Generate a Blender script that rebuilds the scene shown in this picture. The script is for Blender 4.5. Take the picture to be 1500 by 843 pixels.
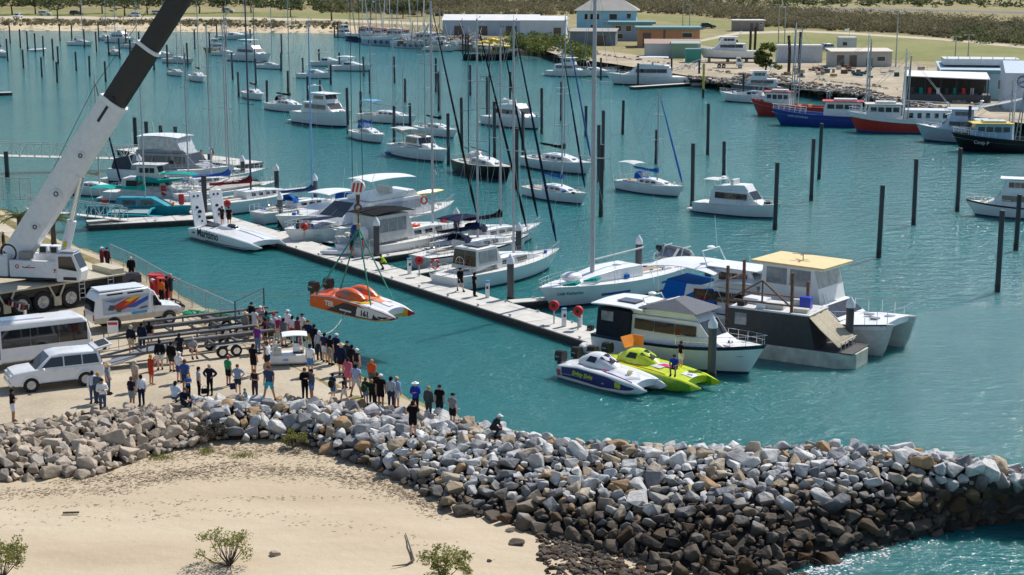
import bpy, bmesh, math, random
from mathutils import Vector, Matrix, noise

for o in list(bpy.data.objects):
    bpy.data.objects.remove(o)
scene = bpy.context.scene
COL = scene.collection
rad = math.radians

# ------------------------------------------------------------------ camera, sky, sun, exposure
F_PX = 2400.0                       # focal length in pixels of the 1500 px wide photograph
PITCH = math.atan(492.0 / F_PX)
CAM_H = 25.0
cam_data = bpy.data.cameras.new('camera')
cam_data.sensor_width = 36.0
cam_data.lens = 36.0 * F_PX / 1500.0
cam_data.clip_end = 6000.0
cam_data.clip_start = 0.5
cam = bpy.data.objects.new('camera', cam_data)
COL.objects.link(cam)
cam.location = (0, 0, CAM_H)
cam.rotation_euler = (math.pi / 2 - PITCH, 0, 0)
scene.camera = cam

SUN_AZ, SUN_EL = 42.0, 52.0         # azimuth from +Y towards +X
world = bpy.data.worlds.new('World')
scene.world = world
world.use_nodes = True
wn = world.node_tree.nodes
sky_node = wn.new('ShaderNodeTexSky')
sky_node.sky_type = 'NISHITA'
sky_node.sun_disc = False
sky_node.sun_elevation = rad(SUN_EL)
sky_node.sun_rotation = rad(SUN_AZ)
sky_node.air_density = 1.0
sky_node.dust_density = 0.6
world.node_tree.links.new(sky_node.outputs[0], wn['Background'].inputs[0])
wn['Background'].inputs[1].default_value = 0.11

sun_data = bpy.data.lights.new('sun', 'SUN')
sun_data.energy = 4.6
sun_data.angle = rad(0.53)
sun_data.color = (1.0, 0.955, 0.89)
sun = bpy.data.objects.new('sun', sun_data)
COL.objects.link(sun)
sd = Vector((math.sin(rad(SUN_AZ)) * math.cos(rad(SUN_EL)), math.cos(rad(SUN_AZ)) * math.cos(rad(SUN_EL)), math.sin(rad(SUN_EL))))
sun.rotation_euler = sd.to_track_quat('Z', 'Y').to_euler()
sun.location = sd * 300
scene.view_settings.view_transform = 'Standard'
scene.view_settings.look = 'None'
scene.view_settings.exposure = 0.1
scene.view_settings.gamma = 1.0
scene.cycles.max_bounces = 6
scene.cycles.transparent_max_bounces = 12
scene.cycles.use_denoising = True

# ------------------------------------------------------------------ placing: a point of the photograph on a level surface
def P(u, v, z=0.0):
    x = (u - 750.0) / F_PX
    y = (421.5 - v) / F_PX
    d = Vector((x, math.cos(PITCH) + y * math.sin(PITCH), -math.sin(PITCH) + y * math.cos(PITCH)))
    t = (z - CAM_H) / d.z
    return Vector((d.x * t, d.y * t, z))
def head(u0, v0, u1, v1, z=0.0):
    a = P(u0, v0, z); b = P(u1, v1, z)
    return math.atan2(b.y - a.y, b.x - a.x)
def lerp(a, b, t): return a + (b - a) * t
def interp(tab, x):
    if x <= tab[0][0]: return tab[0][1]
    for (a, va), (b, vb) in zip(tab, tab[1:]):
        if x <= b: return va + (vb - va) * (x - a) / (b - a)
    return tab[-1][1]

# ------------------------------------------------------------------ materials
MATS = {}
def srgb(h):
    h = h.lstrip('#'); c = [int(h[i:i + 2], 16) / 255 for i in (0, 2, 4)]
    return tuple(x / 12.92 if x <= .04045 else ((x + .055) / 1.055) ** 2.4 for x in c)
def mat(name, col=(.5, .5, .5), rough=.5, metal=0.0, var=0.12, scale=3.0, bump=0.0, bscale=20.0, spec=.5, coat=0.0, rand=0.0, alpha=1.0, trans=0.0):
    """Principled paint, cloth or metal with uneven tone, fine relief and, with rand, a tone of its own for each object."""
    if name in MATS: return MATS[name]
    m = bpy.data.materials.new(name); m.use_nodes = True; MATS[name] = m
    nt = m.node_tree; b = nt.nodes['Principled BSDF']; N = nt.nodes.new; Lk = nt.links.new
    if isinstance(col, str): col = srgb(col)
    b.inputs['Roughness'].default_value = rough
    b.inputs['Metallic'].default_value = metal
    b.inputs['Specular IOR Level'].default_value = spec
    b.inputs['Coat Weight'].default_value = coat
    b.inputs['Alpha'].default_value = alpha
    b.inputs['Transmission Weight'].default_value = trans
    tc = N('ShaderNodeTexCoord')
    nz = N('ShaderNodeTexNoise'); nz.inputs['Scale'].default_value = scale; nz.inputs['Detail'].default_value = 5
    Lk(tc.outputs['Object'], nz.inputs['Vector'])
    mr = N('ShaderNodeMapRange'); mr.inputs[1].default_value = .3; mr.inputs[2].default_value = .7
    mr.inputs[3].default_value = 1 - var; mr.inputs[4].default_value = 1 + var * .6
    Lk(nz.outputs['Fac'], mr.inputs[0])
    val = mr.outputs[0]
    if rand:
        oi = N('ShaderNodeObjectInfo'); r2 = N('ShaderNodeMapRange'); r2.inputs[3].default_value = 1 - rand; r2.inputs[4].default_value = 1 + rand
        Lk(oi.outputs['Random'], r2.inputs[0])
        mu = N('ShaderNodeMath'); mu.operation = 'MULTIPLY'; Lk(val, mu.inputs[0]); Lk(r2.outputs[0], mu.inputs[1]); val = mu.outputs[0]
    vm = N('ShaderNodeVectorMath'); vm.operation = 'SCALE'; vm.inputs[0].default_value = col[:3]
    Lk(val, vm.inputs['Scale']); Lk(vm.outputs[0], b.inputs['Base Color'])
    if bump:
        n2 = N('ShaderNodeTexNoise'); n2.inputs['Scale'].default_value = bscale; n2.inputs['Detail'].default_value = 6
        Lk(tc.outputs['Object'], n2.inputs['Vector'])
        bp = N('ShaderNodeBump'); bp.inputs['Strength'].default_value = bump; bp.inputs['Distance'].default_value = .05
        Lk(n2.outputs['Fac'], bp.inputs['Height']); Lk(bp.outputs[0], b.inputs['Normal'])
    return m
def ramp(N, stops):
    r = N('ShaderNodeValToRGB'); e = r.color_ramp.elements
    e[0].position = stops[0][0]; e[0].color = (*stops[0][1], 1)
    e[1].position = stops[-1][0]; e[1].color = (*stops[-1][1], 1)
    for p, c in stops[1:-1]:
        x = e.new(p); x.color = (*c, 1)
    return r
def ground_mat(name, stops, scale=.15, detail=8, rough=.95, bump=.5, bscale=6.0, fine=.25, fscale=9.0, stretch=(1, 1, 1)):
    """Ground with patches in several tones, fine speckle and relief, in world space."""
    if name in MATS: return MATS[name]
    m = bpy.data.materials.new(name); m.use_nodes = True; MATS[name] = m
    nt = m.node_tree; b = nt.nodes['Principled BSDF']; N = nt.nodes.new; Lk = nt.links.new
    b.inputs['Roughness'].default_value = rough; b.inputs['Specular IOR Level'].default_value = .2
    tc = N('ShaderNodeTexCoord'); mp = N('ShaderNodeMapping'); mp.inputs['Scale'].default_value = stretch
    Lk(tc.outputs['Object'], mp.inputs['Vector'])
    nz = N('ShaderNodeTexNoise'); nz.inputs['Scale'].default_value = scale; nz.inputs['Detail'].default_value = detail; nz.inputs['Roughness'].default_value = .62
    Lk(mp.outputs[0], nz.inputs['Vector'])
    r = ramp(N, stops); Lk(nz.outputs['Fac'], r.inputs[0])
    n2 = N('ShaderNodeTexNoise'); n2.inputs['Scale'].default_value = fscale; n2.inputs['Detail'].default_value = 6; n2.inputs['Roughness'].default_value = .7
    Lk(tc.outputs['Object'], n2.inputs['Vector'])
    mr = N('ShaderNodeMapRange'); mr.inputs[1].default_value = .3; mr.inputs[2].default_value = .7; mr.inputs[3].default_value = 1 - fine; mr.inputs[4].default_value = 1 + fine
    Lk(n2.outputs['Fac'], mr.inputs[0])
    vm = N('ShaderNodeVectorMath'); vm.operation = 'SCALE'; Lk(r.outputs[0], vm.inputs[0]); Lk(mr.outputs[0], vm.inputs['Scale'])
    Lk(vm.outputs[0], b.inputs['Base Color'])
    n3 = N('ShaderNodeTexNoise'); n3.inputs['Scale'].default_value = bscale; n3.inputs['Detail'].default_value = 8
    Lk(tc.outputs['Object'], n3.inputs['Vector'])
    bp = N('ShaderNodeBump'); bp.inputs['Strength'].default_value = bump; bp.inputs['Distance'].default_value = .08
    Lk(n3.outputs['Fac'], bp.inputs['Height']); Lk(bp.outputs[0], b.inputs['Normal'])
    return m

def paint(h, rough=.35, **k): return mat('paint_' + h.strip('#'), h, rough, **k)
def cloth(h, **k): return mat('cloth_' + h.strip('#'), h, .9, var=.2, scale=8, bump=.3, bscale=14, spec=.15, **k)
M_WHITE = mat('white_gelcoat', (.78, .79, .79), .28, var=.07, scale=1.2)
M_OFFW = mat('off_white_gelcoat', (.66, .66, .63), .35, var=.12, scale=1.6)
M_CREAM = mat('cream_paint', (.62, .58, .48), .45, var=.15)
M_DECK = mat('nonskid_deck', (.64, .64, .61), .7, var=.15, scale=2.5)
M_TEAK = mat('teak_deck', (.36, .25, .15), .75, var=.3, scale=6)
M_GLASS = mat('tinted_glass', (.012, .016, .02), .06, var=.2, spec=.8)
M_GLASS_L = mat('pale_vinyl_glass', (.25, .28, .3), .12, var=.3, spec=.7)
M_BLACK = mat('black_plastic', (.014, .014, .016), .45, var=.25)
M_RUBBER = mat('rubber', (.022, .021, .02), .85, var=.3, bump=.3)
M_ALU = mat('aluminium', (.62, .64, .66), .35, .85, var=.12)
M_SPAR = mat('alloy_spar', (.42, .43, .45), .5, .2, var=.12)
M_STEEL = mat('stainless_steel', (.72, .73, .74), .22, .9, var=.08)
M_GALV = mat('galvanised_steel', (.42, .44, .46), .5, .6, var=.2, scale=5)
M_RUST = mat('rusty_steel', (.17, .085, .05), .85, var=.5, scale=5, bump=.4)
M_ROPE = mat('rope', (.55, .52, .44), .9, var=.2)
M_WIRE = mat('rigging_wire', (.4, .42, .44), .4, .6)
M_ORANGE = paint('#f08a1c'); M_RED = paint('#c22423', .45); M_YEL = paint('#e8c61e')
M_NAVY = cloth('#16203c'); M_BLUEC = cloth('#1f5fae'); M_TEALC = cloth('#12998f')

# ------------------------------------------------------------------ mesh building
class MB:
    def __init__(s): s.v = []; s.f = []; s.m = []
    def add(s, vs, fs, mi=0):
        n = len(s.v); s.v += [tuple(x) for x in vs]
        for f in fs: s.f.append(tuple(i + n for i in f)); s.m.append(mi)
        return s
    def box(s, c, d, rz=0.0, mi=0, taper=(1, 1), rot=None):
        hx, hy, hz = d[0] / 2, d[1] / 2, d[2] / 2
        M = rot if rot else Matrix.Rotation(rz, 3, 'Z')
        vs = []
        for z in (-hz, hz):
            tx, ty = taper if z > 0 else (1, 1)
            for x, y in ((-hx, -hy), (hx, -hy), (hx, hy), (-hx, hy)):
                vs.append(Vector(c) + M @ Vector((x * tx, y * ty, z)))
        return s.add(vs, [(3, 2, 1, 0), (4, 5, 6, 7), (0, 1, 5, 4), (1, 2, 6, 5), (2, 3, 7, 6), (3, 0, 4, 7)], mi)
    def bar(s, p, q, w, h=None, mi=0):
        p = Vector(p); q = Vector(q); h = h or w; d = q - p
        if d.length < 1e-6: return s
        M = d.to_track_quat('X', 'Z').to_matrix()
        return s.box((p + q) / 2, (d.length, w, h), rot=M, mi=mi)
    def tube(s, pts, r, n=8, cap=True, mi=0):
        pts = [Vector(p) for p in pts]; k = len(pts)
        rs = r if isinstance(r, (list, tuple)) else [r] * k
        base = len(s.v); up = None
        for i, p in enumerate(pts):
            d = pts[min(i + 1, k - 1)] - pts[max(i - 1, 0)]
            if d.length < 1e-9: d = Vector((0, 0, 1))
            d.normalize()
            if up is None: up = d.orthogonal().normalized()
            up = (up - d * up.dot(d))
            up = up.normalized() if up.length > 1e-5 else d.orthogonal().normalized()
            w = d.cross(up)
            for j in range(n):
                a = 2 * math.pi * j / n
                s.v.append(tuple(p + (up * math.cos(a) + w * math.sin(a)) * rs[i]))
        for i in range(k - 1):
            for j in range(n):
                a = base + i * n + j; b = base + i * n + (j + 1) % n
                s.f.append((a, b, b + n, a + n)); s.m.append(mi)
        if cap:
            s.f.append(tuple(base + j for j in range(n))[::-1]); s.m.append(mi)
            s.f.append(tuple(base + (k - 1) * n + j for j in range(n))); s.m.append(mi)
        return s
    def loft(s, secs, closed=True, caps=True, mi=0, row_m=None):
        base = len(s.v); n = len(secs[0])
        for sec in secs: s.v += [tuple(p) for p in sec]
        for i in range(len(secs) - 1):
            for j in range(n if closed else n - 1):
                a = base + i * n + j; b = base + i * n + (j + 1) % n
                s.f.append((a, b, b + n, a + n)); s.m.append(row_m[j] if row_m else mi)
        if caps and closed:
            s.f.append(tuple(base + j for j in range(n))[::-1]); s.m.append(mi)
            s.f.append(tuple(base + (len(secs) - 1) * n + j for j in range(n))); s.m.append(mi)
        return s
    def prism(s, poly, z0, z1, mi=0, top=1.0):
        n = len(poly); cx = sum(p[0] for p in poly) / n; cy = sum(p[1] for p in poly) / n
        vs = [(x, y, z0) for x, y in poly] + [(cx + (x - cx) * top, cy + (y - cy) * top, z1) for x, y in poly]
        fs = [tuple(range(n))[::-1], tuple(range(n, 2 * n))] + [(i, (i + 1) % n, n + (i + 1) % n, n + i) for i in range(n)]
        return s.add(vs, fs, mi)
    def side(s, prof, y0, y1, mi=0):
        """polygon in x,z carried from y0 to y1"""
        n = len(prof)
        vs = [(x, y0, z) for x, z in prof] + [(x, y1, z) for x, z in prof]
        fs = [tuple(range(n)), tuple(range(n, 2 * n))[::-1]] + [(i, n + i, n + (i + 1) % n, (i + 1) % n) for i in range(n)]
        return s.add(vs, fs, mi)
    def ell(s, c, r, nu=10, nv=6, mi=0, rz=0.0, v0=0.0, v1=1.0):
        if not isinstance(r, (tuple, list)): r = (r, r, r)
        base = len(s.v); ca, sa = math.cos(rz), math.sin(rz)
        for i in range(nv + 1):
            ph = math.pi * lerp(v0, v1, i / nv)
            for j in range(nu):
                th = 2 * math.pi * j / nu
                x = r[0] * math.sin(ph) * math.cos(th); y = r[1] * math.sin(ph) * math.sin(th); z = -r[2] * math.cos(ph)
                s.v.append((c[0] + x * ca - y * sa, c[1] + x * sa + y * ca, c[2] + z))
        for i in range(nv):
            for j in range(nu):
                a = base + i * nu + j; b = base + i * nu + (j + 1) % nu
                s.f.append((a, b, b + nu, a + nu)); s.m.append(mi)
        return s
    def cyl(s, p, q, r, n=16, mi=0, r2=None): return s.tube([p, q], [r, r if r2 is None else r2], n, True, mi)
    def torus(s, c, R, r, axis='y', n=16, k=6, mi=0):
        pts = []
        base = len(s.v)
        for i in range(n):
            a = 2 * math.pi * i / n
            for j in range(k):
                b = 2 * math.pi * j / k; q = R + r * math.cos(b); w = r * math.sin(b)
                v = {'y': (q * math.cos(a), w, q * math.sin(a)), 'x': (w, q * math.cos(a), q * math.sin(a)), 'z': (q * math.cos(a), q * math.sin(a), w)}[axis]
                s.v.append((c[0] + v[0], c[1] + v[1], c[2] + v[2]))
        for i in range(n):
            for j in range(k):
                s.f.append((base + i * k + j, base + ((i + 1) % n) * k + j, base + ((i + 1) % n) * k + (j + 1) % k, base + i * k + (j + 1) % k)); s.m.append(mi)
        return s
    def slab(s, pts, nrm, t, mi=0):
        """a pane or panel: outline PTS given thickness T along NRM"""
        n = len(pts); nv = Vector(nrm).normalized() * t
        vs = [Vector(p) for p in pts] + [Vector(p) + nv for p in pts]
        fs = [tuple(range(n))[::-1], tuple(range(n, 2 * n))] + [(i, (i + 1) % n, n + (i + 1) % n, n + i) for i in range(n)]
        return s.add(vs, fs, mi)
    def mesh(s, name, mats, smooth=35):
        me = bpy.data.meshes.new(name)
        me.from_pydata(s.v, [], s.f)
        for m in (mats if isinstance(mats, (list, tuple)) else [mats]): me.materials.append(m)
        me.polygons.foreach_set('material_index', s.m)
        me.validate(); me.update()
        bm = bmesh.new(); bm.from_mesh(me); bmesh.ops.recalc_face_normals(bm, faces=bm.faces); bm.to_mesh(me); bm.free()
        if smooth:
            me.polygons.foreach_set('use_smooth', [True] * len(me.polygons)); me.set_sharp_from_angle(angle=rad(smooth))
        return me
    def build(s, name, mats, parent=None, smooth=35, bevel=0.0, loc=None, rz=None, label=None):
        o = bpy.data.objects.new(name, s.mesh(name, mats, smooth)); COL.objects.link(o)
        if parent is not None: o.parent = parent
        if loc is not None: o.location = loc
        if rz is not None: o.rotation_euler = (0, 0, rz)
        if bevel:
            b = o.modifiers.new('bevel', 'BEVEL'); b.width = bevel; b.segments = 2; b.limit_method = 'ANGLE'; b.angle_limit = rad(40)
        if label: o['label'] = label
        return o
def tag(o, label=None, cat=None, group=None, kind=None):
    if label: o['label'] = label
    if cat: o['category'] = cat
    if group: o['group'] = group
    if kind: o['kind'] = kind
    return o
def empty(name, loc, rz=0.0, label=None, cat=None, group=None, rot=None):
    o = bpy.data.objects.new(name, None); COL.objects.link(o)
    o.empty_display_size = .3
    o.location = loc; o.rotation_euler = rot if rot else (0, 0, rz)
    return tag(o, label, cat, group)
def link_copy(o, parent=None):
    c = o.copy(); COL.objects.link(c)
    if parent is not None: c.parent = parent
    return c
def copy_tree(o, parent=None):
    c = link_copy(o, parent)
    for ch in list(o.children): copy_tree(ch, c)
    return c
def kids(o): return list(o.children)
def text_mesh(txt, size, extrude=.004, shear=0.0, bold=0.0):
    cu = bpy.data.curves.new('lettering', 'FONT'); cu.body = txt; cu.size = size; cu.extrude = extrude; cu.shear = shear; cu.offset = bold
    cu.resolution_u = 2; cu.align_x = 'CENTER'; cu.align_y = 'CENTER'
    t = bpy.data.objects.new('tmp', cu); COL.objects.link(t)
    dg = bpy.context.evaluated_depsgraph_get()
    me = bpy.data.meshes.new_from_object(t.evaluated_get(dg)); bpy.data.objects.remove(t)
    return me
def lettering(txt, size, m, parent, origin, xdir, updir, **k):
    """flat raised letters reading along XDIR with their tops towards UPDIR"""
    me = text_mesh(txt, size, **k); me.materials.clear(); me.materials.append(m)
    x = Vector(xdir).normalized(); u = Vector(updir); u = (u - x * u.dot(x)).normalized(); n = x.cross(u)
    Mx = Matrix(((x.x, u.x, n.x, origin[0]), (x.y, u.y, n.y, origin[1]), (x.z, u.z, n.z, origin[2]), (0, 0, 0, 1)))
    o = bpy.data.objects.new('lettering', me); COL.objects.link(o); o.parent = parent; o.matrix_local = Mx
    return o
# ------------------------------------------------------------------ the setting: water, land, sand
rng = random.Random(11)
GZ = 2.2                            # level of the hardstand above the water
FZ = 1.8                            # level of the far land

def water_material():
    m = bpy.data.materials.new('sea_water'); m.use_nodes = True
    nt = m.node_tree; b = nt.nodes['Principled BSDF']; N = nt.nodes.new; Lk = nt.links.new
    b.inputs['Roughness'].default_value = .1; b.inputs['IOR'].default_value = 1.33
    b.subsurface_method = 'BURLEY'; b.inputs['Subsurface Weight'].default_value = 1; b.inputs['Subsurface Radius'].default_value = (.5, 1, 1); b.inputs['Subsurface Scale'].default_value = 1.6     # light spreads in the turbid water
    tc = N('ShaderNodeTexCoord')
    mp = N('ShaderNodeMapping'); mp.inputs['Scale'].default_value = (.5, 1.0, 1); mp.inputs['Rotation'].default_value = (0, 0, .35)
    Lk(tc.outputs['Object'], mp.inputs['Vector'])
    big = N('ShaderNodeTexNoise'); big.inputs['Scale'].default_value = .03; big.inputs['Detail'].default_value = 4
    Lk(tc.outputs['Object'], big.inputs['Vector'])
    r = ramp(N, [(.35, (.016, .138, .146)), (.65, (.025, .17, .175))]); Lk(big.outputs['Fac'], r.inputs[0])
    Lk(r.outputs[0], b.inputs['Base Color'])
    add = None
    for sc, st in ((.9, 1.0), (2.6, .55), (7.0, .3)):
        n = N('ShaderNodeTexNoise'); n.inputs['Scale'].default_value = sc; n.inputs['Detail'].default_value = 3; n.inputs['Roughness'].default_value = .6
        Lk(mp.outputs[0], n.inputs['Vector'])
        mu = N('ShaderNodeMath'); mu.operation = 'MULTIPLY'; mu.inputs[1].default_value = st; Lk(n.outputs['Fac'], mu.inputs[0])
        if add is None: add = mu.outputs[0]
        else:
            a = N('ShaderNodeMath'); a.operation = 'ADD'; Lk(add, a.inputs[0]); Lk(mu.outputs[0], a.inputs[1]); add = a.outputs[0]
    bp = N('ShaderNodeBump'); bp.inputs['Strength'].default_value = .9; bp.inputs['Distance'].default_value = .34
    Lk(add, bp.inputs['Height']); Lk(bp.outputs[0], b.inputs['Normal'])
    return m
w = MB(); w.add([(-1500, -200, 0), (1500, -200, 0), (1500, 3000, 0), (-1500, 3000, 0)], [(0, 1, 2, 3)])
tag(w.build('water', water_material(), smooth=0), kind='structure')

M_HARD = ground_mat('hardstand_gravel', [(.25, (.31, .26, .185)), (.5, (.44, .375, .275)), (.75, (.53, .46, .35))], scale=.22, bump=.35, bscale=5, fine=.14, fscale=5)
M_SAND = ground_mat('beach_sand', [(.3, (.43, .345, .235)), (.5, (.51, .42, .295)), (.72, (.58, .49, .36))], scale=.2, bump=.55, bscale=2.2, fine=.08, fscale=12, stretch=(.3, 1, 1))
M_BANK = ground_mat('weedy_bank', [(.3, (.1, .1, .035)), (.45, (.2, .17, .07)), (.58, (.27, .215, .11)), (.72, (.16, .15, .11))], scale=.8, fine=.4, fscale=4)
M_FSAND = ground_mat('far_sand', [(.3, (.5, .4, .26)), (.6, (.6, .5, .34))], scale=.05, fine=.1, fscale=.6)
M_DRY = ground_mat('dry_grassland', [(.3, (.17, .15, .065)), (.45, (.25, .215, .1)), (.6, (.3, .26, .135)), (.75, (.2, .195, .08))], scale=.012, fine=.3, fscale=.3)
M_OVAL = ground_mat('mown_grass', [(.3, (.17, .18, .06)), (.5, (.22, .225, .085)), (.7, (.27, .25, .115))], scale=.03, fine=.15, fscale=.4)
M_TRACK = ground_mat('pale_gravel_track', [(.3, (.45, .39, .29)), (.7, (.55, .49, .38))], scale=.1, fine=.12, fscale=.8)
M_ASPH = ground_mat('worn_asphalt', [(.3, (.16, .155, .15)), (.7, (.22, .215, .2))], scale=.1, fine=.15, fscale=.8)
M_RUBBLE = ground_mat('rubble', [(.35, (.06, .054, .046)), (.55, (.15, .13, .105)), (.7, (.26, .23, .19))], scale=1.2, detail=10, bump=1, bscale=2.5, fine=.4)

def sheet(name, pts, m, parent=None):
    s = MB(); s.add(pts, [tuple(range(len(pts)))])
    return tag(s.build(name, m, parent, smooth=0), kind='structure')
# hardstand with its bank to the harbour
EDGE = [(-160, 262), (-80, 285), (0, 308), (40, 330), (80, 350), (110, 362), (160, 380), (200, 400), (262, 436), (350, 474), (450, 512), (540, 562), (610, 592), (690, 628), (745, 645)]
INNER = [(700, 645), (620, 612), (520, 604), (400, 592), (270, 594), (130, 604), (0, 629), (-160, 665)]
edge = [P(u, v, GZ) for u, v in EDGE]
inner = [P(u, v, GZ) for u, v in INNER]
sheet('hardstand', edge + inner, M_HARD)
bk = MB(); rows = []
for i, p in enumerate(edge):
    a = edge[max(i - 1, 0)]; b = edge[min(i + 1, len(edge) - 1)]
    t = (b - a).normalized(); n = Vector((-t.y, t.x, 0))
    rows.append([p - n * 2.2 + Vector((0, 0, .006)), p + n * .5 + Vector((0, 0, -.12)), p + n * 1.9 + Vector((0, 0, -1.5)), p + n * 3.4 + Vector((0, 0, -2.9))])
fine = []
for i in range(len(rows) - 1):
    for k in range(6):
        fine.append([lerp(a, b, k / 6) + Vector((rng.uniform(-.12, .12), rng.uniform(-.12, .12), 0 if j == 0 else rng.uniform(-.12, .12))) for j, (a, b) in enumerate(zip(rows[i], rows[i + 1]))])
bk.loft(fine, closed=False)
tag(bk.build('bank', M_BANK, smooth=60), kind='structure')

# near beach
CREST = [(-9, 84), (-3, 79.5), (0, 76), (4, 72.5), (9, 70.5), (16, 70), (20, 69), (26, 66), (40, 60)]
def beach_z(x, y):
    yc = interp(CREST, x)
    z = .55 + .034 * (y - 62) - (1.6 * max(0, y - yc + .6) if x > -8 else 0) - .03 * max(0, x + 5) - .07 * max(0, x - 6.5)
    return z + .07 * noise.noise(Vector((x * .12, y * .35, 0))) + .03 * noise.noise(Vector((x * .5, y * 1.1, 3))) + .012 * noise.noise(Vector((x * 2, y * 3, 7)))
bs = MB(); NX, NY = 240, 130
for j in range(NY + 1):
    for i in range(NX + 1):
        x = lerp(-60, 30, i / NX); y = lerp(46, 84, j / NY)
        bs.v.append((x, y, beach_z(x, y)))
for j in range(NY):
    for i in range(NX):
        a = j * (NX + 1) + i; bs.f.append((a, a + 1, a + NX + 2, a + NX + 1)); bs.m.append(0)
def sand_material():
    m = M_SAND; nt = m.node_tree; N = nt.nodes.new; Lk = nt.links.new; b = nt.nodes['Principled BSDF']
    src = b.inputs['Base Color'].links[0].from_socket
    g = N('ShaderNodeNewGeometry'); sx = N('ShaderNodeSeparateXYZ'); Lk(g.outputs['Position'], sx.inputs[0])
    nz = N('ShaderNodeTexNoise'); nz.inputs['Scale'].default_value = .5; nz.inputs['Detail'].default_value = 4; Lk(g.outputs['Position'], nz.inputs['Vector'])
    ad = N('ShaderNodeMath'); ad.operation = 'MULTIPLY_ADD'; ad.inputs[1].default_value = .25; Lk(nz.outputs['Fac'], ad.inputs[0]); Lk(sx.outputs['Z'], ad.inputs[2])
    r = ramp(N, [(.16, (.5, .47, .42)), (.3, (1, 1, 1))]); Lk(ad.outputs[0], r.inputs[0])
    mx = N('ShaderNodeMix'); mx.data_type = 'RGBA'; mx.blend_type = 'MULTIPLY'; mx.inputs[0].default_value = 1
    Lk(src, mx.inputs[6]); Lk(r.outputs[0], mx.inputs[7]); Lk(mx.outputs[2], b.inputs['Base Color'])
    return m
tag(bs.build('beach', sand_material(), smooth=80), kind='structure')

# far shore
FS = [(-600, 42), (-300, 44), (0, 45.5), (200, 47), (350, 48.5), (480, 50), (525, 52), (560, 56), (640, 64), (700, 69), (790, 76), (830, 90), (900, 100), (1000, 116), (1060, 126), (1130, 126), (1200, 138), (1260, 145), (1340, 165), (1420, 178), (1500, 190), (1700, 225), (2100, 300)]
fs = [P(u, v, 0) for u, v in FS]
def up_slope(pts, ds):
    out = []
    for i, p in enumerate(pts):
        a = pts[max(i - 1, 0)]; b = pts[min(i + 1, len(pts) - 1)]
        t = (b - a).normalized(); out.append(p + Vector((-t.y, t.x, 0)) * ds[i] + Vector((0, 0, FZ)))
    return out
ftop = up_slope(fs, [19 if u < 500 else (16 if u < 530 else 4.5) for u, v in FS])
for nm, a, b, m in (('far_beach', 0, 7, M_FSAND), ('shore_bank', 6, len(fs), M_RUBBLE)):
    s = MB(); secs = []
    for i in range(a, b):
        lo, hi = fs[i] + Vector((0, 0, -.4)), ftop[i]
        secs.append([lo + (lo - hi) * .2, lo, lerp(lo, hi, .5) + Vector((0, 0, .25)), hi])
    s.loft(secs, closed=False); tag(s.build(nm, m, smooth=60), kind='structure')
sheet('far_ground', ftop + [Vector((1600, 120, FZ)), Vector((2500, 3000, FZ)), Vector((-2500, 3000, FZ)), Vector((-1500, 560, FZ))], M_DRY)
def far_sheet(name, pix, m, k): return sheet(name, [P(u, v, FZ + .004 * k + .01) for u, v in pix], m)
far_sheet('foreshore_road', [(-200, 29.5), (0, 28.5), (340, 29), (520, 33), (640, 38), (640, 34), (520, 29), (340, 25), (0, 24), (-200, 24)], M_TRACK, 1)
far_sheet('foreshore_lawn', [(-200, 23.5), (0, 23.6), (340, 24.6), (520, 28.6), (560, 25), (500, 19), (0, 14), (-200, 14)], M_OVAL, 2)
M_YARD = ground_mat('yard_dirt', [(.3, (.3, .255, .18)), (.5, (.4, .34, .245)), (.7, (.47, .41, .31))], scale=.09, fine=.25, fscale=.7)
far_sheet('yard', [(600, 62), (700, 60), (820, 66), (1000, 90), (1010, 66), (1060, 66), (1110, 88), (1200, 93), (1330, 93), (1500, 112), (1700, 140), (1700, 215), (1500, 181), (1420, 170), (1340, 157), (1260, 138), (1200, 131), (1130, 119), (1060, 119), (1000, 110), (900, 94), (830, 85), (790, 72), (700, 66), (640, 62)], M_YARD, 1)
far_sheet('sports_field', [(1015, 64), (1085, 51), (1180, 48), (1250, 51.5), (1380, 60), (1500, 71.5), (1700, 92), (1700, 122), (1500, 98), (1335, 88), (1200, 88), (1110, 82)], M_OVAL, 2)
far_sheet('gravel_track', [(1000, 64), (1012, 64), (1085, 50.5), (1180, 47.5), (1250, 51), (1380, 59.5), (1500, 71), (1700, 91.5), (1700, 88), (1500, 67.5), (1380, 56.5), (1250, 48.2), (1180, 45), (1080, 47)], M_TRACK, 3)
far_sheet('far_road', [(1180, 14.5), (1330, 16), (1500, 20.5), (1800, 29), (1800, 25.5), (1500, 17.5), (1330, 13), (1180, 11.5), (900, 8), (900, 10)], M_ASPH, 2)
far_sheet('dry_verge', [(880, 24), (960, 27), (1010, 40), (1080, 44), (1180, 43), (1120, 36), (1000, 26), (900, 19)], M_OVAL, 1)

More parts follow.
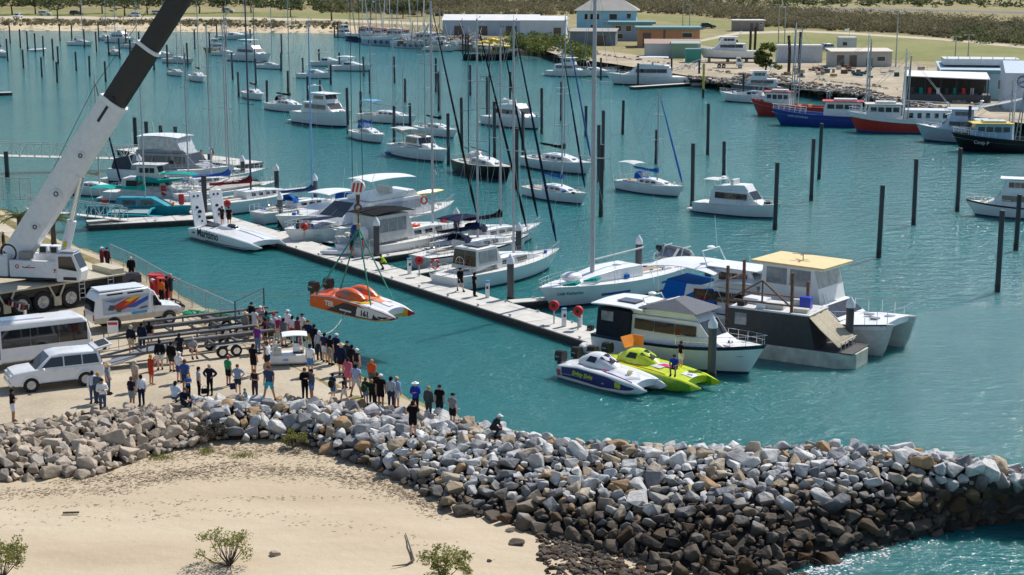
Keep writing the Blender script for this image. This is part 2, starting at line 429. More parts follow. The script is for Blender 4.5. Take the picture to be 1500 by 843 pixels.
# ------------------------------------------------------------------ rocks
def rock_material(name, stops, wet):
    m = bpy.data.materials.new(name); m.use_nodes = True
    nt = m.node_tree; b = nt.nodes['Principled BSDF']; N = nt.nodes.new; Lk = nt.links.new
    b.inputs['Roughness'].default_value = .85; b.inputs['Specular IOR Level'].default_value = .3
    g = N('ShaderNodeNewGeometry'); oi = N('ShaderNodeObjectInfo')
    ad = N('ShaderNodeMath'); ad.operation = 'ADD'; Lk(g.outputs['Random Per Island'], ad.inputs[0]); Lk(oi.outputs['Random'], ad.inputs[1])
    fr = N('ShaderNodeMath'); fr.operation = 'FRACT'; Lk(ad.outputs[0], fr.inputs[0])
    r = ramp(N, stops); r.color_ramp.interpolation = 'CONSTANT'; Lk(fr.outputs[0], r.inputs[0])
    nz = N('ShaderNodeTexNoise'); nz.inputs['Scale'].default_value = 2.2; nz.inputs['Detail'].default_value = 8; nz.inputs['Roughness'].default_value = .7
    Lk(g.outputs['Position'], nz.inputs['Vector'])
    mr = N('ShaderNodeMapRange'); mr.inputs[1].default_value = .25; mr.inputs[2].default_value = .75; mr.inputs[3].default_value = .62; mr.inputs[4].default_value = 1.3
    Lk(nz.outputs['Fac'], mr.inputs[0])
    vm = N('ShaderNodeVectorMath'); vm.operation = 'SCALE'; Lk(r.outputs[0], vm.inputs[0]); Lk(mr.outputs[0], vm.inputs['Scale'])
    out = vm.outputs[0]
    if wet:     # weed and wet below the high-tide mark
        sx = N('ShaderNodeSeparateXYZ'); Lk(g.outputs['Position'], sx.inputs[0])
        n2 = N('ShaderNodeTexNoise'); n2.inputs['Scale'].default_value = .7; n2.inputs['Detail'].default_value = 5; Lk(g.outputs['Position'], n2.inputs['Vector'])
        ma = N('ShaderNodeMath'); ma.operation = 'MULTIPLY_ADD'; ma.inputs[1].default_value = 1.3; Lk(n2.outputs['Fac'], ma.inputs[0])
        xr = N('ShaderNodeMapRange'); xr.inputs[1].default_value = -2; xr.inputs[2].default_value = 9; xr.inputs[4].default_value = .75; Lk(sx.outputs['X'], xr.inputs[0])    # more spray towards the open sea
        zz = N('ShaderNodeMath'); zz.operation = 'SUBTRACT'; Lk(sx.outputs['Z'], zz.inputs[0]); Lk(xr.outputs[0], zz.inputs[1]); Lk(zz.outputs[0], ma.inputs[2])
        r2 = N('ShaderNodeMapRange'); r2.inputs[1].default_value = 1.95; r2.inputs[2].default_value = 2.65
        rv_ = N('ShaderNodeMath'); rv_.operation = 'MULTIPLY_ADD'; rv_.inputs[1].default_value = .75; Lk(fr.outputs[0], rv_.inputs[0]); Lk(ma.outputs[0], rv_.inputs[2]); Lk(rv_.outputs[0], r2.inputs[0])
        mx = N('ShaderNodeMix'); mx.data_type = 'RGBA'; mx.blend_type = 'MULTIPLY'; mx.inputs[0].default_value = 1
        r3 = ramp(N, [(0, (.2, .16, .125)), (1, (1, 1, 1))]); Lk(r2.outputs[0], r3.inputs[0])
        Lk(out, mx.inputs[6]); Lk(r3.outputs[0], mx.inputs[7]); out = mx.outputs[2]
    Lk(out, b.inputs['Base Color'])
    n3 = N('ShaderNodeTexNoise'); n3.inputs['Scale'].default_value = 6; n3.inputs['Detail'].default_value = 8; Lk(g.outputs['Position'], n3.inputs['Vector'])
    bp = N('ShaderNodeBump'); bp.inputs['Strength'].default_value = .7; bp.inputs['Distance'].default_value = .08
    Lk(n3.outputs['Fac'], bp.inputs['Height']); Lk(bp.outputs[0], b.inputs['Normal'])
    return m
GREY = [(0, (.48, .48, .48)), (.18, (.58, .57, .55)), (.32, (.3, .3, .305)), (.43, (.46, .39, .3)), (.54, (.63, .62, .59)), (.64, (.36, .285, .2)), (.73, (.19, .19, .195)), (.83, (.5, .49, .47)), (.93, (.36, .235, .13))]
TAN = [(0, (.42, .345, .265)), (.25, (.48, .4, .31)), (.5, (.32, .265, .2)), (.65, (.46, .385, .3)), (.8, (.34, .31, .275)), (.92, (.27, .235, .2))]
M_ROCKG = rock_material('breakwater_stone', GREY, True)
M_ROCKT = rock_material('sandstone', TAN, False)
def rock_verts(r):
    pts = []
    d = (r.uniform(.8, 1.25), r.uniform(.65, 1.0), r.uniform(.5, .85))
    for _ in range(r.randint(12, 17)):
        v = Vector((r.uniform(-1, 1), r.uniform(-1, 1), r.uniform(-1, 1)))
        v /= max(abs(v.x), abs(v.y), abs(v.z)); n = v.normalized(); v = lerp(n, v, r.uniform(.25, .65))
        v *= r.uniform(.85, 1.05)
        pts.append(Vector((v.x * d[0], v.y * d[1], v.z * d[2])) * .5)
    bm = bmesh.new()
    for p in pts: bm.verts.new(p)
    bmesh.ops.convex_hull(bm, input=bm.verts)
    bmesh.ops.dissolve_limit(bm, angle_limit=rad(14), verts=bm.verts, edges=bm.edges)
    bmesh.ops.bevel(bm, geom=list(bm.edges), offset=.035, segments=1, affect='EDGES', clamp_overlap=True)
    loose = [v for v in bm.verts if not v.link_faces]
    for v in loose: bm.verts.remove(v)
    bm.verts.index_update()
    out = ([v.co.copy() for v in bm.verts], [tuple(v.index for v in f.verts) for f in bm.faces])
    bm.free(); return out
ROCKS = [rock_verts(random.Random(100 + i)) for i in range(22)]
def rock_group(name, label, cat, top, bot, mt, n_try, rmin, rmax, back=None, seed=5, bulge=.35):
    """A sloping wall of loose stone between a crest line and a foot line; the 300 largest stones are parts."""
    r = random.Random(seed)
    T = [P(*t) for t in top]; B = [P(*b) for b in bot]
    def line(L, s):
        s = s * (len(L) - 1); i = min(int(s), len(L) - 2); return lerp(L[i], L[i + 1], s - i)
    cl = [0.0]
    for a, b in zip(T, T[1:]): cl.append(cl[-1] + (b - a).length)
    def at(s, t):
        a, b = line(T, s), line(B, s)
        if t < 0 and back:
            k = -t; return a + Vector((.25, .97, 0)) * back * k + Vector((0, 0, -(a.z + .5) * max(0, k - .35) / .65))
        p = lerp(a, b, t); p.z += bulge * math.sin(math.pi * min(max(t, 0), 1)); return p
    root = empty(name, tuple((T[0] + T[-1]) / 2 * Vector((1, 1, 0)) if False else Vector(((T[0].x + T[-1].x) / 2, (T[0].y + T[-1].y) / 2, 0))), label=label, cat=cat)
    off = Vector(root.location)
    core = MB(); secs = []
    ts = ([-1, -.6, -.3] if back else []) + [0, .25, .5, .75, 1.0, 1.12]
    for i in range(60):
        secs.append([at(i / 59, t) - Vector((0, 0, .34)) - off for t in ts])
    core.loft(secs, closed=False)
    core.build('core', mat('shadowed_rubble', (.05, .045, .04), .95, var=.4), root, smooth=0)  # near-black colour paints the shade seen in gaps between the stones
    placed = []; cell = {}
    Ltot = cl[-1]
    for k in range(n_try):
        q = k / n_try
        big = lerp(rmax, rmin, q ** .19)
        rr = big * r.uniform(.8, 1.1)
        s = r.random() if k % 6 or not back else r.uniform(.88, 1); t = r.uniform(-1 if back else -.04, 1.06)
        if back and t < -.35 and r.random() < .3: continue
        p = at(s, t)
        gx, gy = int(p.x // 1), int(p.y // 1); ok = True
        for ax in (-2, -1, 0, 1, 2):
            for ay in (-2, -1, 0, 1, 2):
                for (pp, pr) in cell.get((gx + ax, gy + ay), ()):
                    dz = (pp - p); dz.z *= .8
                    if dz.length < (pr + rr) * .66: ok = False; break
                if not ok: break
            if not ok: break
        if not ok: continue
        cell.setdefault((gx, gy), []).append((p, rr)); placed.append((rr, s, t, p))
    # the largest in view first: front side stones by size
    placed.sort(key=lambda a: -(a[0] if a[2] > -.12 else a[0] * .1))
    meshes = []
    for vs, fs_ in ROCKS:
        me = bpy.data.meshes.new('rock'); me.from_pydata([tuple(v) for v in vs], [], fs_); me.materials.append(mt); me.update(); meshes.append(me)
    rest = MB()
    for i, (rr, s, t, p) in enumerate(placed):
        k = r.randrange(len(ROCKS)); e = (r.uniform(-.5, .5), r.uniform(-.5, .5), r.uniform(0, 6.28)); sc = 2 * rr * 1.12
        loc = p - off + Vector((0, 0, rr * .05))
        if i < 298:
            o = bpy.data.objects.new('rock', meshes[k]); COL.objects.link(o); o.parent = root
            o.location = loc; o.rotation_euler = e; o.scale = (sc, sc, sc * r.uniform(.85, 1.1))
        else:
            Mx = Matrix.Rotation(e[2], 3, 'Z') @ Matrix.Rotation(e[1], 3, 'Y') @ Matrix.Rotation(e[0], 3, 'X') * sc
            rest.add([loc + Mx @ v for v in ROCKS[k][0]], ROCKS[k][1])
    if rest.v:
        o = rest.build('small_rock', mt, root, smooth=0); o['kind'] = 'stuff'
    return root, at
BW_TOP = [(265, 594, 2.25), (400, 594, 2.3), (520, 606, 2.3), (620, 614, 2.4), (730, 643, 2.4), (830, 661, 2.6), (940, 667, 2.75), (1050, 668, 2.85), (1160, 668, 2.95), (1270, 666, 3.0), (1390, 678, 2.85), (1480, 698, 2.4), (1600, 720, 2.2)]
BW_BOT = [(285, 640, 1.35), (430, 640, 1.3), (560, 685, 1.15), (655, 735, .9), (750, 765, .65), (850, 800, .4), (930, 838, .12), (1010, 862, -.05), (1110, 870, -.3), (1215, 838, -.4), (1340, 802, -.4), (1440, 778, -.4), (1600, 745, -.4)]
bw, bw_at = rock_group('rock_breakwater', 'long breakwater of loose grey and tan boulders curving right into the sea', 'breakwater', BW_TOP, BW_BOT, M_ROCKG, 26000, .09, .72, back=3.6, seed=8)
RV_TOP = [(-90, 648, 2.2), (0, 630, 2.2), (70, 616, 2.2), (130, 606, 2.25), (200, 600, 2.3), (285, 596, 2.3)]
RV_BOT = [(-90, 715, 1.05), (0, 700, 1.1), (70, 692, 1.1), (130, 690, 1.1), (215, 662, 1.25), (300, 642, 1.35)]
rv, rv_at = rock_group('rock_revetment', 'bank of tan sandstone blocks below the parked white four wheel drive', 'rock wall', RV_TOP, RV_BOT, M_ROCKT, 8000, .1, .66, seed=21, bulge=.25)
# stones lying loose at the foot of the breakwater
def beach_stone(u, v, size, k, label, mt=M_ROCKG, flat=.7):
    p = P(u, v, .4); p = P(u, v, beach_z(p.x, p.y)); vs, fs_ = ROCKS[k]
    s = MB(); s.add([x * size for x in vs], fs_)
    o = s.build('stone', mt, smooth=0, loc=p + Vector((0, 0, size * .12)), rz=k * 1.3); o.scale.z = flat
    return tag(o, label, 'stone', 'stones lying loose on the sand')
beach_stone(404, 813, .5, 3, 'single brown stone lying on the bare sand right of the thin shrub', M_ROCKT)
beach_stone(679, 752, .95, 5, 'flat dark slab on the sand just off the breakwater foot')
beach_stone(640, 720, .6, 9, 'small dark stone at the breakwater foot beside the two large boulders')
beach_stone(757, 797, .75, 12, 'long dark stone lying alone on sand above the right shrub', flat=.4)
beach_stone(717, 822, .28, 2, 'tiny dark pebble on the sand right of the round shrub')
beach_stone(748, 778, .5, 7, 'rusty brown stone where sand meets the dark rubble', M_ROCKT)
st = MB()
for k in range(2600):
    s = rng.uniform(.36, .8); t = 1.0 + abs(rng.gauss(0, .42)); p = bw_at(s, t)
    if t > 2.3 : continue
    z = beach_z(p.x, p.y)
    if z < -.25: continue
    vs, fs_ = ROCKS[rng.randrange(22)]; sc = rng.choice((.1, .14, .18, .25, .36, .5)); rz = Matrix.Rotation(rng.uniform(0, 6), 3, 'Z')
    st.add([Vector((p.x, p.y, z)) + rz @ v * sc for v in vs], fs_)
tag(st.build('cobbles', M_ROCKG, smooth=0), 'small brown cobbles scattered at the foot of the breakwater', 'cobbles', kind='stuff')
# dry seaweed and twigs washed up in lines on the sand
wr = MB()
LINES = [((-60, 722), (160, 716), (330, 680), (560, 700), (650, 745), .55, 900), ((-60, 745), (150, 735), (380, 725), (600, 722), (640, 740), .3, 130), ((-60, 765), (180, 752), (330, 742), (500, 760), (700, 800), .5, 90), ((150, 672), (250, 668), (370, 660), (470, 662), (570, 690), .9, 1200), ((80, 705), (200, 695), (330, 690), (470, 690), (600, 720), .7, 900)]
for L in LINES:
    for k in range(int(L[6] * 1.9)):
        s = rng.random() * 4; i = min(int(s), 3); q = s - i
        u = lerp(L[i][0], L[i + 1][0], q); v = lerp(L[i][1], L[i + 1][1], q)
        p = P(u, v, 1.0); p.y += rng.gauss(0, L[5] * .8); p.x += rng.gauss(0, .3); z = beach_z(p.x, p.y)
        a = rng.uniform(-.7, .7); ln = rng.uniform(.04, .2); c = Vector((math.cos(a), math.sin(a), 0))
        q0 = Vector((p.x, p.y, z + .01)) - c * ln / 2; q1 = q0 + c * ln + Vector((0, 0, rng.uniform(0, .04)))
        wr.bar(q0, q1, rng.uniform(.006, .02), .01, mi=rng.randrange(3))
tag(wr.build('dry_seaweed', [mat('weed_brown', (.2, .145, .09), .95), mat('weed_pale', (.34, .27, .18), .95), mat('weed_dark', (.13, .095, .06), .95)], smooth=0), 'brown dry seaweed and twigs strewn in lines over the sand', 'seaweed', kind='stuff')
# foam where the swell meets the stones
fo = MB()
for k in range(330):
    s = .7 + abs(rng.gauss(0, .07)); p = bw_at(min(s, .95), 1.0); p.y -= abs(rng.gauss(.0, .55)); p.x += rng.gauss(0, .4)
    n = rng.randint(5, 8); rr = rng.uniform(.012, .05); ph = rng.uniform(0, 6); 
    pl = [(p.x + rr * rng.uniform(.5, 1.4) * math.cos(ph + 6.283 * i / n) * 1.8, p.y + rr * rng.uniform(.5, 1.2) * math.sin(ph + 6.283 * i / n)) for i in range(n)]
    fo.prism(pl, .0, rng.uniform(.008, .02), top=.6)
tag(fo.build('sea_foam', mat('foam', (.8, .82, .82), .9, var=.1), smooth=60), 'white foam where the swell breaks on the breakwater foot', 'foam', kind='stuff')
# ------------------------------------------------------------------ boats (local frame: bow along +x, waterline z = 0)
brng = random.Random(5)
M_ANTI = mat('antifouling', (.03, .045, .085), .7, var=.3)
M_BOOT = mat('boot_stripe', (.04, .06, .12), .5)
class Boat:
    def __init__(s, name, label, cat, u, v, hd, L, B, fb, fst, group=None, z=0.0, rot=None, stern=.82, peak=.42, p=2.3, draft=.35, rake=.08, trake=.0, flare=.82):
        c = P(u, v, z) if not isinstance(u, Vector) else u
        s.root = empty(name, c, hd, label, cat, group, rot=rot)
        s.L, s.B, s.fb, s.fst = L, B, fb, fst
        s.stern, s.peak, s.p, s.draft, s.rake, s.trake, s.flare = stern, peak, p, draft, rake * L, trake, flare
    def hb(s, t):
        if t < s.peak:
            q = 1 - t / s.peak; f = 1 - (1 - s.stern) * q * q
        else: f = 1 - ((t - s.peak) / (1 - s.peak)) ** s.p
        return max(s.B / 2 * f, .015)
    def zs(s, t): return s.fst + (s.fb - s.fst) * t ** 2.2
    def x(s, t, h=1.0): return -s.L / 2 + s.L * t - s.rake * t ** 5 * (1 - h) + s.trake * (1 - t) ** 6 * h
    def sheer(s, t, k=1.0, dz=0.0): return Vector((s.x(t), s.hb(t) * k, s.zs(t) + dz))
    def tx(s, x): return min(max((x + s.L / 2) / s.L, 0), 1)
    def part(s, mb, name, m, parent=None, **k): return mb.build(name, m, parent or s.root, **k)
    def hull(s, side=M_WHITE, stripe=None, anti=M_ANTI, boot=M_BOOT, deck=M_DECK, drop=.05, n=16, hs=(.1, .55, .88)):
        mb = MB(); secs = []
        for i in range(n + 1):
            t = i / n; hb = s.hb(t); z = s.zs(t); hw = hb * lerp(s.flare, .3, t ** 3) if t < 1 else hb
            half = [(0, -s.draft * (1 - t ** 4)), (hw * .78, -s.draft * .5 * (1 - t ** 4)), (hw, 0)]
            hh = [-.2, -.1, 0]
            for h in hs + (1.0,):
                k = h ** .8; half.append((lerp(hw, hb, k), z * h)); hh.append(h)
            ring = [(s.x(t, h), y, zz) for (y, zz), h in zip(half, hh)]
            secs.append([(a, -b, c) for a, b, c in ring[::-1]] + ring[1:])
        hm = [0, 0, 1, 2, 2, 3]
        mb.loft(secs, closed=False, row_m=hm[::-1] + hm)
        k = len(secs[0]); base = 0
        mb.f.append(tuple(range(k))); mb.m.append(2)
        s.part(mb, 'hull', [anti, boot, side, stripe or side], smooth=50)
        dk = MB(); secs = []
        for i in range(n + 1):
            t = i / n; h = s.hb(t) * .985; z = s.zs(t) - drop; x = s.x(t) - (.03 if i == n else 0)
            secs.append([(x, -h, z), (x, -h * .5, z + .03), (x, 0, z + .05), (x, h * .5, z + .03), (x, h, z)])
        dk.loft(secs, closed=False); s.part(dk, 'deck', deck, smooth=50)
        return s
    def gunwale(s, m, r=.04):
        mb = MB()
        for sg in (-1, 1): mb.tube([s.sheer(i / 14, sg) for i in range(15)], r, 5)
        s.part(mb, 'gunwale', m)
    def rail(s, t0, t1, h, name='bow_rail', m=M_STEEL, r=.018, n=6, close=True, mid=True):
        mb = MB(); pts = []
        for sg in (-1, 1):
            ln = [s.sheer(lerp(t0, t1, i / n), sg * .95, h) for i in range(n + 1)]
            pts.append(ln)
            for i, q in enumerate(ln): mb.tube([q - Vector((0, 0, h)), q], r, 5)
            mb.tube(ln, r, 5)
            if mid: mb.tube([q - Vector((0, 0, h * .5)) for q in ln], r * .6, 4)
        if close:
            a, b = pts[0][-1], pts[1][-1]; mb.tube([a, (a + b) / 2 + Vector((.25 if t1 > .5 else 0, 0, .03)), b], r, 5)
            if t0 < .1: mb.tube([pts[0][0], pts[1][0]], r, 5)
        return s.part(mb, name, m)
    def text(s, txt, size, m, t, h, side=-1, dx=0.0, bold=.0, shear=0.0):
        """lettering along the hull side; side -1 starboard, 1 port"""
        def q(tt): 
            hb = s.hb(tt); hw = hb * lerp(s.flare, .3, tt ** 3); return Vector((s.x(tt, h), side * (lerp(hw, hb, h ** .8) + .012), s.zs(tt) * h))
        a, b = q(t - .06), q(t + .06); d = (b - a).normalized() * (1 if side < 0 else -1)
        nrm = Vector((0, side, 0)); up = Vector((0, side * .12, 1))
        c = q(t) + nrm * .02
        return lettering(txt, size, m, s.root, c, d, up, bold=bold, shear=shear)
class House:
    """A deckhouse or cab: profile in x,z carried across the beam, narrower at the top; panes are put on its sides and slopes."""
    def __init__(s, parent, name, prof, wb, wt, m=M_WHITE, nose=1.0, bevel=.03, roof_m=None):
        s.prof = prof; s.wb, s.wt = wb / 2, wt / 2; s.nose = nose
        zs = [z for x, z in prof]; xs = [x for x, z in prof]
        s.z0, s.z1, s.x0, s.x1 = min(zs), max(zs), min(xs), max(xs)
        mb = MB(); n = len(prof)
        vs = [(x, -s.y(x, z), z) for x, z in prof] + [(x, s.y(x, z), z) for x, z in prof]
        mb.add(vs, [tuple(range(n)), tuple(range(n, 2 * n))[::-1]] + [(i, n + i, n + (i + 1) % n, (i + 1) % n) for i in range(n)])
        s.o = mb.build(name, m, parent, smooth=30, bevel=bevel)
    def y(s, x, z):
        w = lerp(s.wb, s.wt, (z - s.z0) / max(s.z1 - s.z0, 1e-6)); q = (x - s.x0) / max(s.x1 - s.x0, 1e-6)
        return w * lerp(1, s.nose, max(0, q - .4) / .6)
    def side(s, quads, m=M_GLASS, name='window', t=.02, sides=(-1, 1)):
        for q in quads:
            for sg in sides:
                mb = MB(); mb.slab([(x, sg * (s.y(x, z) + .004), z) for x, z in q], (0, sg, 0), t); mb.build(name, m, s.o, smooth=0)
    def panes(s, x0, x1, z0, z1, n, gap=.08, rake0=0.0, rake1=0.0, **k):
        if n < 1: return
        w = (x1 - x0 - gap * (n - 1)) / n; qs = []
        for i in range(n):
            a = x0 + i * (w + gap); r0 = rake0 if i == 0 else 0; r1 = rake1 if i == n - 1 else 0
            qs.append([(a, z0), (a + w, z0), (a + w + r1, z1), (a + r0, z1)])
        s.side(qs, **k)
    def slope(s, i, n, a=.1, b=.9, m=M_GLASS, gap=.05, inset=.06, name='windscreen'):
        (xa, za), (xb, zb) = s.prof[i], s.prof[(i + 1) % len(s.prof)]
        pa = Vector((lerp(xa, xb, a), 0, lerp(za, zb, a))); pb = Vector((lerp(xa, xb, b), 0, lerp(za, zb, b)))
        d = pb - pa; nr = Vector((d.z, 0, -d.x)); 
        if nr.x * ((pa.x) - (s.x0 + s.x1) / 2) < 0: nr = -nr
        nr.normalize()
        ya, yb = s.y(pa.x, pa.z) - inset, s.y(pb.x, pb.z) - inset
        for k in range(n):
            f0, f1 = k / n, (k + 1) / n; g = gap / 2
            mb = MB(); mb.slab([Vector((pa.x, lerp(-ya, ya, f0) + g, pa.z)) + nr * .004, Vector((pa.x, lerp(-ya, ya, f1) - g, pa.z)) + nr * .004, Vector((pb.x, lerp(-yb, yb, f1) - g, pb.z)) + nr * .004, Vector((pb.x, lerp(-yb, yb, f0) + g, pb.z)) + nr * .004], nr, .02)
            mb.build(name, m, s.o, smooth=0)
def canopy(parent, x0, x1, z, w, m, name='bimini', legs=True, sag=.14, th=.04, zleg=None, legm=M_STEEL):
    mb = MB(); secs = []
    for i in range(9):
        q = i / 8; x = lerp(x0, x1, q); dz = -sag * (2 * q - 1) ** 2
        secs.append([(x, -w / 2, z + dz - sag * .6), (x, -w / 4, z + dz), (x, 0, z + dz + .03), (x, w / 4, z + dz), (x, w / 2, z + dz - sag * .6), (x, w / 2, z + dz - sag * .6 - th), (x, 0, z + dz - th), (x, -w / 2, z + dz - sag * .6 - th)])
    mb.loft(secs); o = mb.build(name, m, parent, smooth=60)
    if legs:
        zl = zleg if zleg is not None else z - 1.7
        for sg in (-1, 1):
            xm = (x0 + x1) / 2
            for x in (x0 + .1, x1 - .1):
                f = MB(); f.tube([(lerp(x, xm, .4), sg * w * .46, zl), (x, sg * w * .47, z - sag * 1.5)], .018, 5); f.build('leg', legm, o)
    return o
def dodger(parent, x, z, w, ln, h, m):
    mb = MB(); secs = []
    for i in range(7):
        a = math.pi * i / 6; 
        secs.append([(x + ln, math.cos(a) * w * .42, z + math.sin(a) * h * .25), (x + ln * .45, math.cos(a) * w * .5, z + .05 + math.sin(a) ** .6 * h * .95), (x, math.cos(a) * w * .5, z + .05 + math.sin(a) ** .6 * h)])
    mb.loft(secs, closed=False); o = mb.build('dodger', m, parent, smooth=60)
    wn_ = MB()
    for k in (-1, 0, 1):
        y0, y1 = k * w * .27 - w * .11, k * w * .27 + w * .11; zz = h * .34
        wn_.slab([(x + ln * .9, y0, z + zz), (x + ln * .9, y1, z + zz), (x + ln * .58, y1 * .95, z + h * .85), (x + ln * .58, y0 * .95, z + h * .85)], (1, 0, .6), .02)
    wn_.build('window', M_GLASS_L, o, smooth=0)
def outboard(parent, x, y, z, k=1.0, m=M_BLACK, tilt=0.0, name='outboard_motor'):
    mb = MB()
    mb.loft([[(x - .42 * k + dx * k, y + yy * k, z + zz * k + dx * .1) for yy, zz in ((-.2, .35), (-.24, .62), (-.17, .86), (0, .92), (.17, .86), (.24, .62), (.2, .35), (0, .3))] for dx in (0, .08, .4, .52)])
    mb.loft([[(x - .3 * k + a * k, y + b * k, z + c * k) for a, b in ((-.09, -.06), (.12, -.05), (.12, .05), (-.09, .06))] for c in (.34, -.25, -.5)])
    mb.box((x - .28 * k, y, z - .2 * k), (.45 * k, .26 * k, .03))
    o = mb.build(name, m, parent, bevel=.02)
    d = MB(); d.box((x - .22 * k, y, z + .62 * k), (.3 * k, .49 * k, .05 * k)); d.build('cowl_stripe', M_GALV, o)
    br = MB(); br.box((x + .02, y, z + .2 * k), (.16, .22 * k, .45 * k)); br.build('bracket', M_GALV, o)
    return o
def rigging(b, mx, base, mh, m=M_SPAR, spreaders=(.45, .7), r=.085, stays=True, furl=None, fore=.5, aft=-.5, tag_m=None, topfit=True, wire=.011):
    mb = MB(); mb.tube([(mx, 0, base), (mx, 0, base + mh * .6), (mx, 0, base + mh)], [r, r * .95, r * .7], 8)
    mast = b.part(mb, 'mast', m)
    for f in spreaders:
        sp = MB(); w = b.B * .3 * (1.15 - f * .3)
        sp.tube([(mx - .15, -w, base + mh * f + .06), (mx, 0, base + mh * f), (mx - .15, w, base + mh * f + .06)], .035, 6); sp.build('spreader', m, mast)
    if topfit:
        tp = MB(); tp.tube([(mx, 0, base + mh), (mx, 0, base + mh + .45)], .012, 4); tp.tube([(mx, 0, base + mh + .05), (mx + .35, 0, base + mh + .12)], .012, 4); tp.ell((mx + .35, 0, base + mh + .16), .05, 6, 4)
        tp.build('masthead_instrument', M_BLACK, mast)
    top = Vector((mx, 0, base + mh - .1)); bow = Vector((b.L * fore - .25, 0, b.zs(1) + .05))
    if stays:
        w = MB(); w.tube([top, (b.L * aft + .1, 0, b.zs(0) + .1)], wire, 4); w.build('backstay', M_WIRE, b.root)
        for sg in (-1, 1):
            t = b.tx(mx - .2); e = b.sheer(t, sg * .93); w = MB()
            pts = [e]
            for f in spreaders: pts.append(Vector((mx - .15, sg * b.B * .3 * (1.15 - f * .3), base + mh * f + .06)))
            w.tube(pts + [top], wire, 4); w.tube([b.sheer(b.tx(mx - .6), sg * .93), Vector((mx, 0, base + mh * spreaders[0] if spreaders else base + mh * .5))], wire, 4)
            w.build('shroud', M_WIRE, b.root)
        w = MB(); w.tube([top, bow], wire, 4); w.build('forestay', M_WIRE, b.root)
    if furl:
        w = MB(); d = top - bow
        w.tube([bow + d * .03, bow + d * .1, bow + d * .55, bow + d * .95], [.05, .12, .09, .035], 7)
        w.build('furled_headsail', furl, b.root)
    return mast
def boom(b, mx, z, ln, m=M_SPAR, cover=None, rise=.25, direction=-1, fat=.22):
    e = (mx + direction * ln, 0, z + rise)
    mb = MB(); mb.tube([(mx, 0, z), e], .065, 6); o = b.part(mb, 'boom', m)
    if cover:
        c = MB(); secs = []
        for i in range(9):
            q = i / 8; x = lerp(mx + .18 * -direction, e[0], q); zz = lerp(z, z + rise, q); h = lerp(fat * 2.6, fat, min(1, q * 4) ** .5) * (1 - .45 * q); ww = fat * (1 - .5 * q) * (.75 + .25 * math.sin(i * 2.1))
            secs.append([(x, -ww * .6, zz + .02), (x, -ww * .75, zz + h * .35), (x, 0, zz + h), (x, ww * .75, zz + h * .35), (x, ww * .6, zz + .02), (x, 0, zz - .1)])
        c.loft(secs); c.build('sail_cover', cover, o, smooth=60)
    return o
def deck_gear(b, n, x0, x1, z, w, seed, ms=None, size=(.12, .4)):
    """winches, coils, boxes and hatches on deck, each a part"""
    r = random.Random(seed); ms = ms or [M_WHITE, M_STEEL, M_ROPE, M_BLACK, M_OFFW, M_BLUEC]
    for i in range(n):
        x, y = r.uniform(x0, x1), r.uniform(-w / 2, w / 2); k = r.randrange(4); sz = r.uniform(*size); m = ms[r.randrange(len(ms))]; q = MB()
        if k == 0: q.tube([(x, y, z), (x, y, z + sz * .7), (x, y, z + sz)], [sz * .45, sz * .3, sz * .42], 8); nm = 'winch'
        elif k == 1: q.box((x, y, z + sz * .4), (sz * 1.6, sz, sz * .8), rz=r.uniform(0, 3)); nm = 'locker'
        elif k == 2: q.torus((x, y, z + .05), sz * .5, sz * .16, 'z', 10, 5); nm = 'rope_coil'
        else: q.box((x, y, z + .04), (sz * 1.5, sz * 1.5, .08)); nm = 'hatch'
        b.part(q, nm, m, bevel=.01 if k in (1, 3) else 0)
